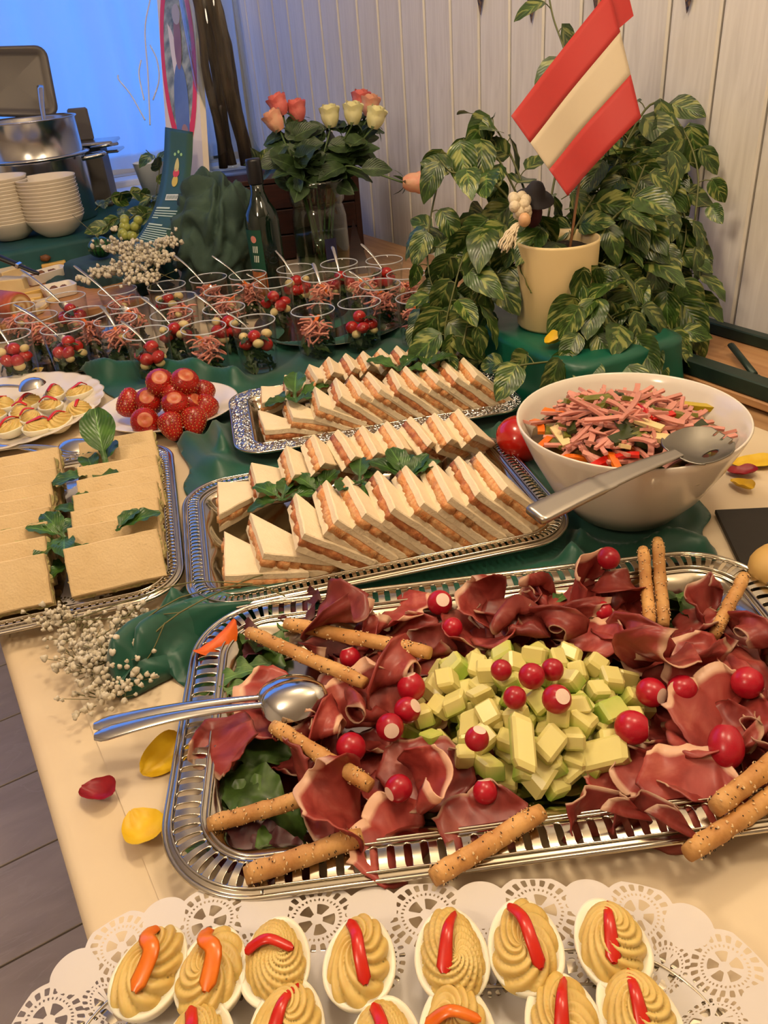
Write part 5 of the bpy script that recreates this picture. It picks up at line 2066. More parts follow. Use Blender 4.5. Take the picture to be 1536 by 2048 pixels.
VN = [([(1095, 505, .02), (1040, 400, .03), (980, 300, .02), (905, 300, .0), (868, 400, 0), (855, 520, .01), (880, 620, 0)], 16), ([(1080, 500, 0), (1010, 390, 0), (950, 345, -.02), (905, 345, -.03), (880, 320, -.02)], 8),
      ([(1070, 510, -.03), (990, 450, -.05), (935, 500, -.05), (905, 590, -.05), (890, 680, -.04), (925, 735, -.04)], 15), ([(1075, 520, 0), (1000, 540, -.02), (950, 600, -.04), (925, 690, -.06)], 12), ([(1090, 500, .03), (1030, 330, .05), (985, 250, .04), (950, 240, .03)], 9),
      ([(1060, 500, .06), (960, 430, .07), (895, 470, .06), (862, 462, .05)], 8), ([(1065, 510, .05), (960, 520, .06), (880, 590, .05), (850, 640, .04), (870, 690, 0)], 12),
      ([(1140, 495, .02), (1220, 350, .04), (1300, 210, .05), (1360, 250, .04), (1395, 340, .02), (1390, 440, .02)], 15), ([(1150, 505, 0), (1250, 380, .02), (1330, 370, .03), (1372, 450, .02), (1350, 560, .02), (1330, 640, .0), (1375, 690, -.02)], 20),
      ([(1160, 515, -.02), (1240, 440, -.02), (1300, 470, 0), (1285, 580, 0), (1320, 660, -.02), (1345, 730, -.04)], 18), ([(1165, 520, -.04), (1225, 540, -.06), (1262, 620, -.07), (1250, 700, -.08), (1190, 735, -.10)], 15), ([(1150, 520, -.05), (1185, 580, -.08), (1225, 640, -.09), (1285, 690, -.08), (1340, 745, -.08)], 15),
      ([(1175, 505, .03), (1290, 420, .05), (1375, 500, .04), (1365, 600, .03), (1372, 690, .0)], 18), ([(1150, 495, .05), (1230, 330, .07), (1280, 260, .08), (1330, 320, .07), (1345, 420, .05)], 15), ([(1160, 510, .02), (1250, 500, .04), (1310, 560, .04), (1300, 660, .02), (1290, 740, 0)], 16),
      ([(1290, 725, -.10), (1230, 738, -.12), (1150, 722, -.13), (1060, 728, -.14), (985, 742, -.13)], 8), ([(1130, 500, -.02), (1160, 440, -.03), (1190, 390, -.02)], 5), ([(1120, 510, -.04), (1090, 470, -.06), (1060, 420, -.06)], 5), ([(1170, 520, -.02), (1215, 450, -.05), (1260, 400, -.05), (1290, 330, -.03)], 9),
      ([(1100, 510, -.05), (1095, 500, -.08), (1065, 505, -.085), (1070, 500, -.085)], 1), ([(1120, 505, -.05), (1135, 510, -.085), (1150, 512, -.09)], 1), ([(1090, 480, .05), (1105, 380, .06), (1130, 250, .06), (1135, 130, .05), (1105, 30, .05), (1090, -60, .04)], 8)]
vst = MB()
LV = []
rv = random.Random(77)
for pts_, n in VN:
    P3 = bez([PV(*q) for q in pts_], 40)
    P3[0] = PC + V((rv.uniform(-.03, .03), rv.uniform(-.03, .03), .114)) if len(pts_) > 3 and pts_[0][1] < 560 else P3[0]
    vst.tube([p - PC for p in P3], [.0019] * 20 + [.0015] * 21, 6)
    for k in range(n):
        f = .14 + .86 * (k + .5) / n if n > 1 else 1
        i = min(39, int(f * 40))
        p, d = P3[i], (P3[min(40, i + 1)] - P3[max(0, i - 1)]).normalized()
        LV.append((p, d, k, 1.0 - .25 * (f > .85)))
for _ in range(22):                # leaves over the pot rim and its right half
    px, py = rv.uniform(1150, 1260), rv.uniform(530, 690)
    LV.append((PV(px, py, rv.uniform(-.115, -.075)), V((rv.uniform(-1, 1), rv.uniform(-1, 1), -.9)).normalized(), rv.randint(0, 1), .95))
for _ in range(16):
    px, py = rv.uniform(1040, 1180), rv.uniform(390, 515)
    LV.append((PV(px, py, rv.uniform(-.05, .05)), V((rv.uniform(-1, 1), rv.uniform(-1, 1), -.2)).normalized(), rv.randint(0, 1), .9))
for _ in range(150):                # inner leaves that fill the right half
    px, py = rv.uniform(1190, 1350), rv.uniform(300, 735)
    LV.append((PV(px, py, rv.uniform(-.02, .06)), V((rv.uniform(-1, 1), rv.uniform(-1, 1), -.6)).normalized(), rv.randint(0, 1), .95))
for _ in range(30):
    px, py = rv.uniform(860, 990), rv.uniform(450, 720)
    LV.append((PV(px, py, rv.uniform(0, .06)), V((rv.uniform(-1, 1), rv.uniform(-1, 1), -.6)).normalized(), rv.randint(0, 1), .85))
camv = V((-.41, -.75, .52))
def in_front_of_rose(p):
    q = CM.transposed() @ (p - V((0, 0, CAMZ)))
    return 768 - F * q.x / q.z < 892 and 300 < 1024 + F * q.y / q.z < 415


LV = [q for q in LV if not in_front_of_rose(q[0])]
fill = MB()
LV.sort(key=lambda q: depth(q[0]))
for q, (p, d, k, sc) in enumerate(LV):
    sd = d.cross(V((0, 0, 1)))
    if sd.length < .1:
        sd = V((1, 0, 0))
    sd.normalize()
    sd *= 1 if k % 2 else -1
    pe = p + (sd * .9 + d * .3 + V((0, 0, .35))).normalized() * rv.uniform(.010, .022)
    if pe.x > 1.165:
        pe.x = 1.165
    vst.tube([p - PC, (p + pe) / 2 - PC + V((0, 0, .002)), pe - PC], .0009, 5, cap=False)
    ld = (sd * rv.uniform(.2, .9) + d * rv.uniform(-.1, .6) + V((0, 0, rv.uniform(-1.1, .1))) + V((-.15, -.15, 0))).normalized()
    nrm = camv * rv.uniform(.3, 1.2) + V((rv.uniform(-.7, .7), rv.uniform(-.7, .7), rv.uniform(-.1, .8)))
    s_ = sc * rv.uniform(.72, 1.08)
    if pe.x + ld.x * .056 * s_ > 1.185:
        ld = V((-abs(ld.x), ld.y, ld.z)).normalized()
    if pe.z + ld.z * .056 < TZ + .012:
        ld = V((ld.x, ld.y, .12)).normalized()
        pe.z = max(pe.z, TZ + .014)
    Ml = frame(pe - PC, ld, nrm, s_)
    if q < 298:
        part(VL[q % 4], 'leaf', None, plant, M=Ml)
    else:
        fill.grid(leaf_fn(.066, .0235, .2, .18, .0012, 'heart', q), 8, 4, M=Ml)
part(fill, 'rear_leaves', vinem, plant, 'leaves deeper inside the plant', kind='stuff')
part(vst, 'stems', vstm, plant, 'thin green stems', kind='stuff')

# flag on its stick
flag = thing('paper_flag', 'red white red paper flag on a thin wooden stick in the plant pot', 'flag', V((PC.x, PC.y, PC.z + .12)))
FO = flag.location.copy()
c00, c01 = RZ(1022, 232, 1.08), RZ(1135, 392, 1.10)        # lower left end of the stripes
c10, c11 = RZ(1214, -14, 1.17), RZ(1276, 240, 1.16)        # upper right end
fw = M_('flag_white_stripe', (184, 168, 142), .6)
frd = M_('flag_red_stripe', (166, 36, 32), .6)


def flg(u, v):
    p = (c00 * (1 - v) + c01 * v) * (1 - u) + (c10 * (1 - v) + c11 * v) * u
    nrm = (c10 - c00).cross(c01 - c00).normalized()
    bend = .030 * sin(PI * min(1, u * 1.0)) ** 2 * (u > .0)
    # the upper right end curls round towards the stick
    return p + nrm * (bend * .6 - .05 * max(0, u - .72) ** 1.6) - FO


for k, (nm, mt) in enumerate((('upper_red_stripe', frd), ('white_stripe', fw), ('lower_red_stripe', frd))):
    for side in (0, 1):
        pass
    mb = MB().grid(lambda u, v, k=k: flg(u, (k + v) / 3), 30, 6)
    o = part(mb, nm, mt, flag)
    md = o.modifiers.new('thickness', 'SOLIDIFY')
    md.thickness = .0006
# second sheet of the paper, visible at the top where the flag turns round the stick
mb = MB().grid(lambda u, v: V(flg(.90 + .10 * u, v * .28)) + (RZ(1242, -30, 1.19) - RZ(1214, -14, 1.17)) * (1.1 * u) + V((.004, .004, 0)), 8, 4)
o = part(mb, 'rear_sheet', frd, flag)
part(MB().tube([V((PC.x + .012, PC.y - .012, PC.z + .10)) - FO, RZ(1157, 375, 1.19) - FO, RZ(1205, -60, 1.21) - FO], .0022, 8), 'stick', M_('flag_stick', (150, 104, 66), .6), flag)

# knitted charm hanging in the plant
yarn = M_('white_yarn', (216, 200, 170), .9, bump=.6, bs=300)
ch = RZ(1040, 430, ZP - .115)
t = thing('yarn_charm', 'little yarn figure with white tassel, wooden bead and dark hat at the pot rim', 'ornament', ch)
mb = MB()
for q in range(16):
    p = RZ(1040 + rnd(-16, 16), 415 + rnd(-22, 18), ZP - .115 + rnd(-.008, .008)) - ch
    mb.ball(p, .0085, 8, 6)
part(mb, 'yarn_ball', yarn, t)
part(MB().ball(RZ(1049, 440, ZP - .125) - ch, (.009, .009, .010), 16, 10), 'wooden_bead', M_('wooden_bead', (206, 160, 116), .4), t)
mb = MB()
for q in range(26):
    a = rnd(-1, 1)
    p0, p1 = RZ(1036 + a * 4, 446, ZP - .118), RZ(1012 + a * 19, 498 + rnd(-8, 8), ZP - .12 + rnd(-.006, .006))
    mb.tube([p - ch + V((.0012 * sin(k * 2.1 + q), .0012 * cos(k * 2.1 + q), 0)) for k, p in enumerate(bez([p0, (p0 + p1) / 2 + V((-.002, 0, .003)), p1], 9))], .0013, 5)
part(mb, 'tassel', yarn, t, kind='stuff')
mb = MB().lathe([(.030, 0), (.028, .003), (.016, .005), (.014, .016), (.009, .024), (0, .027)], 20)
part(mb, 'hat', M_('dark_felt', (44, 40, 42), .8), t, M=frame(RZ(1068, 398, ZP - .09) - ch, (1, -.5, -.1), (-.2, -.3, 1)))
part(MB().ball(RZ(1066, 425, ZP - .085) - ch, (.014, .014, .022), 14, 10), 'body', M_('burgundy_wool', (60, 16, 26), .9), t)

# ================================================================== ROSES IN THE GLASS VASE
VC = V((.845, 1.735, TZ + .004))
ZV = depth(VC + V((0, 0, .2)))
vg = thin_glass('vase_glass', (240, 246, 243), 1.8)
t = thing('glass_vase', 'clear glass vase holding the roses behind the salad glasses', 'vase', VC)
part(MB().lathe([(0, 0), (.056, 0), (.060, .006), (.064, .08), (.063, .15), (.058, .172), (.0555, .176), (.062, .186), (.066, .225), (.0668, .232), (.0655, .232), (.0645, .226), (.060, .188), (.054, .177), (.0565, .170), (.0615, .15), (.0625, .08), (.0585, .012), (0, .010)], 40), 'body', vg, t)
part(MB().lathe([(0, .012), (.0575, .012), (.0615, .08), (.0608, .120), (0, .120)], 32), 'water', thin_glass('vase_water', (206, 216, 196)), t)
q_ = (V((-.41, -.75, 0))).normalized()
part(MB().grid(lambda u, v: (lambda a: (cos(a) * .0648, sin(a) * .0648, .06 + .052 * v))(math.atan2(q_.y, q_.x) + .15 + .42 * u), 8, 4), 'label', M_('dark_blue_label', (24, 26, 60), .5), t, 'dark blue paper label')
rgm = leaf_mat('rose_leaf', (34, 52, 26), (62, 84, 44), rough=.4)
rst = M_('rose_stem', (66, 88, 38), .5)
RL = [MB().grid(leaf_fn(.055, .018, .3, .3 - .1 * k, .001, 'oval', k), 12, 6).mesh('leaf', rgm) for k in range(2)]
PETALC = {'pink': M_('pink_rose_petal', (214, 96, 92), .5, col2=(226, 132, 122), ns=40), 'cream': M_('cream_rose_petal', (222, 214, 150), .5, col2=(232, 226, 178), ns=40), 'blush': M_('blush_rose_petal', (222, 146, 122), .5, col2=(220, 176, 140), ns=40)}


def petal_r(r0, h, flare, mt):
    def fn(u, v):
        a = (u - .5) * 2.3
        r = r0 * (.32 + .68 * sin(PI * (.10 + .66 * v)) ** .9 + flare * max(0, v - .74) * 1.6) * (1 + .05 * sin(9 * u))
        z = h * v * (1 - .22 * (2 * u - 1) ** 2) + .0
        return (cos(a) * r, sin(a) * r, z)
    return MB().grid(fn, 8, 8).mesh('petal', mt)


PET = {c: [petal_r(.0095, .046, .1, m), petal_r(.0150, .047, .35, m), petal_r(.0185, .043, .8, m)] for c, m in PETALC.items()}
SEP = MB().grid(leaf_fn(.026, .004, .7, .2, 0, 'oval', 0), 6, 3).mesh('sepal', rgm)
ROSES = [((566, 212), 'pink', 0, (-.35, 0), 'pink rose, leftmost at the top of the vase'), ((598, 224), 'pink', .02, (-.1, 0), 'pink rose, second from the left'), ((560, 243), 'blush', -.02, (-.5, 0), 'pale blush rose low at the left'), ((662, 236), 'cream', -.02, (0, 0), 'cream rose in the middle of the bunch'), ((706, 230), 'cream', -.03, (.1, 0), 'cream rose, larger one right of the middle'),
         ((746, 238), 'cream', -.03, (.35, 0), 'cream rose, rightmost at the top'), ((722, 205), 'pink', .05, (.1, 0), 'deep pink rose peeping out behind the cream ones'), ((738, 214), 'blush', .04, (.2, 0), 'light pink rose behind the rightmost cream one'), ((812, 365), 'blush', -.04, (1.5, -.05), 'pale pink rose leaning far out to the right')]
rr_ = random.Random(4)
for (px, py), col, dz, lean, lab in ROSES:
    top = RZ(px, py + 18, ZV + dz)
    side = py > 300
    if side:
        top = RZ(806, 365, ZV + dz)
    base = VC + V((rr_.uniform(-.02, .02), rr_.uniform(-.02, .02), .02))
    rim = VC + V((max(-.04, min(.045, (px - 655) * .0006)), rr_.uniform(-.03, .03), .225))
    if side:
        rim = VC + V((.048, -.025, .236))
    right_ = V((.852, -.5176, -.076))
    t = thing('rose', lab, 'rose', top, 'roses in the vase')
    pts_ = bez([base, rim, (rim + top) / 2 + V((0, 0, .012 if side else .0)), top], 16)
    part(MB().tube([p - top for p in pts_], .0022, 7), 'stem', rst, t)
    ax = (right_ * lean[0] + V((0, 0, 1.0 if not side else .0))).normalized()
    F_ = frame((0, 0, 0), ax.cross(V((.3, .9, .1))).normalized(), ax)
    for ring, (n, tl) in enumerate(((3, -.03), (4, .02), (4, .07))):
        for k in range(n):
            part(PET[col][ring], 'petal', None, t, M=F_ @ TR(0, 0, 0, 6.283 * k / n + ring) @ Matrix.Rotation(tl, 4, 'Y'))
    for k in range(5):
        part(SEP, 'sepal', None, t, M=F_ @ TR(0, 0, .002, 6.283 * k / 5) @ TR(.006, 0, 0, 0, 0, -.5 if k % 2 else .25))
    for k in range(15 if not side else 5):
        p = pts_[5 + k % 10] - top
        a = rr_.uniform(0, 6.283)
        d = V((cos(a), sin(a), rr_.uniform(-.25, .7)))
        part(RL[k % 2], 'leaf', None, t, M=frame(p + d * .006, d, camv + V((rr_.uniform(-.6, .6), rr_.uniform(-.6, .6), .4)), rr_.uniform(.95, 1.4)))

# ================================================================== BOTTLE, CRATE, DRIFTWOOD, POSTER, LEAFLET
botm = M_('dark_green_bottle_glass', (10, 26, 18), .06, spec=.6, coat=.5)
BC = W(548, 604, TZ + .004)
t = thing('bottle', 'dark green bottle with green and orange label behind the salad glasses', 'bottle', BC)
part(MB().lathe([(0, 0), (.034, .0), (.0365, .004), (.037, .02), (.037, .175), (.034, .195), (.022, .215), (.0145, .235), (.0138, .262), (0, .262)], 36), 'body', botm, t)
part(MB().lathe([(.0158, .252), (.0162, .254), (.0162, .296), (.015, .300), (0, .300)], 28), 'cap', M_('black_cap', (18, 18, 20), .35), t, 'black screw cap')
la = math.atan2(-.75, -.41) - .95


def lab(a0, a1, z0, z1, r=.0373):
    return MB().grid(lambda u, v: (cos(la + a0 + (a1 - a0) * u) * r, sin(la + a0 + (a1 - a0) * u) * r, z0 + (z1 - z0) * v), 14, 3)


part(lab(-.9, .9, .078, .165), 'upper_label', M_('bottle_green_label', (14, 70, 50), .5), t, 'green paper label')
part(lab(-.9, .9, .010, .077), 'lower_label', M_('bottle_orange_label', (196, 112, 34), .5, col2=(150, 70, 24), ns=70), t, 'orange paper label')
part(MB().grid(lambda u, v: (cos(la + .38 + .19 * v * cos(2 * PI * u)) * .0377, sin(la + .38 + .19 * v * cos(2 * PI * u)) * .0377, .146 + .0075 * v * sin(2 * PI * u)), 20, 2, cu=True), 'emblem', M_('label_emblem_pink', (206, 130, 116), .5), t, 'round pink emblem')
mb = MB()
for k in range(2):
    for q in range(3):
        mb.v += [tuple(x) for x in MB().grid(lambda u, v: (cos(la + .2 + q * .13 + .08 * u + .05 * v) * .0377, sin(la + .2 + q * .13 + .08 * u + .05 * v) * .0377, .098 + .020 * k + .014 * v), 2, 2).v]
        o_ = len(mb.v) - 9
        mb.uv += [(.5, .5)] * 9
        mb.f += [(o_ + a * 3 + b, o_ + (a + 1) * 3 + b, o_ + (a + 1) * 3 + b + 1, o_ + a * 3 + b + 1) for a in (0, 1) for b in (0, 1)]
part(mb, 'lettering', M_('label_pale_print', (196, 206, 190), .5), t, 'pale brush-like lettering')

crm = M_('dark_red_wood', (58, 24, 18), .45, col2=(42, 16, 12), ns=9, scale=(2, 2, 14))
cz = .945
cc = RZ(600, 352, 2.10)
cc.z = 0
cr = thing('wooden_crate', 'dark red wooden crate behind bottle and vase, carrying the driftwood glass', 'crate', TR(cc.x - .02, cc.y + .05, TZ + .003, -.35))
for sx, nm in ((-1, 'side_panel'), (1, 'side_panel')):
    part(MB().box((sx * .172, 0, .097), (.016, .22, .194), ch=.0015), nm, crm, cr, smooth=False)
for k in range(3):
    part(MB().box((0, -.108, .033 + .064 * k), (.328, .012, .060), ch=.0015), 'front_slat', crm, cr, smooth=False)
    part(MB().box((0, .108, .033 + .064 * k), (.328, .012, .060), ch=.0015), 'back_slat', crm, cr, smooth=False)
part(MB().box((0, 0, .200), (.37, .232, .012), ch=.0015), 'lid', crm, cr, smooth=False)
# leaning board at the right of the vase
p0, p1, p2 = RZ(706, 440, 2.0), RZ(752, 572, 1.98), RZ(690, 575, 1.98)
nr = (p1 - p0).cross(p2 - p0).normalized() * .006
mb = MB().add([p0 + nr, p1 + nr, p2 + nr, p0 - nr, p1 - nr, p2 - nr], [(0, 1, 2), (5, 4, 3), (0, 3, 4, 1), (1, 4, 5, 2), (2, 5, 3, 0)])
solo(mb, 'wedge_board', crm, 'dark red triangular board leaning behind the right side of the rose vase', 'board', smooth=False)

DC = RZ(474, 345, 2.16)
DC.z = TZ + .003 + .2065
dg = thin_glass('cylinder_glass', (246, 250, 252), 1.2)
o = solo(MB().lathe([(0, 0), (.070, 0), (.073, .004), (.073, .50), (.0715, .502), (.070, .50), (.070, .012), (0, .010)], 40), 'glass_cylinder', dg, 'tall clear glass cylinder with driftwood standing on the dark red crate', 'vase', M=Matrix.Translation(DC))
bark = M_('driftwood_bark', (86, 66, 46), .8, col2=(52, 38, 26), ns=14, scale=(6, 6, .8), bump=.7, bs=60)
for k, (a, b, r, lab_) in enumerate((((-.035, .0, .015), (-.030, .01, .62), .020, 'leftmost dark driftwood piece'), ((.022, -.02, .015), (-.012, -.022, .60), .022, 'broad driftwood piece slanting across the front'), ((.045, .005, .015), (.012, .012, .58), .016, 'thin driftwood piece leaning left at the right'), ((.0, .035, .015), (.0, .04, .55), .018, 'driftwood piece at the back'))):
    A, B = V(a), V(b)
    mb = MB().tube([A.lerp(B, i / 10) + V((.004 * sin(i * 1.3 + k), .003 * cos(i * 1.7), 0)) for i in range(11)], [r * (1 - .18 * abs(sin(i * .9 + k))) for i in range(11)], 9, flat=.6)
    mb.disp(lambda p: p + V((1, .6, 0)) * .003 * noise.noise(V((p.x * 120, p.y * 120, p.z * 12 + k))))
    solo(mb, 'driftwood', bark, lab_ + ' in the glass cylinder', 'driftwood', 'driftwood in the cylinder', M=Matrix.Translation(DC))
hk = [RZ(*q) for q in ((440, 150, 2.13), (452, 178, 2.11), (462, 186, 2.10), (470, 178, 2.095), (474, 162, 2.09))]
solo(MB().tube(bez(hk, 14), [.006 - .0002 * i for i in range(15)], 8), 'twig', bark, 'small hooked twig curving up in front of the driftwood', 'twig')

# poster board with the oval portrait
N0, N1, F0, F1 = RZ(409, 372, 2.00), RZ(384, -60, 2.05), RZ(338, 352, 2.11), RZ(310, -60, 2.16)
nrmP = (N0 - F0).cross(F1 - F0).normalized()
if nrmP.dot(V((0, 0, CAMZ)) - N0) < 0:
    nrmP = -nrmP
PO = N0.copy()


def ps(s, tt, off=.0):
    return (F1 * (1 - s) + N1 * s) * (1 - tt) + (F0 * (1 - s) + N0 * s) * tt + nrmP * off - PO


post = thing('poster_board', 'white poster board with a red oval portrait frame, standing behind the green leaflet', 'poster', PO)
pw = M_('poster_white', (226, 214, 200), .5)
cs = [ps(0, 0), ps(1, 0), ps(1, 1), ps(0, 1)]
part(MB().add(cs + [p - nrmP * .018 for p in cs], [(0, 1, 2, 3), (7, 6, 5, 4), (0, 4, 5, 1), (1, 5, 6, 2), (2, 6, 7, 3), (3, 7, 4, 0)]), 'board', pw, post, smooth=False)


def ov(rs0, rs1, rt0, rt1, off, cs_=.5, ct=.42, n=48, a0=0, a1=1):
    return MB().grid(lambda u, v: ps(cs_ + (rs0 + (rs1 - rs0) * v) * cos(2 * PI * (a0 + (a1 - a0) * u)), ct + (rt0 + (rt1 - rt0) * v) * sin(2 * PI * (a0 + (a1 - a0) * u)), off), n, 2)


part(ov(.38, .48, .37, .45, .0014), 'printed_frame', M_('poster_red', (220, 40, 24), .4), post, 'red printed oval frame')
part(ov(0, .385, 0, .375, .0010), 'printed_photo', M_('poster_foliage', (66, 78, 50), .4, col2=(176, 178, 150), ns=26), post, 'printed photo of leafy greenery')
part(ov(0, .20, 0, .22, .0018, .52, .66), 'printed_shirt', M_('poster_blue_shirt', (84, 104, 150), .4, col2=(100, 120, 164), ns=12), post, 'printed blue shirt')
part(ov(0, .10, 0, .14, .0022, .52, .34), 'printed_face', M_('poster_skin', (146, 102, 84), .4, col2=(128, 86, 70), ns=14), post, 'printed face')
part(ov(.0, .11, .0, .05, .0024, .52, .215), 'printed_hair', M_('poster_grey_hair', (170, 160, 150), .4), post, 'printed grey hair')
part(ov(0, .09, 0, .035, .0026, .58, .77), 'printed_hand', M_('poster_hand', (160, 116, 96), .4), post, 'printed hand')
solo(MB().box((N0 + F0) / 2 + V((.0, .0, -(min(N0.z, F0.z) - TZ - .004) / 2 - .004)), (.06, .12, min(N0.z, F0.z) - TZ - .006), ch=.003), 'poster_stand', crm, 'dark block holding up the poster board, hidden behind leaflet and cloth', 'stand', smooth=False)

# green leaflet with printed lines
LE = [(330, 254, 1.97), (326, 330, 1.93), (313, 400, 1.88), (290, 450, 1.84), (262, 490, 1.81), (236, 524, 1.79), (215, 548, 1.78)]
RE = [(386, 264, 1.94), (383, 330, 1.90), (372, 400, 1.85), (350, 458, 1.81), (318, 506, 1.78), (290, 545, 1.76), (268, 572, 1.75)]
le, re_ = bez([RZ(*q) for q in LE], 60), bez([RZ(*q) for q in RE], 60)
LO = le[60].copy()


def lf(s, tt, off=0.0):
    k = max(0, min(59.999, tt * 60))
    i = int(k)
    f = k - i
    a, b = le[i].lerp(le[i + 1], f), re_[i].lerp(re_[i + 1], f)
    dn = (b - a).cross(le[min(60, i + 1)] - le[max(0, i - 1)]).normalized()
    if dn.dot(V((0, 0, CAMZ)) - a) < 0:
        dn = -dn
    return a.lerp(b, s) + dn * off - LO


lft = thing('leaflet', 'dark green printed leaflet with a crest, curving upright before the poster board', 'leaflet', LO)
o = part(MB().grid(lambda u, v: lf(v, u), 60, 4), 'card', M_('leaflet_green', (44, 76, 60), .4), lft)
md = o.modifiers.new('thickness', 'SOLIDIFY')
md.thickness = .0008
pale = M_('leaflet_pale_print', (176, 196, 180), .5)
mb = MB()


def lrect(s0, s1, t0, t1, off=.0008, mb=mb):
    mb.grid(lambda u, v: lf(s0 + (s1 - s0) * u, t0 + (t1 - t0) * v, off), 6, 2)


rl = random.Random(9)
tt = .375
for blk, n in enumerate((4, 8, 5, 3)):
    lrect(.10, .55, tt, tt + .010)
    tt += .019
    for k in range(n):
        lrect(.10, rl.uniform(.78, .9) if k < n - 1 else .3, tt, tt + .0065)
        tt += .0155
    tt += .028
part(mb, 'printed_text', pale, lft, 'pale printed lines of text')
mb2 = MB()
lrect(.30, .72, .305, .336, .0008, mb2)
part(mb2, 'title_bar', M_('leaflet_title', (206, 210, 200), .5), lft, 'pale title bar')
mb4 = MB()
for k in range(9):
    lrect(.335 + k * .042, .355 + k * .042, .311, .330, .0013, mb4)
part(mb4, 'title_letters', M_('leaflet_title_ink', (70, 96, 90), .5), lft, 'blurred title lettering')
for nm, col, (s0, t0, rs, rt) in (('crest_top', (190, 180, 110), (.50, .168, .085, .034)), ('crest_shield', (190, 60, 60), (.505, .205, .11, .020)), ('crest_base', (196, 170, 60), (.50, .243, .10, .026))):
    part(MB().grid(lambda u, v: lf(s0 + rs * v * cos(2 * PI * u) * (1 if nm != 'crest_top' else (.35 + .65 * (1 - .5 * (1 + -sin(2 * PI * u))) + .2)), t0 + rt * v * sin(2 * PI * u), .001), 20, 2, cu=True), nm, M_(nm, col, .5), lft)
mb3 = MB()
for s0, t0 in ((.40, .118), (.52, .106), (.62, .118)):
    mb3.grid(lambda u, v: lf(s0 + .04 * v * cos(2 * PI * u), t0 + .008 * v * sin(2 * PI * u), .001), 8, 1, cu=True)
part(mb3, 'crest_stars', M_('crest_stars', (150, 190, 120), .5), lft)

# crumpled dark green scarf over a block beside the leaflet
scm_ = M_('dark_green_linen', (58, 80, 68), .85, col2=(44, 64, 56), ns=14, bump=.25, bs=300)
cc2 = RZ(437, 472, 1.86)
hz = (cc2.z - TZ - .003)


def crump(p):
    a = noise.noise(V((p.x * 1.6 + 4, p.y * 1.6, p.z * 1.2)))
    q = p.x * 1.1 - p.z * .9 + .8 * a
    b = abs(noise.noise(V((q * 2.6, p.y * 2.2, (p.x + p.z) * .9 + 9))))
    c = sin(q * 9 + 3 * a)
    return 1 + .18 * a + .40 * min(b, .35) + .075 * c + .05 * sin(p.z * 7 + p.x * 13 + 5 * a)


mb = MB().ball((0, 0, 0), (.092, .092, hz * .96), 110, 70, fn=crump)
mb.disp(lambda p: V((p.x * (1 + .3 * max(0, -p.z / hz)), p.y * (1 + .3 * max(0, -p.z / hz)), max(p.z, -hz + .001))))
solo(mb, 'scarf', scm_, 'crumpled dark green linen scarf heaped up between leaflet and bottle', 'cloth', M=Matrix.Translation(cc2))

# ================================================================== FAR LEFT: CHEESE, BOWLS, POTS
teal = M_('teal_cloth', (18, 82, 84), .7, col2=(12, 64, 66), ns=9)
tealg = M_('grey_green_cloth', (44, 74, 78), .8, col2=(34, 60, 64), ns=12)


def softbox(hx_, hy_, h, flare, seed):
    def fn(u, v):
        a = 2 * PI * u
        c, s = cos(a), sin(a)
        e = 1 / ((abs(c) / hx_) ** 8 + (abs(s) / hy_) ** 8) ** (1 / 8)
        if v < .5:
            r = e * v / .5
            return (c * r, s * r, h - (.004 if v > .46 else 0) - .002 * noise.noise(V((c * r * 12, s * r * 12, seed))))
        f = (v - .5) / .5
        g = flare * f * (1 + 1.2 * noise.noise(V((c * 9, s * 9, seed + f * .5))))
        return (c * (e + g + .003), s * (e + g + .003), (h - .005) * (1 - f) + .0006)
    return MB().grid(fn, 140, 24, cu=True)


RZ2 = TZ + .104
solo(softbox(.36, .28, .104 - .004, .012, 2), 'draped_riser', teal, 'low riser covered in teal cloth under the stacks of bowls and the pots', 'riser', M=TR(.37, 2.545, TZ + .004))
bowlm = M_('cream_bowl', (226, 214, 194), .25, coat=.2)
for nm, px, n, zt in (('left', 28, 13, 0), ('right', 118, 12, 0)):
    p = W(px + (0 if nm == 'left' else 2), 478 if nm == 'left' else 470, RZ2)
    s_ = .078
    prof = [(0, .002), (.036, .0), (.040, .002), (.060, .018), (.074, .040), (.078, .047), (.0785, .0495), (.077, .0485), (.072, .040), (.058, .020), (.036, .005), (0, .004)]
    if nm == 'left':
        bm_ = MB().lathe(prof, 40).mesh('soup_bowl', bowlm)
    for k in range(n):
        o = link('soup_bowl', bm_, None, TR(p.x + rnd(-.001, .001), p.y + rnd(-.001, .001), RZ2 + .0015 + k * .0088, rnd(0, 6), 0, 0, .98))
        tag(o, f'cream soup bowl, {ORD[n - 1 - k]} from the top in the {nm} stack', 'bowl', f'soup bowls in the {nm} stack')

# cheese board on the table
cbz = TZ + .045
bc = W(60, 560, cbz)
bw = M_('beech_board', (196, 140, 84), .5, col2=(176, 118, 66), scale=(3, 30, 30), ns=5)
t = thing('cheese_board', 'light wooden board carrying the cheeses at the far left', 'board', TR(.20, 2.05, TZ + .004, -.12))
part(MB().box((0, 0, .032), (.50, .46, .018), ch=.003), 'board', bw, t, smooth=False)
for x in (-.2, .2):
    for y in (-.17, .17):
        part(MB().box((x, y, .0115), (.03, .03, .023), ch=.002), 'foot', bw, t, smooth=False)
cbz = TZ + .0455
yel = M_('yellow_cheese', (214, 172, 88), .5, col2=(222, 184, 104), ns=12, sss=.1)
ora = M_('orange_cheese', (206, 126, 54), .5, col2=(214, 138, 66), ns=12, sss=.1)
pal = M_('pale_cheese', (222, 196, 142), .55, col2=(230, 208, 160), ns=16, sss=.1)
rind = M_('red_rind', (160, 62, 36), .5, col2=(186, 90, 50), ns=40)


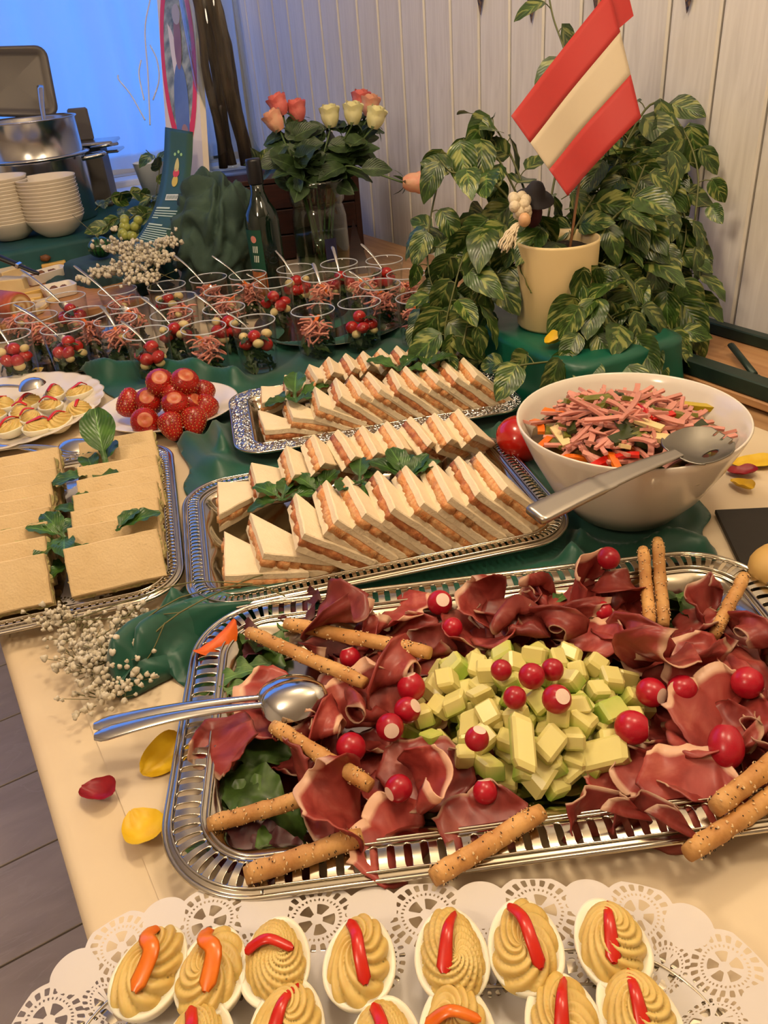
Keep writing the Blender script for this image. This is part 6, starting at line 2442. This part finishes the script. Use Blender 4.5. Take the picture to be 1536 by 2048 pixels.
def block(px, py, z, sz, rz, mt, lab, wedge=0.0, rx=0.0):
    p = W(px, py, z)
    mb = MB().box((0, 0, sz[2] / 2), sz, ch=.002)
    if wedge:
        mb.disp(lambda q: V((q.x, q.y * (1 - wedge * (q.x / sz[0] + .5)), q.z)))
    return solo(mb, 'cheese_block', mt, lab, 'cheese', 'cheeses on the board', M=TR(p.x, p.y, z, rz, rx), smooth=False)


block(130, 500, cbz, (.09, .07, .030), -.4, ora, 'orange cheese block lying on an orange slab before the right bowl stack', .35)
block(128, 522, cbz, (.16, .05, .010), -.3, ora, 'flat orange cheese slab in front of the orange block')
block(55, 512, cbz, (.07, .05, .042), -.5, yel, 'upright yellow cheese block before the left bowl stack')
block(85, 532, cbz, (.10, .055, .022), -.35, yel, 'flat yellow cheese slab in front of the upright yellow block')
block(110, 535, cbz, (.06, .05, .016), -.2, yel, 'small yellow cheese slab at the right of the other yellow slab')
block(28, 560, cbz, (.07, .05, .03), .3, pal, 'pale cheese wedge at the left picture edge behind the knife', .5)
block(30, 585, cbz + .002, (.07, .055, .034), -.7, pal, 'pale cheese wedge with its cut corner to the viewer', .6)
block(75, 590, cbz, (.11, .035, .016), .15, yel, 'long yellow cheese strip before the long white dish', .1)
for k, (px, py, rz, mt, lab) in enumerate(((50, 610, .4, pal, 'small pale cheese piece left of the knife tip'), (66, 604, -.3, yel, 'small yellow cheese piece in the middle of the crumbs'), (80, 618, .9, pal, 'flat pale cheese slice nearest the small white dish'), (64, 628, -.8, pal, 'flat pale cheese slice lying nearest the salad glasses'), (95, 606, .2, pal, 'small pale cheese piece right of the crumbs'))):
    block(px, py, cbz, (.045, .035, .010 + .004 * (k % 2)), rz, mt, lab, .3, rnd(-.1, .1))
# round reddish cheese with a cut face
p = W(22, 612, cbz + .03)
t = thing('round_cheese', 'reddish round cheese roll with a pale ringed cut face at the left edge', 'cheese', TR(p.x, p.y, cbz + .031, -1.1, 0, 0))
part(MB().tube([(-.04, 0, 0), (-.035, 0, 0), (.03, 0, 0), (.034, 0, 0)], [.020, .029, .030, .027], 22), 'rind', rind, t)
cf_ = M_('ringed_cut', (206, 166, 110), .5)
n_ = cf_.node_tree
wv = tex(n_, 'ShaderNodeTexWave', coord(n_), Scale=26.0, Distortion=1.0)
wv.wave_type = 'RINGS'
wv.rings_direction = 'X'
n_.links.new(ramp(n_, [(0, (176, 120, 66)), (1, (222, 190, 140))], wv.outputs['Fac']), n_.nodes['Principled BSDF'].inputs['Base Color'])
part(MB().grid(lambda u, v: (.0345, cos(2 * PI * u) * .0262 * v, sin(2 * PI * u) * .0262 * v), 22, 4, cu=True), 'cut_face', cf_, t, 'pale ringed cut face')
# little white dishes with walnuts
waln = M_('walnut', (130, 84, 48), .6, col2=(92, 56, 30), ns=60, bump=.8, bs=120)


def dish(px, py, L, w_, rz, lab):
    p = W(px, py, cbz)
    at, _ = rrect(L, w_, w_ * .25, 0)
    mb = MB()
    pr = [(0, .022), (.002, .0232), (.004, .022), (.007, .006), (.014, .004)]
    mb.grid(lambda u, v: (lambda q: (q[0], q[1], pr[int(round(v * 4))][1]))(at(u, pr[int(round(v * 4))][0])), 60, 4, cu=True)
    mb.grid(lambda u, v: (lambda q: (q[0], q[1], .022 * (1 - v)))(at(u, .004 * v)), 60, 2, cu=True)
    i0 = len(mb.v)
    mb.v.append((0, 0, .004))
    mb.uv.append((.5, .5))
    mb.f += [(k * 5 + 4, ((k + 1) % 60) * 5 + 4, i0) for k in range(60)]
    solo(mb, 'small_dish', porc, lab, 'dish', M=TR(p.x, p.y, cbz + .001, rz))
    return p


p = dish(95, 560, .11, .05, .35, 'long white dish with walnuts in the middle of the cheese board')
p2 = dish(122, 590, .075, .06, .1, 'small white dish with walnuts at the right end of the cheese board')
wn = MB().ball((0, 0, 0), (.013, .009, .008), 12, 8, fn=lambda d: 1 + .18 * sin(d.x * 11) * cos(d.y * 9)).mesh('walnut', waln)
for k, (q, dx, dy, dz, lab) in enumerate(((p, -.03, -.006, .014, 'walnut at the left end of the long white dish'), (p, -.008, .006, .016, 'walnut in the middle of the long white dish'), (p, .018, .008, .014, 'walnut at the right of the long white dish'), (p2, -.012, .004, .014, 'left walnut in the small white dish'), (p2, .012, -.004, .014, 'right walnut in the small white dish'), (W(178, 490, cbz), 0, 0, .008, 'walnut right of the orange cheese'), (W(192, 494, cbz), 0, 0, .008, 'walnut farthest right behind the green gourd'), (W(92, 524, cbz + .02), 0, 0, .008, 'walnut on the yellow slab beside the upright block'), (W(205, 489, cbz), 0.01, 0.01, .008, 'walnut at the back right end of the board'))):
    o = link('walnut', wn, None, TR(q.x + dx, q.y + dy, cbz + dz if k != 7 else cbz + .03, k * 1.3))
    tag(o, lab, 'walnut', 'walnuts among the cheeses')
# knives
blk = M_('black_handle', (20, 20, 22), .35)


def knife(a, b, lab, ring=.5, hw=.011, up=(0, 0, 1)):
    d = b - a
    L = d.length
    t = thing('cheese_knife', lab, 'knife', frame(a, d, up))
    part(MB().grid(lambda u, v: (u * L * ring, cos(2 * PI * v) * hw * (1.15 - .35 * u), sin(2 * PI * v) * .006), 10, 12, cv=True), 'handle', blk, t)
    part(MB().box((L * ring + .004, 0, 0), (.008, hw * 1.7, .011), ch=.001), 'ferrule', cutl, t, smooth=False)
    part(MB().grid(lambda u, v: (L * (ring + (1 - ring) * u), cos(2 * PI * v) * hw * (.85 - .2 * u) * (1 if u < .98 else .3), sin(2 * PI * v) * .004), 10, 10, cv=True), 'shaft', blk, t)
    return t


kb = W(103, 486, cbz + .008)
knife(RZ(68, 334, depth(kb) + .03), kb, 'black handled knife leaning upright against the bowl stacks', .52, .012, (0, -1, .3))
knife(RZ(-40, 498, 1.82), RZ(78, 548, 1.84), 'black handled knife lying slanted over the cheese at the left edge', .62, .012)
p = W(10, 500, cbz + .02)
solo(MB().lathe([(0, .002), (.04, .004), (.055, .018), (.052, .018), (.038, .007), (0, .005)], 30), 'dark_bowl', M_('dark_steel', (70, 68, 66), .25, 1), 'small dark metal bowl at the left edge before the bowl stack', 'bowl', M=TR(p.x - .02, p.y, cbz))
# green gourd, grapes, cloth, flowers behind
gm_, n_, p_ = newmat('green_gourd')
n_.links.new(ramp(n_, [(.35, (14, 48, 20)), (.6, (24, 72, 30))], tex(n_, 'ShaderNodeTexWave', coord(n_), Scale=40, Distortion=4.0).outputs['Fac']), p_.inputs['Base Color'])
p_.inputs['Roughness'].default_value = .22
p = RZ(200, 494, 1.90)
t = thing('green_gourd', 'small glossy dark green squash beside the white flowers', 'squash', p)
part(MB().ball((0, 0, 0), (.028, .028, .024), 24, 16, fn=lambda d: 1 + .03 * cos(8 * math.atan2(d.y, d.x))), 'body', gm_, t)
part(MB().tube([(0, 0, .022), (.002, 0, .030)], .003, 6), 'stem', tomm if False else M_('gourd_stem', (96, 100, 60), .7), t)
solo(softbox(.09, .07, p.z - .026 - TZ - .006, .012, 8), 'draped_stand', tealg, 'small stand under grey green cloth below the squash and the white flowers', 'stand', M=TR(p.x + .02, p.y + .02, TZ + .004, .3))
# crumpled grey green cloth in front of it
cg = W(165, 575, TZ + .02)
mb = MB().ball((0, 0, 0), (.085, .055, .055), 60, 36, fn=lambda d: 1 + .35 * noise.noise(V((d.x * 2.2, d.y * 2.2, d.z * 2))) + .12 * sin(d.x * 9 + 4 * d.z))
mb.disp(lambda q: V((q.x, q.y, max(q.z, -.012))))
solo(mb, 'crumpled_cloth', tealg, 'crumpled grey green cloth between cheese board and salad glasses', 'cloth', M=TR(cg.x, cg.y, TZ + .0165, -.5))
mb = MB().ball((0, 0, 0), (.10, .06, .045), 60, 36, fn=lambda d: 1 + .35 * noise.noise(V((d.x * 2.2 + 5, d.y * 2.2, d.z * 2))) + .12 * sin(d.x * 9 + 4 * d.z))
mb.disp(lambda q: V((q.x, q.y, max(q.z, -.012))))
cg = W(250, 585, TZ + .02)
solo(mb, 'crumpled_cloth', tealg, 'crumpled grey green cloth under the far spray of white flowers', 'cloth', M=TR(cg.x, cg.y + .05, TZ + .0165, -.3))
t = thing('grape_bunch', 'small bunch of pale green grapes left of the leaflet', 'grapes', RZ(258, 455, 1.98))
go = t.location.copy()
grm = M_('green_grape', (150, 158, 66), .2, sss=.3, sssr=.006, col2=(164, 168, 84), ns=30)
gme = MB().ball((0, 0, 0), .0115, 14, 10).mesh('grape', grm)
for k in range(20):
    q = RZ(258 + rnd(-22, 24), 455 + rnd(-18, 26), 1.98 + rnd(-.02, .03))
    part(gme, 'grape', None, t, M=Matrix.Translation(q - go))
part(MB().tube([RZ(258, 440, 1.99) - go, RZ(272, 428, 2.0) - go], .002, 6), 'stem', vstm, t)
solo(softbox(.07, .06, go.z - .03 - TZ - .004, .01, 4), 'draped_stand', teal, 'small teal draped stand under the grapes behind the leaflet', 'stand', M=TR(go.x + .01, go.y + .02, TZ + .004))
S2 = lambda px, py, Z: RZ(px, py, Z)
cl = [(S2(x, y, zz), r_, n) for x, y, zz, r_, n in ((240, 500, 1.74, .020, 60), (280, 515, 1.72, .022, 80), (310, 525, 1.70, .020, 70), (335, 490, 1.74, .014, 40), (250, 545, 1.68, .020, 60), (205, 550, 1.68, .014, 34), (170, 562, 1.66, .008, 14), (290, 560, 1.66, .02, 54), (225, 460, 1.78, .004, 5))]
spray('flower_spray', 'far spray of tiny white flowers lying before the green leaflet', 'flowers', [([S2(180, 565, 1.66), S2(230, 530, 1.70), S2(300, 540, 1.70), S2(350, 560, 1.66)], .0008), ([S2(145, 430, 1.80), S2(190, 470, 1.78), S2(215, 500, 1.74), S2(280, 545, 1.70)], .0007), ([S2(335, 480, 1.74), S2(310, 530, 1.70), S2(300, 580, 1.64)], .0008)], cl, .0040, 0, 12)

# big steel pots
pc_ = RZ(70, 300, 2.24)
pcx, pcy = pc_.x, pc_.y
t = thing('soup_pot', 'large steel soup pot with a wide rim standing behind the bowl stacks', 'pot', TR(pcx, pcy, RZ2 + .001))
ptop = RZ(70, 236, 2.24).z
ph_ = ptop - RZ2
solo_m = silv2
part(MB().lathe([(0, 0), (.121, 0), (.126, .006), (.129, ph_ * .62), (.131, ph_ * .64), (.127, ph_ * .66), (.127, ph_ - .004), (.133, ph_), (.131, ph_ + .002), (.124, ph_ - .004), (.123, .01), (0, .008)], 56), 'body', silv2, t)
part(MB().lathe([(.1295, ph_ * .63), (.143, ph_ * .645), (.145, ph_ * .655), (.1295, ph_ * .668)], 56), 'middle_rim', silv2, t)
for sg in (1,):
    part(MB().tube(bez([(.10, -.10, ph_ * .60), (.155, -.115, ph_ * .62), (.165, -.07, ph_ * .62), (.138, -.03, ph_ * .60)], 14), .006, 8), 'handle', silv2, t)
solo(MB().tube(bez([RZ(92, 262, 2.23), RZ(84, 215, 2.24), RZ(80, 172, 2.25)], 12), [.0045 + .0004 * i for i in range(13)], 8, flat=.5), 'soup_ladle', cutl, 'steel ladle handle standing up out of the large soup pot', 'ladle')
# grey steel lid leaning behind


def RY(px, py, y):
    r = ray(px, py)
    return V((0, 0, CAMZ)) + r * (y / r.y)


l0, l1, l2, l3 = RY(-60, 232, 2.76), RY(118, 236, 2.76), RY(90, 92, 2.79), RY(-60, 96, 2.79)
lo = (l0 + l1 + l2 + l3) / 4
nl = (l1 - l0).cross(l3 - l0).normalized()
if nl.y > 0:
    nl = -nl
t = thing('steel_lid', 'dark grey steel pan lid leaning upright behind the soup pot', 'lid', lo)
drk_ = M_('dull_steel', (104, 98, 92), .5, .35)


def lidp(a, b, off):
    return (l0 * (1 - a) + l1 * a) * (1 - b) + (l3 * (1 - a) + l2 * a) * b + nl * off - lo


mb = MB()
lv = [(0, 0), (.0, .014), (.05, .016), (.10, .004), (.14, .002)]
mb.grid(lambda u, v: (lambda k: lidp(*(lambda q: (.5 + q[0], .5 + q[1]))(rrect(1, 1, .16, 0)[0](u, lv[k][0])[:2]), lv[k][1]))(int(round(v * 4))), 72, 4, cu=True)
i0 = len(mb.v)
mb.v.append(tuple(lidp(.5, .5, .002)))
mb.uv.append((.5, .5))
mb.f += [(k * 5 + 4, ((k + 1) % 72) * 5 + 4, i0) for k in range(72)]
part(mb, 'shell', drk_, t)
lb = min(l0.z, l1.z)
solo(MB().box((lo.x + .02, lo.y + .03, (lb - .02 + RZ2) / 2 + .0), (.25, .06, lb - .02 - RZ2), ch=.004), 'pan_stand', drk_, 'dull steel stand behind the soup pot, under the leaning lid', 'stand', smooth=False)
# chafing frame at the right of the pot
fz = RZ(170, 300, 2.40)
t = thing('chafing_frame', 'grey steel warming stand with ledges right of the soup pot', 'stand', TR(fz.x + .015, fz.y + .02, RZ2 + .001, -.45))
h1 = fz.z - RZ2 + .02
part(MB().box((0, 0, h1 / 2), (.09, .10, h1), ch=.006), 'body', drk_, t, smooth=False)
part(MB().box((.015, -.01, h1 * .98), (.15, .13, .010), ch=.003), 'ledge', silv2, t, smooth=False)
part(MB().box((.03, -.01, h1 * .84), (.14, .10, .008), ch=.003), 'ledge', silv2, t, smooth=False)
part(MB().box((-.01, .02, h1 + .045), (.06, .012, .09), ch=.005), 'back_plate', drk_, t, smooth=False)
part(MB().tube(bez([(.02, -.07, h1 * .93), (.07, -.08, h1 * .95), (.10, -.05, h1 * .95)], 10), .005, 8), 'handle', silv2, t)

# ivy trailing behind grapes and leaflet
iv = thing('ivy_trail', 'trail of dark ivy leaves behind grapes and leaflet below the window', 'plant', RZ(250, 400, 2.15))
io = iv.location.copy()
vst = MB()
for pts_ in (((300, 470, 2.1), (310, 400, 2.16), (318, 330, 2.2), (292, 300, 2.22)), ((320, 400, 2.12), (270, 385, 2.14), (220, 395, 2.14), (190, 420, 2.12)), ((330, 420, 2.1), (280, 430, 2.1), (230, 440, 2.1), (205, 460, 2.08))):
    P3 = bez([RZ(*q) for q in pts_], 24)
    vst.tube([q - io for q in P3], .0013, 5)
    for k in range(7):
        q = P3[min(24, 3 + k * 3)]
        a = rnd(0, 6.28)
        part(VL[k % 4], 'leaf', None, iv, M=frame(q - io, (cos(a), sin(a) * .5, rnd(-.8, .5)), camv + V((rnd(-.5, .5), rnd(-.5, .5), .2)), rnd(.7, 1.0)))
part(vst, 'stems', vstm, iv, kind='stuff')
# houseplant leaf behind the roses, left
t = thing('window_plant', 'small variegated plant at the corner beside the roses', 'plant', RZ(520, 330, 2.15))
for k in range(5):
    a = .6 + k * 1.2
    part(VL[k % 4], 'leaf', None, t, M=frame((0, 0, 0), (cos(a) * .6, sin(a) * .3, rnd(.1, .9)), camv, rnd(.7, 1.0)))
part(MB().tube([(0, 0, -.04), (.002, 0, .01)], .003, 6), 'stem', vstm, t)
# white dry branch in front of the curtain
mb = MB()
for pts_ in (((290, 240, 2.3), (262, 190, 2.32), (238, 160, 2.33), (236, 150, 2.33)), ((300, 250, 2.3), (296, 150, 2.32), (290, 60, 2.34), (300, 0, 2.34)), ((306, 200, 2.3), (318, 160, 2.3), (314, 120, 2.3), (300, 90, 2.3)), ((288, 200, 2.3), (278, 150, 2.31), (282, 120, 2.31))):
    mb.tube(bez([RZ(*q) for q in pts_], 14), .0022, 5)
solo(mb, 'dry_branch', M_('white_branch', (220, 224, 230), .6), 'thin white dry branch curving up in front of the blue curtain', 'branch')
sp_ = RZ(300, 330, 2.42)
solo(MB().lathe([(0, 0), (.035, 0), (.05, .09), (.052, .092), (.048, .09), (.034, .008), (0, .006)], 28), 'sill_pot', M_('white_sill_pot', (220, 226, 232), .4), 'white plant pot standing on the window sill behind the leaflet', 'pot', M=Matrix.Translation((sp_.x, 2.80 if False else min(sp_.y, 2.78), .878 if False else .8785)))
solo(MB().box((.35, 2.805, .8225), (1.5, .09, .112), ch=.004), 'window_ledge_box', M_('ledge_white', (206, 212, 222), .5), 'long pale ledge box below the window sill behind the table', 'box', smooth=False)

# ================================================================== RIGHT SIDE: FOLDED TABLE, SLATE, BUN, BUNTING
fm = M_('green_steel', (28, 46, 40), .4, .3, col2=(34, 54, 46), ns=40)
t = thing('folded_table', 'folded wooden table lying upside down along the wall, green steel legs on top', 'table', (1.085, .45, TZ + .003))
part(MB().box((0, 0, .0065), (.205, 1.5, .013), ch=.002), 'wooden_top', M_('varnished_pine', (186, 142, 98), .4, col2=(164, 118, 76), scale=(16, 1, 16), ns=5), t, smooth=False)
part(MB().box((-.086, -.1, .0255), (.028, 1.28, .024), ch=.002), 'near_rail', fm, t, smooth=False)
part(MB().box((.080, -.1, .0235), (.020, 1.28, .020), ch=.002), 'far_rail', fm, t, smooth=False)
to = V((1.085, .45, TZ + .003))
for nm_, (a_, b_), r_ in (('brace', (W(1462, 690, TZ + .032), W(1508, 748, TZ + .026)), .006), ('hinge_arm', (W(1400, 726, TZ + .026), W(1516, 756, TZ + .026)), .007)):
    part(MB().tube([a_ - to, a_.lerp(b_, .5) - to, b_ - to], r_, 8, flat=.7), nm_, fm, t)
part(MB().tube([(-.05, .36, .018), (-.05, .36, .034), (.03, .43, .034)], .0035, 6), 'latch_rod', M_('dark_rod', (24, 24, 24), .4, .5), t)
part(MB().ball((-.055, .35, .019), (.008, .008, .006), 10, 6), 'bolt', cutl, t)
sl = [W(1430, 1022, TZ + .008), W(1600, 1014, TZ + .008), W(1760, 1200, TZ + .008), W(1556, 1290, TZ + .008)]
c_ = sum(sl, V()) / 4
solo(MB().prism([(q.x - c_.x, q.y - c_.y) for q in sl][::-1], 0, .006, ch=.0008), 'slate_board', M_('dark_slate', (34, 28, 22), .7, bump=.3, bs=60), 'dark brown slate board lying at the right picture edge', 'board', M=TR(c_.x, c_.y, TZ + .0042), smooth=False)
p = W(1556, 1132, TZ + .036)
solo(MB().ball((0, 0, 0), (.030, .026, .024), 22, 14, fn=lambda d: 1 + .03 * noise.noise(d * 3)), 'bread_roll', M_('yellow_roll', (206, 168, 98), .55, col2=(190, 146, 76), ns=20), 'pale yellow bread roll on the slate board, cut off by the picture edge', 'bread roll', M=Matrix.Translation((p.x, p.y, TZ + .0345)))


def wallp(px, py, x=WX - .006):
    r = ray(px, py)
    return V((0, 0, CAMZ)) + r * (x / r.x)


bt = thing('bunting', 'string of small dark patterned pennants along the panelled wall, only their tips in view', 'bunting', wallp(1160, -60))
bo = bt.location.copy()
penm = M_('pennant_dark', (30, 34, 58), .8, col2=(120, 92, 60), ns=130)
tips = [wallp(*q) for q in ((960, 30), (1062, 46), (1192, 40), (1373, 27))]
for q in tips:
    h = .13
    mb = MB().add([q - bo + V((x_, y_, z_)) for x_ in (0, .001) for y_, z_ in ((0, 0), (.042, h), (-.042, h))], [(0, 1, 2), (5, 4, 3), (0, 3, 4, 1), (1, 4, 5, 2), (2, 5, 3, 0)])
    part(mb, 'pennant', penm, bt, smooth=False)
ctr = [q - bo + V((.001, 0, .131)) for q in tips]
ctr = [ctr[0] + V((0, .25, .03))] + ctr + [ctr[-1] + V((0, -.25, .03))]
part(MB().tube(bez(ctr, 30), .0014, 5), 'string', M_('bunting_string', (120, 100, 80), .8), bt)

# dark napkin card with a gold outline at the left edge
a_, b_2, c_2, d_ = W(-60, 768, TZ + .005), W(62, 744, TZ + .005), W(36, 786, TZ + .005), W(-60, 812, TZ + .005)
cc_ = (a_ + b_2 + c_2 + d_) / 4
t = thing('napkin_card', 'dark grey brown card with a gold clover outline behind the wavy egg plate', 'card', V((cc_.x, cc_.y, TZ + .0042)))
P4 = [((q.x - cc_.x), (q.y - cc_.y)) for q in (a_, b_2, c_2, d_)]
ar = sum(P4[k][0] * P4[(k + 1) % 4][1] - P4[(k + 1) % 4][0] * P4[k][1] for k in range(4))
part(MB().prism(P4 if ar > 0 else P4[::-1], 0, .0012), 'card', M_('dark_card', (62, 56, 52), .7), t, smooth=False)
mb = MB()
e_ = W(8, 762, TZ + .006)
for k in range(3):
    a = 2.1 * k + .4
    ce = V((e_.x - cc_.x + cos(a) * .0085, e_.y - cc_.y + sin(a) * .0085, .0018))
    mb.tube([ce + V((cos(q * .4) * .0068, sin(q * .4) * .0068, 0)) for q in range(17)], .0008, 5)
part(mb, 'gold_clover', M_('gold_print', (190, 156, 84), .4, .3), t, 'gold clover outline')
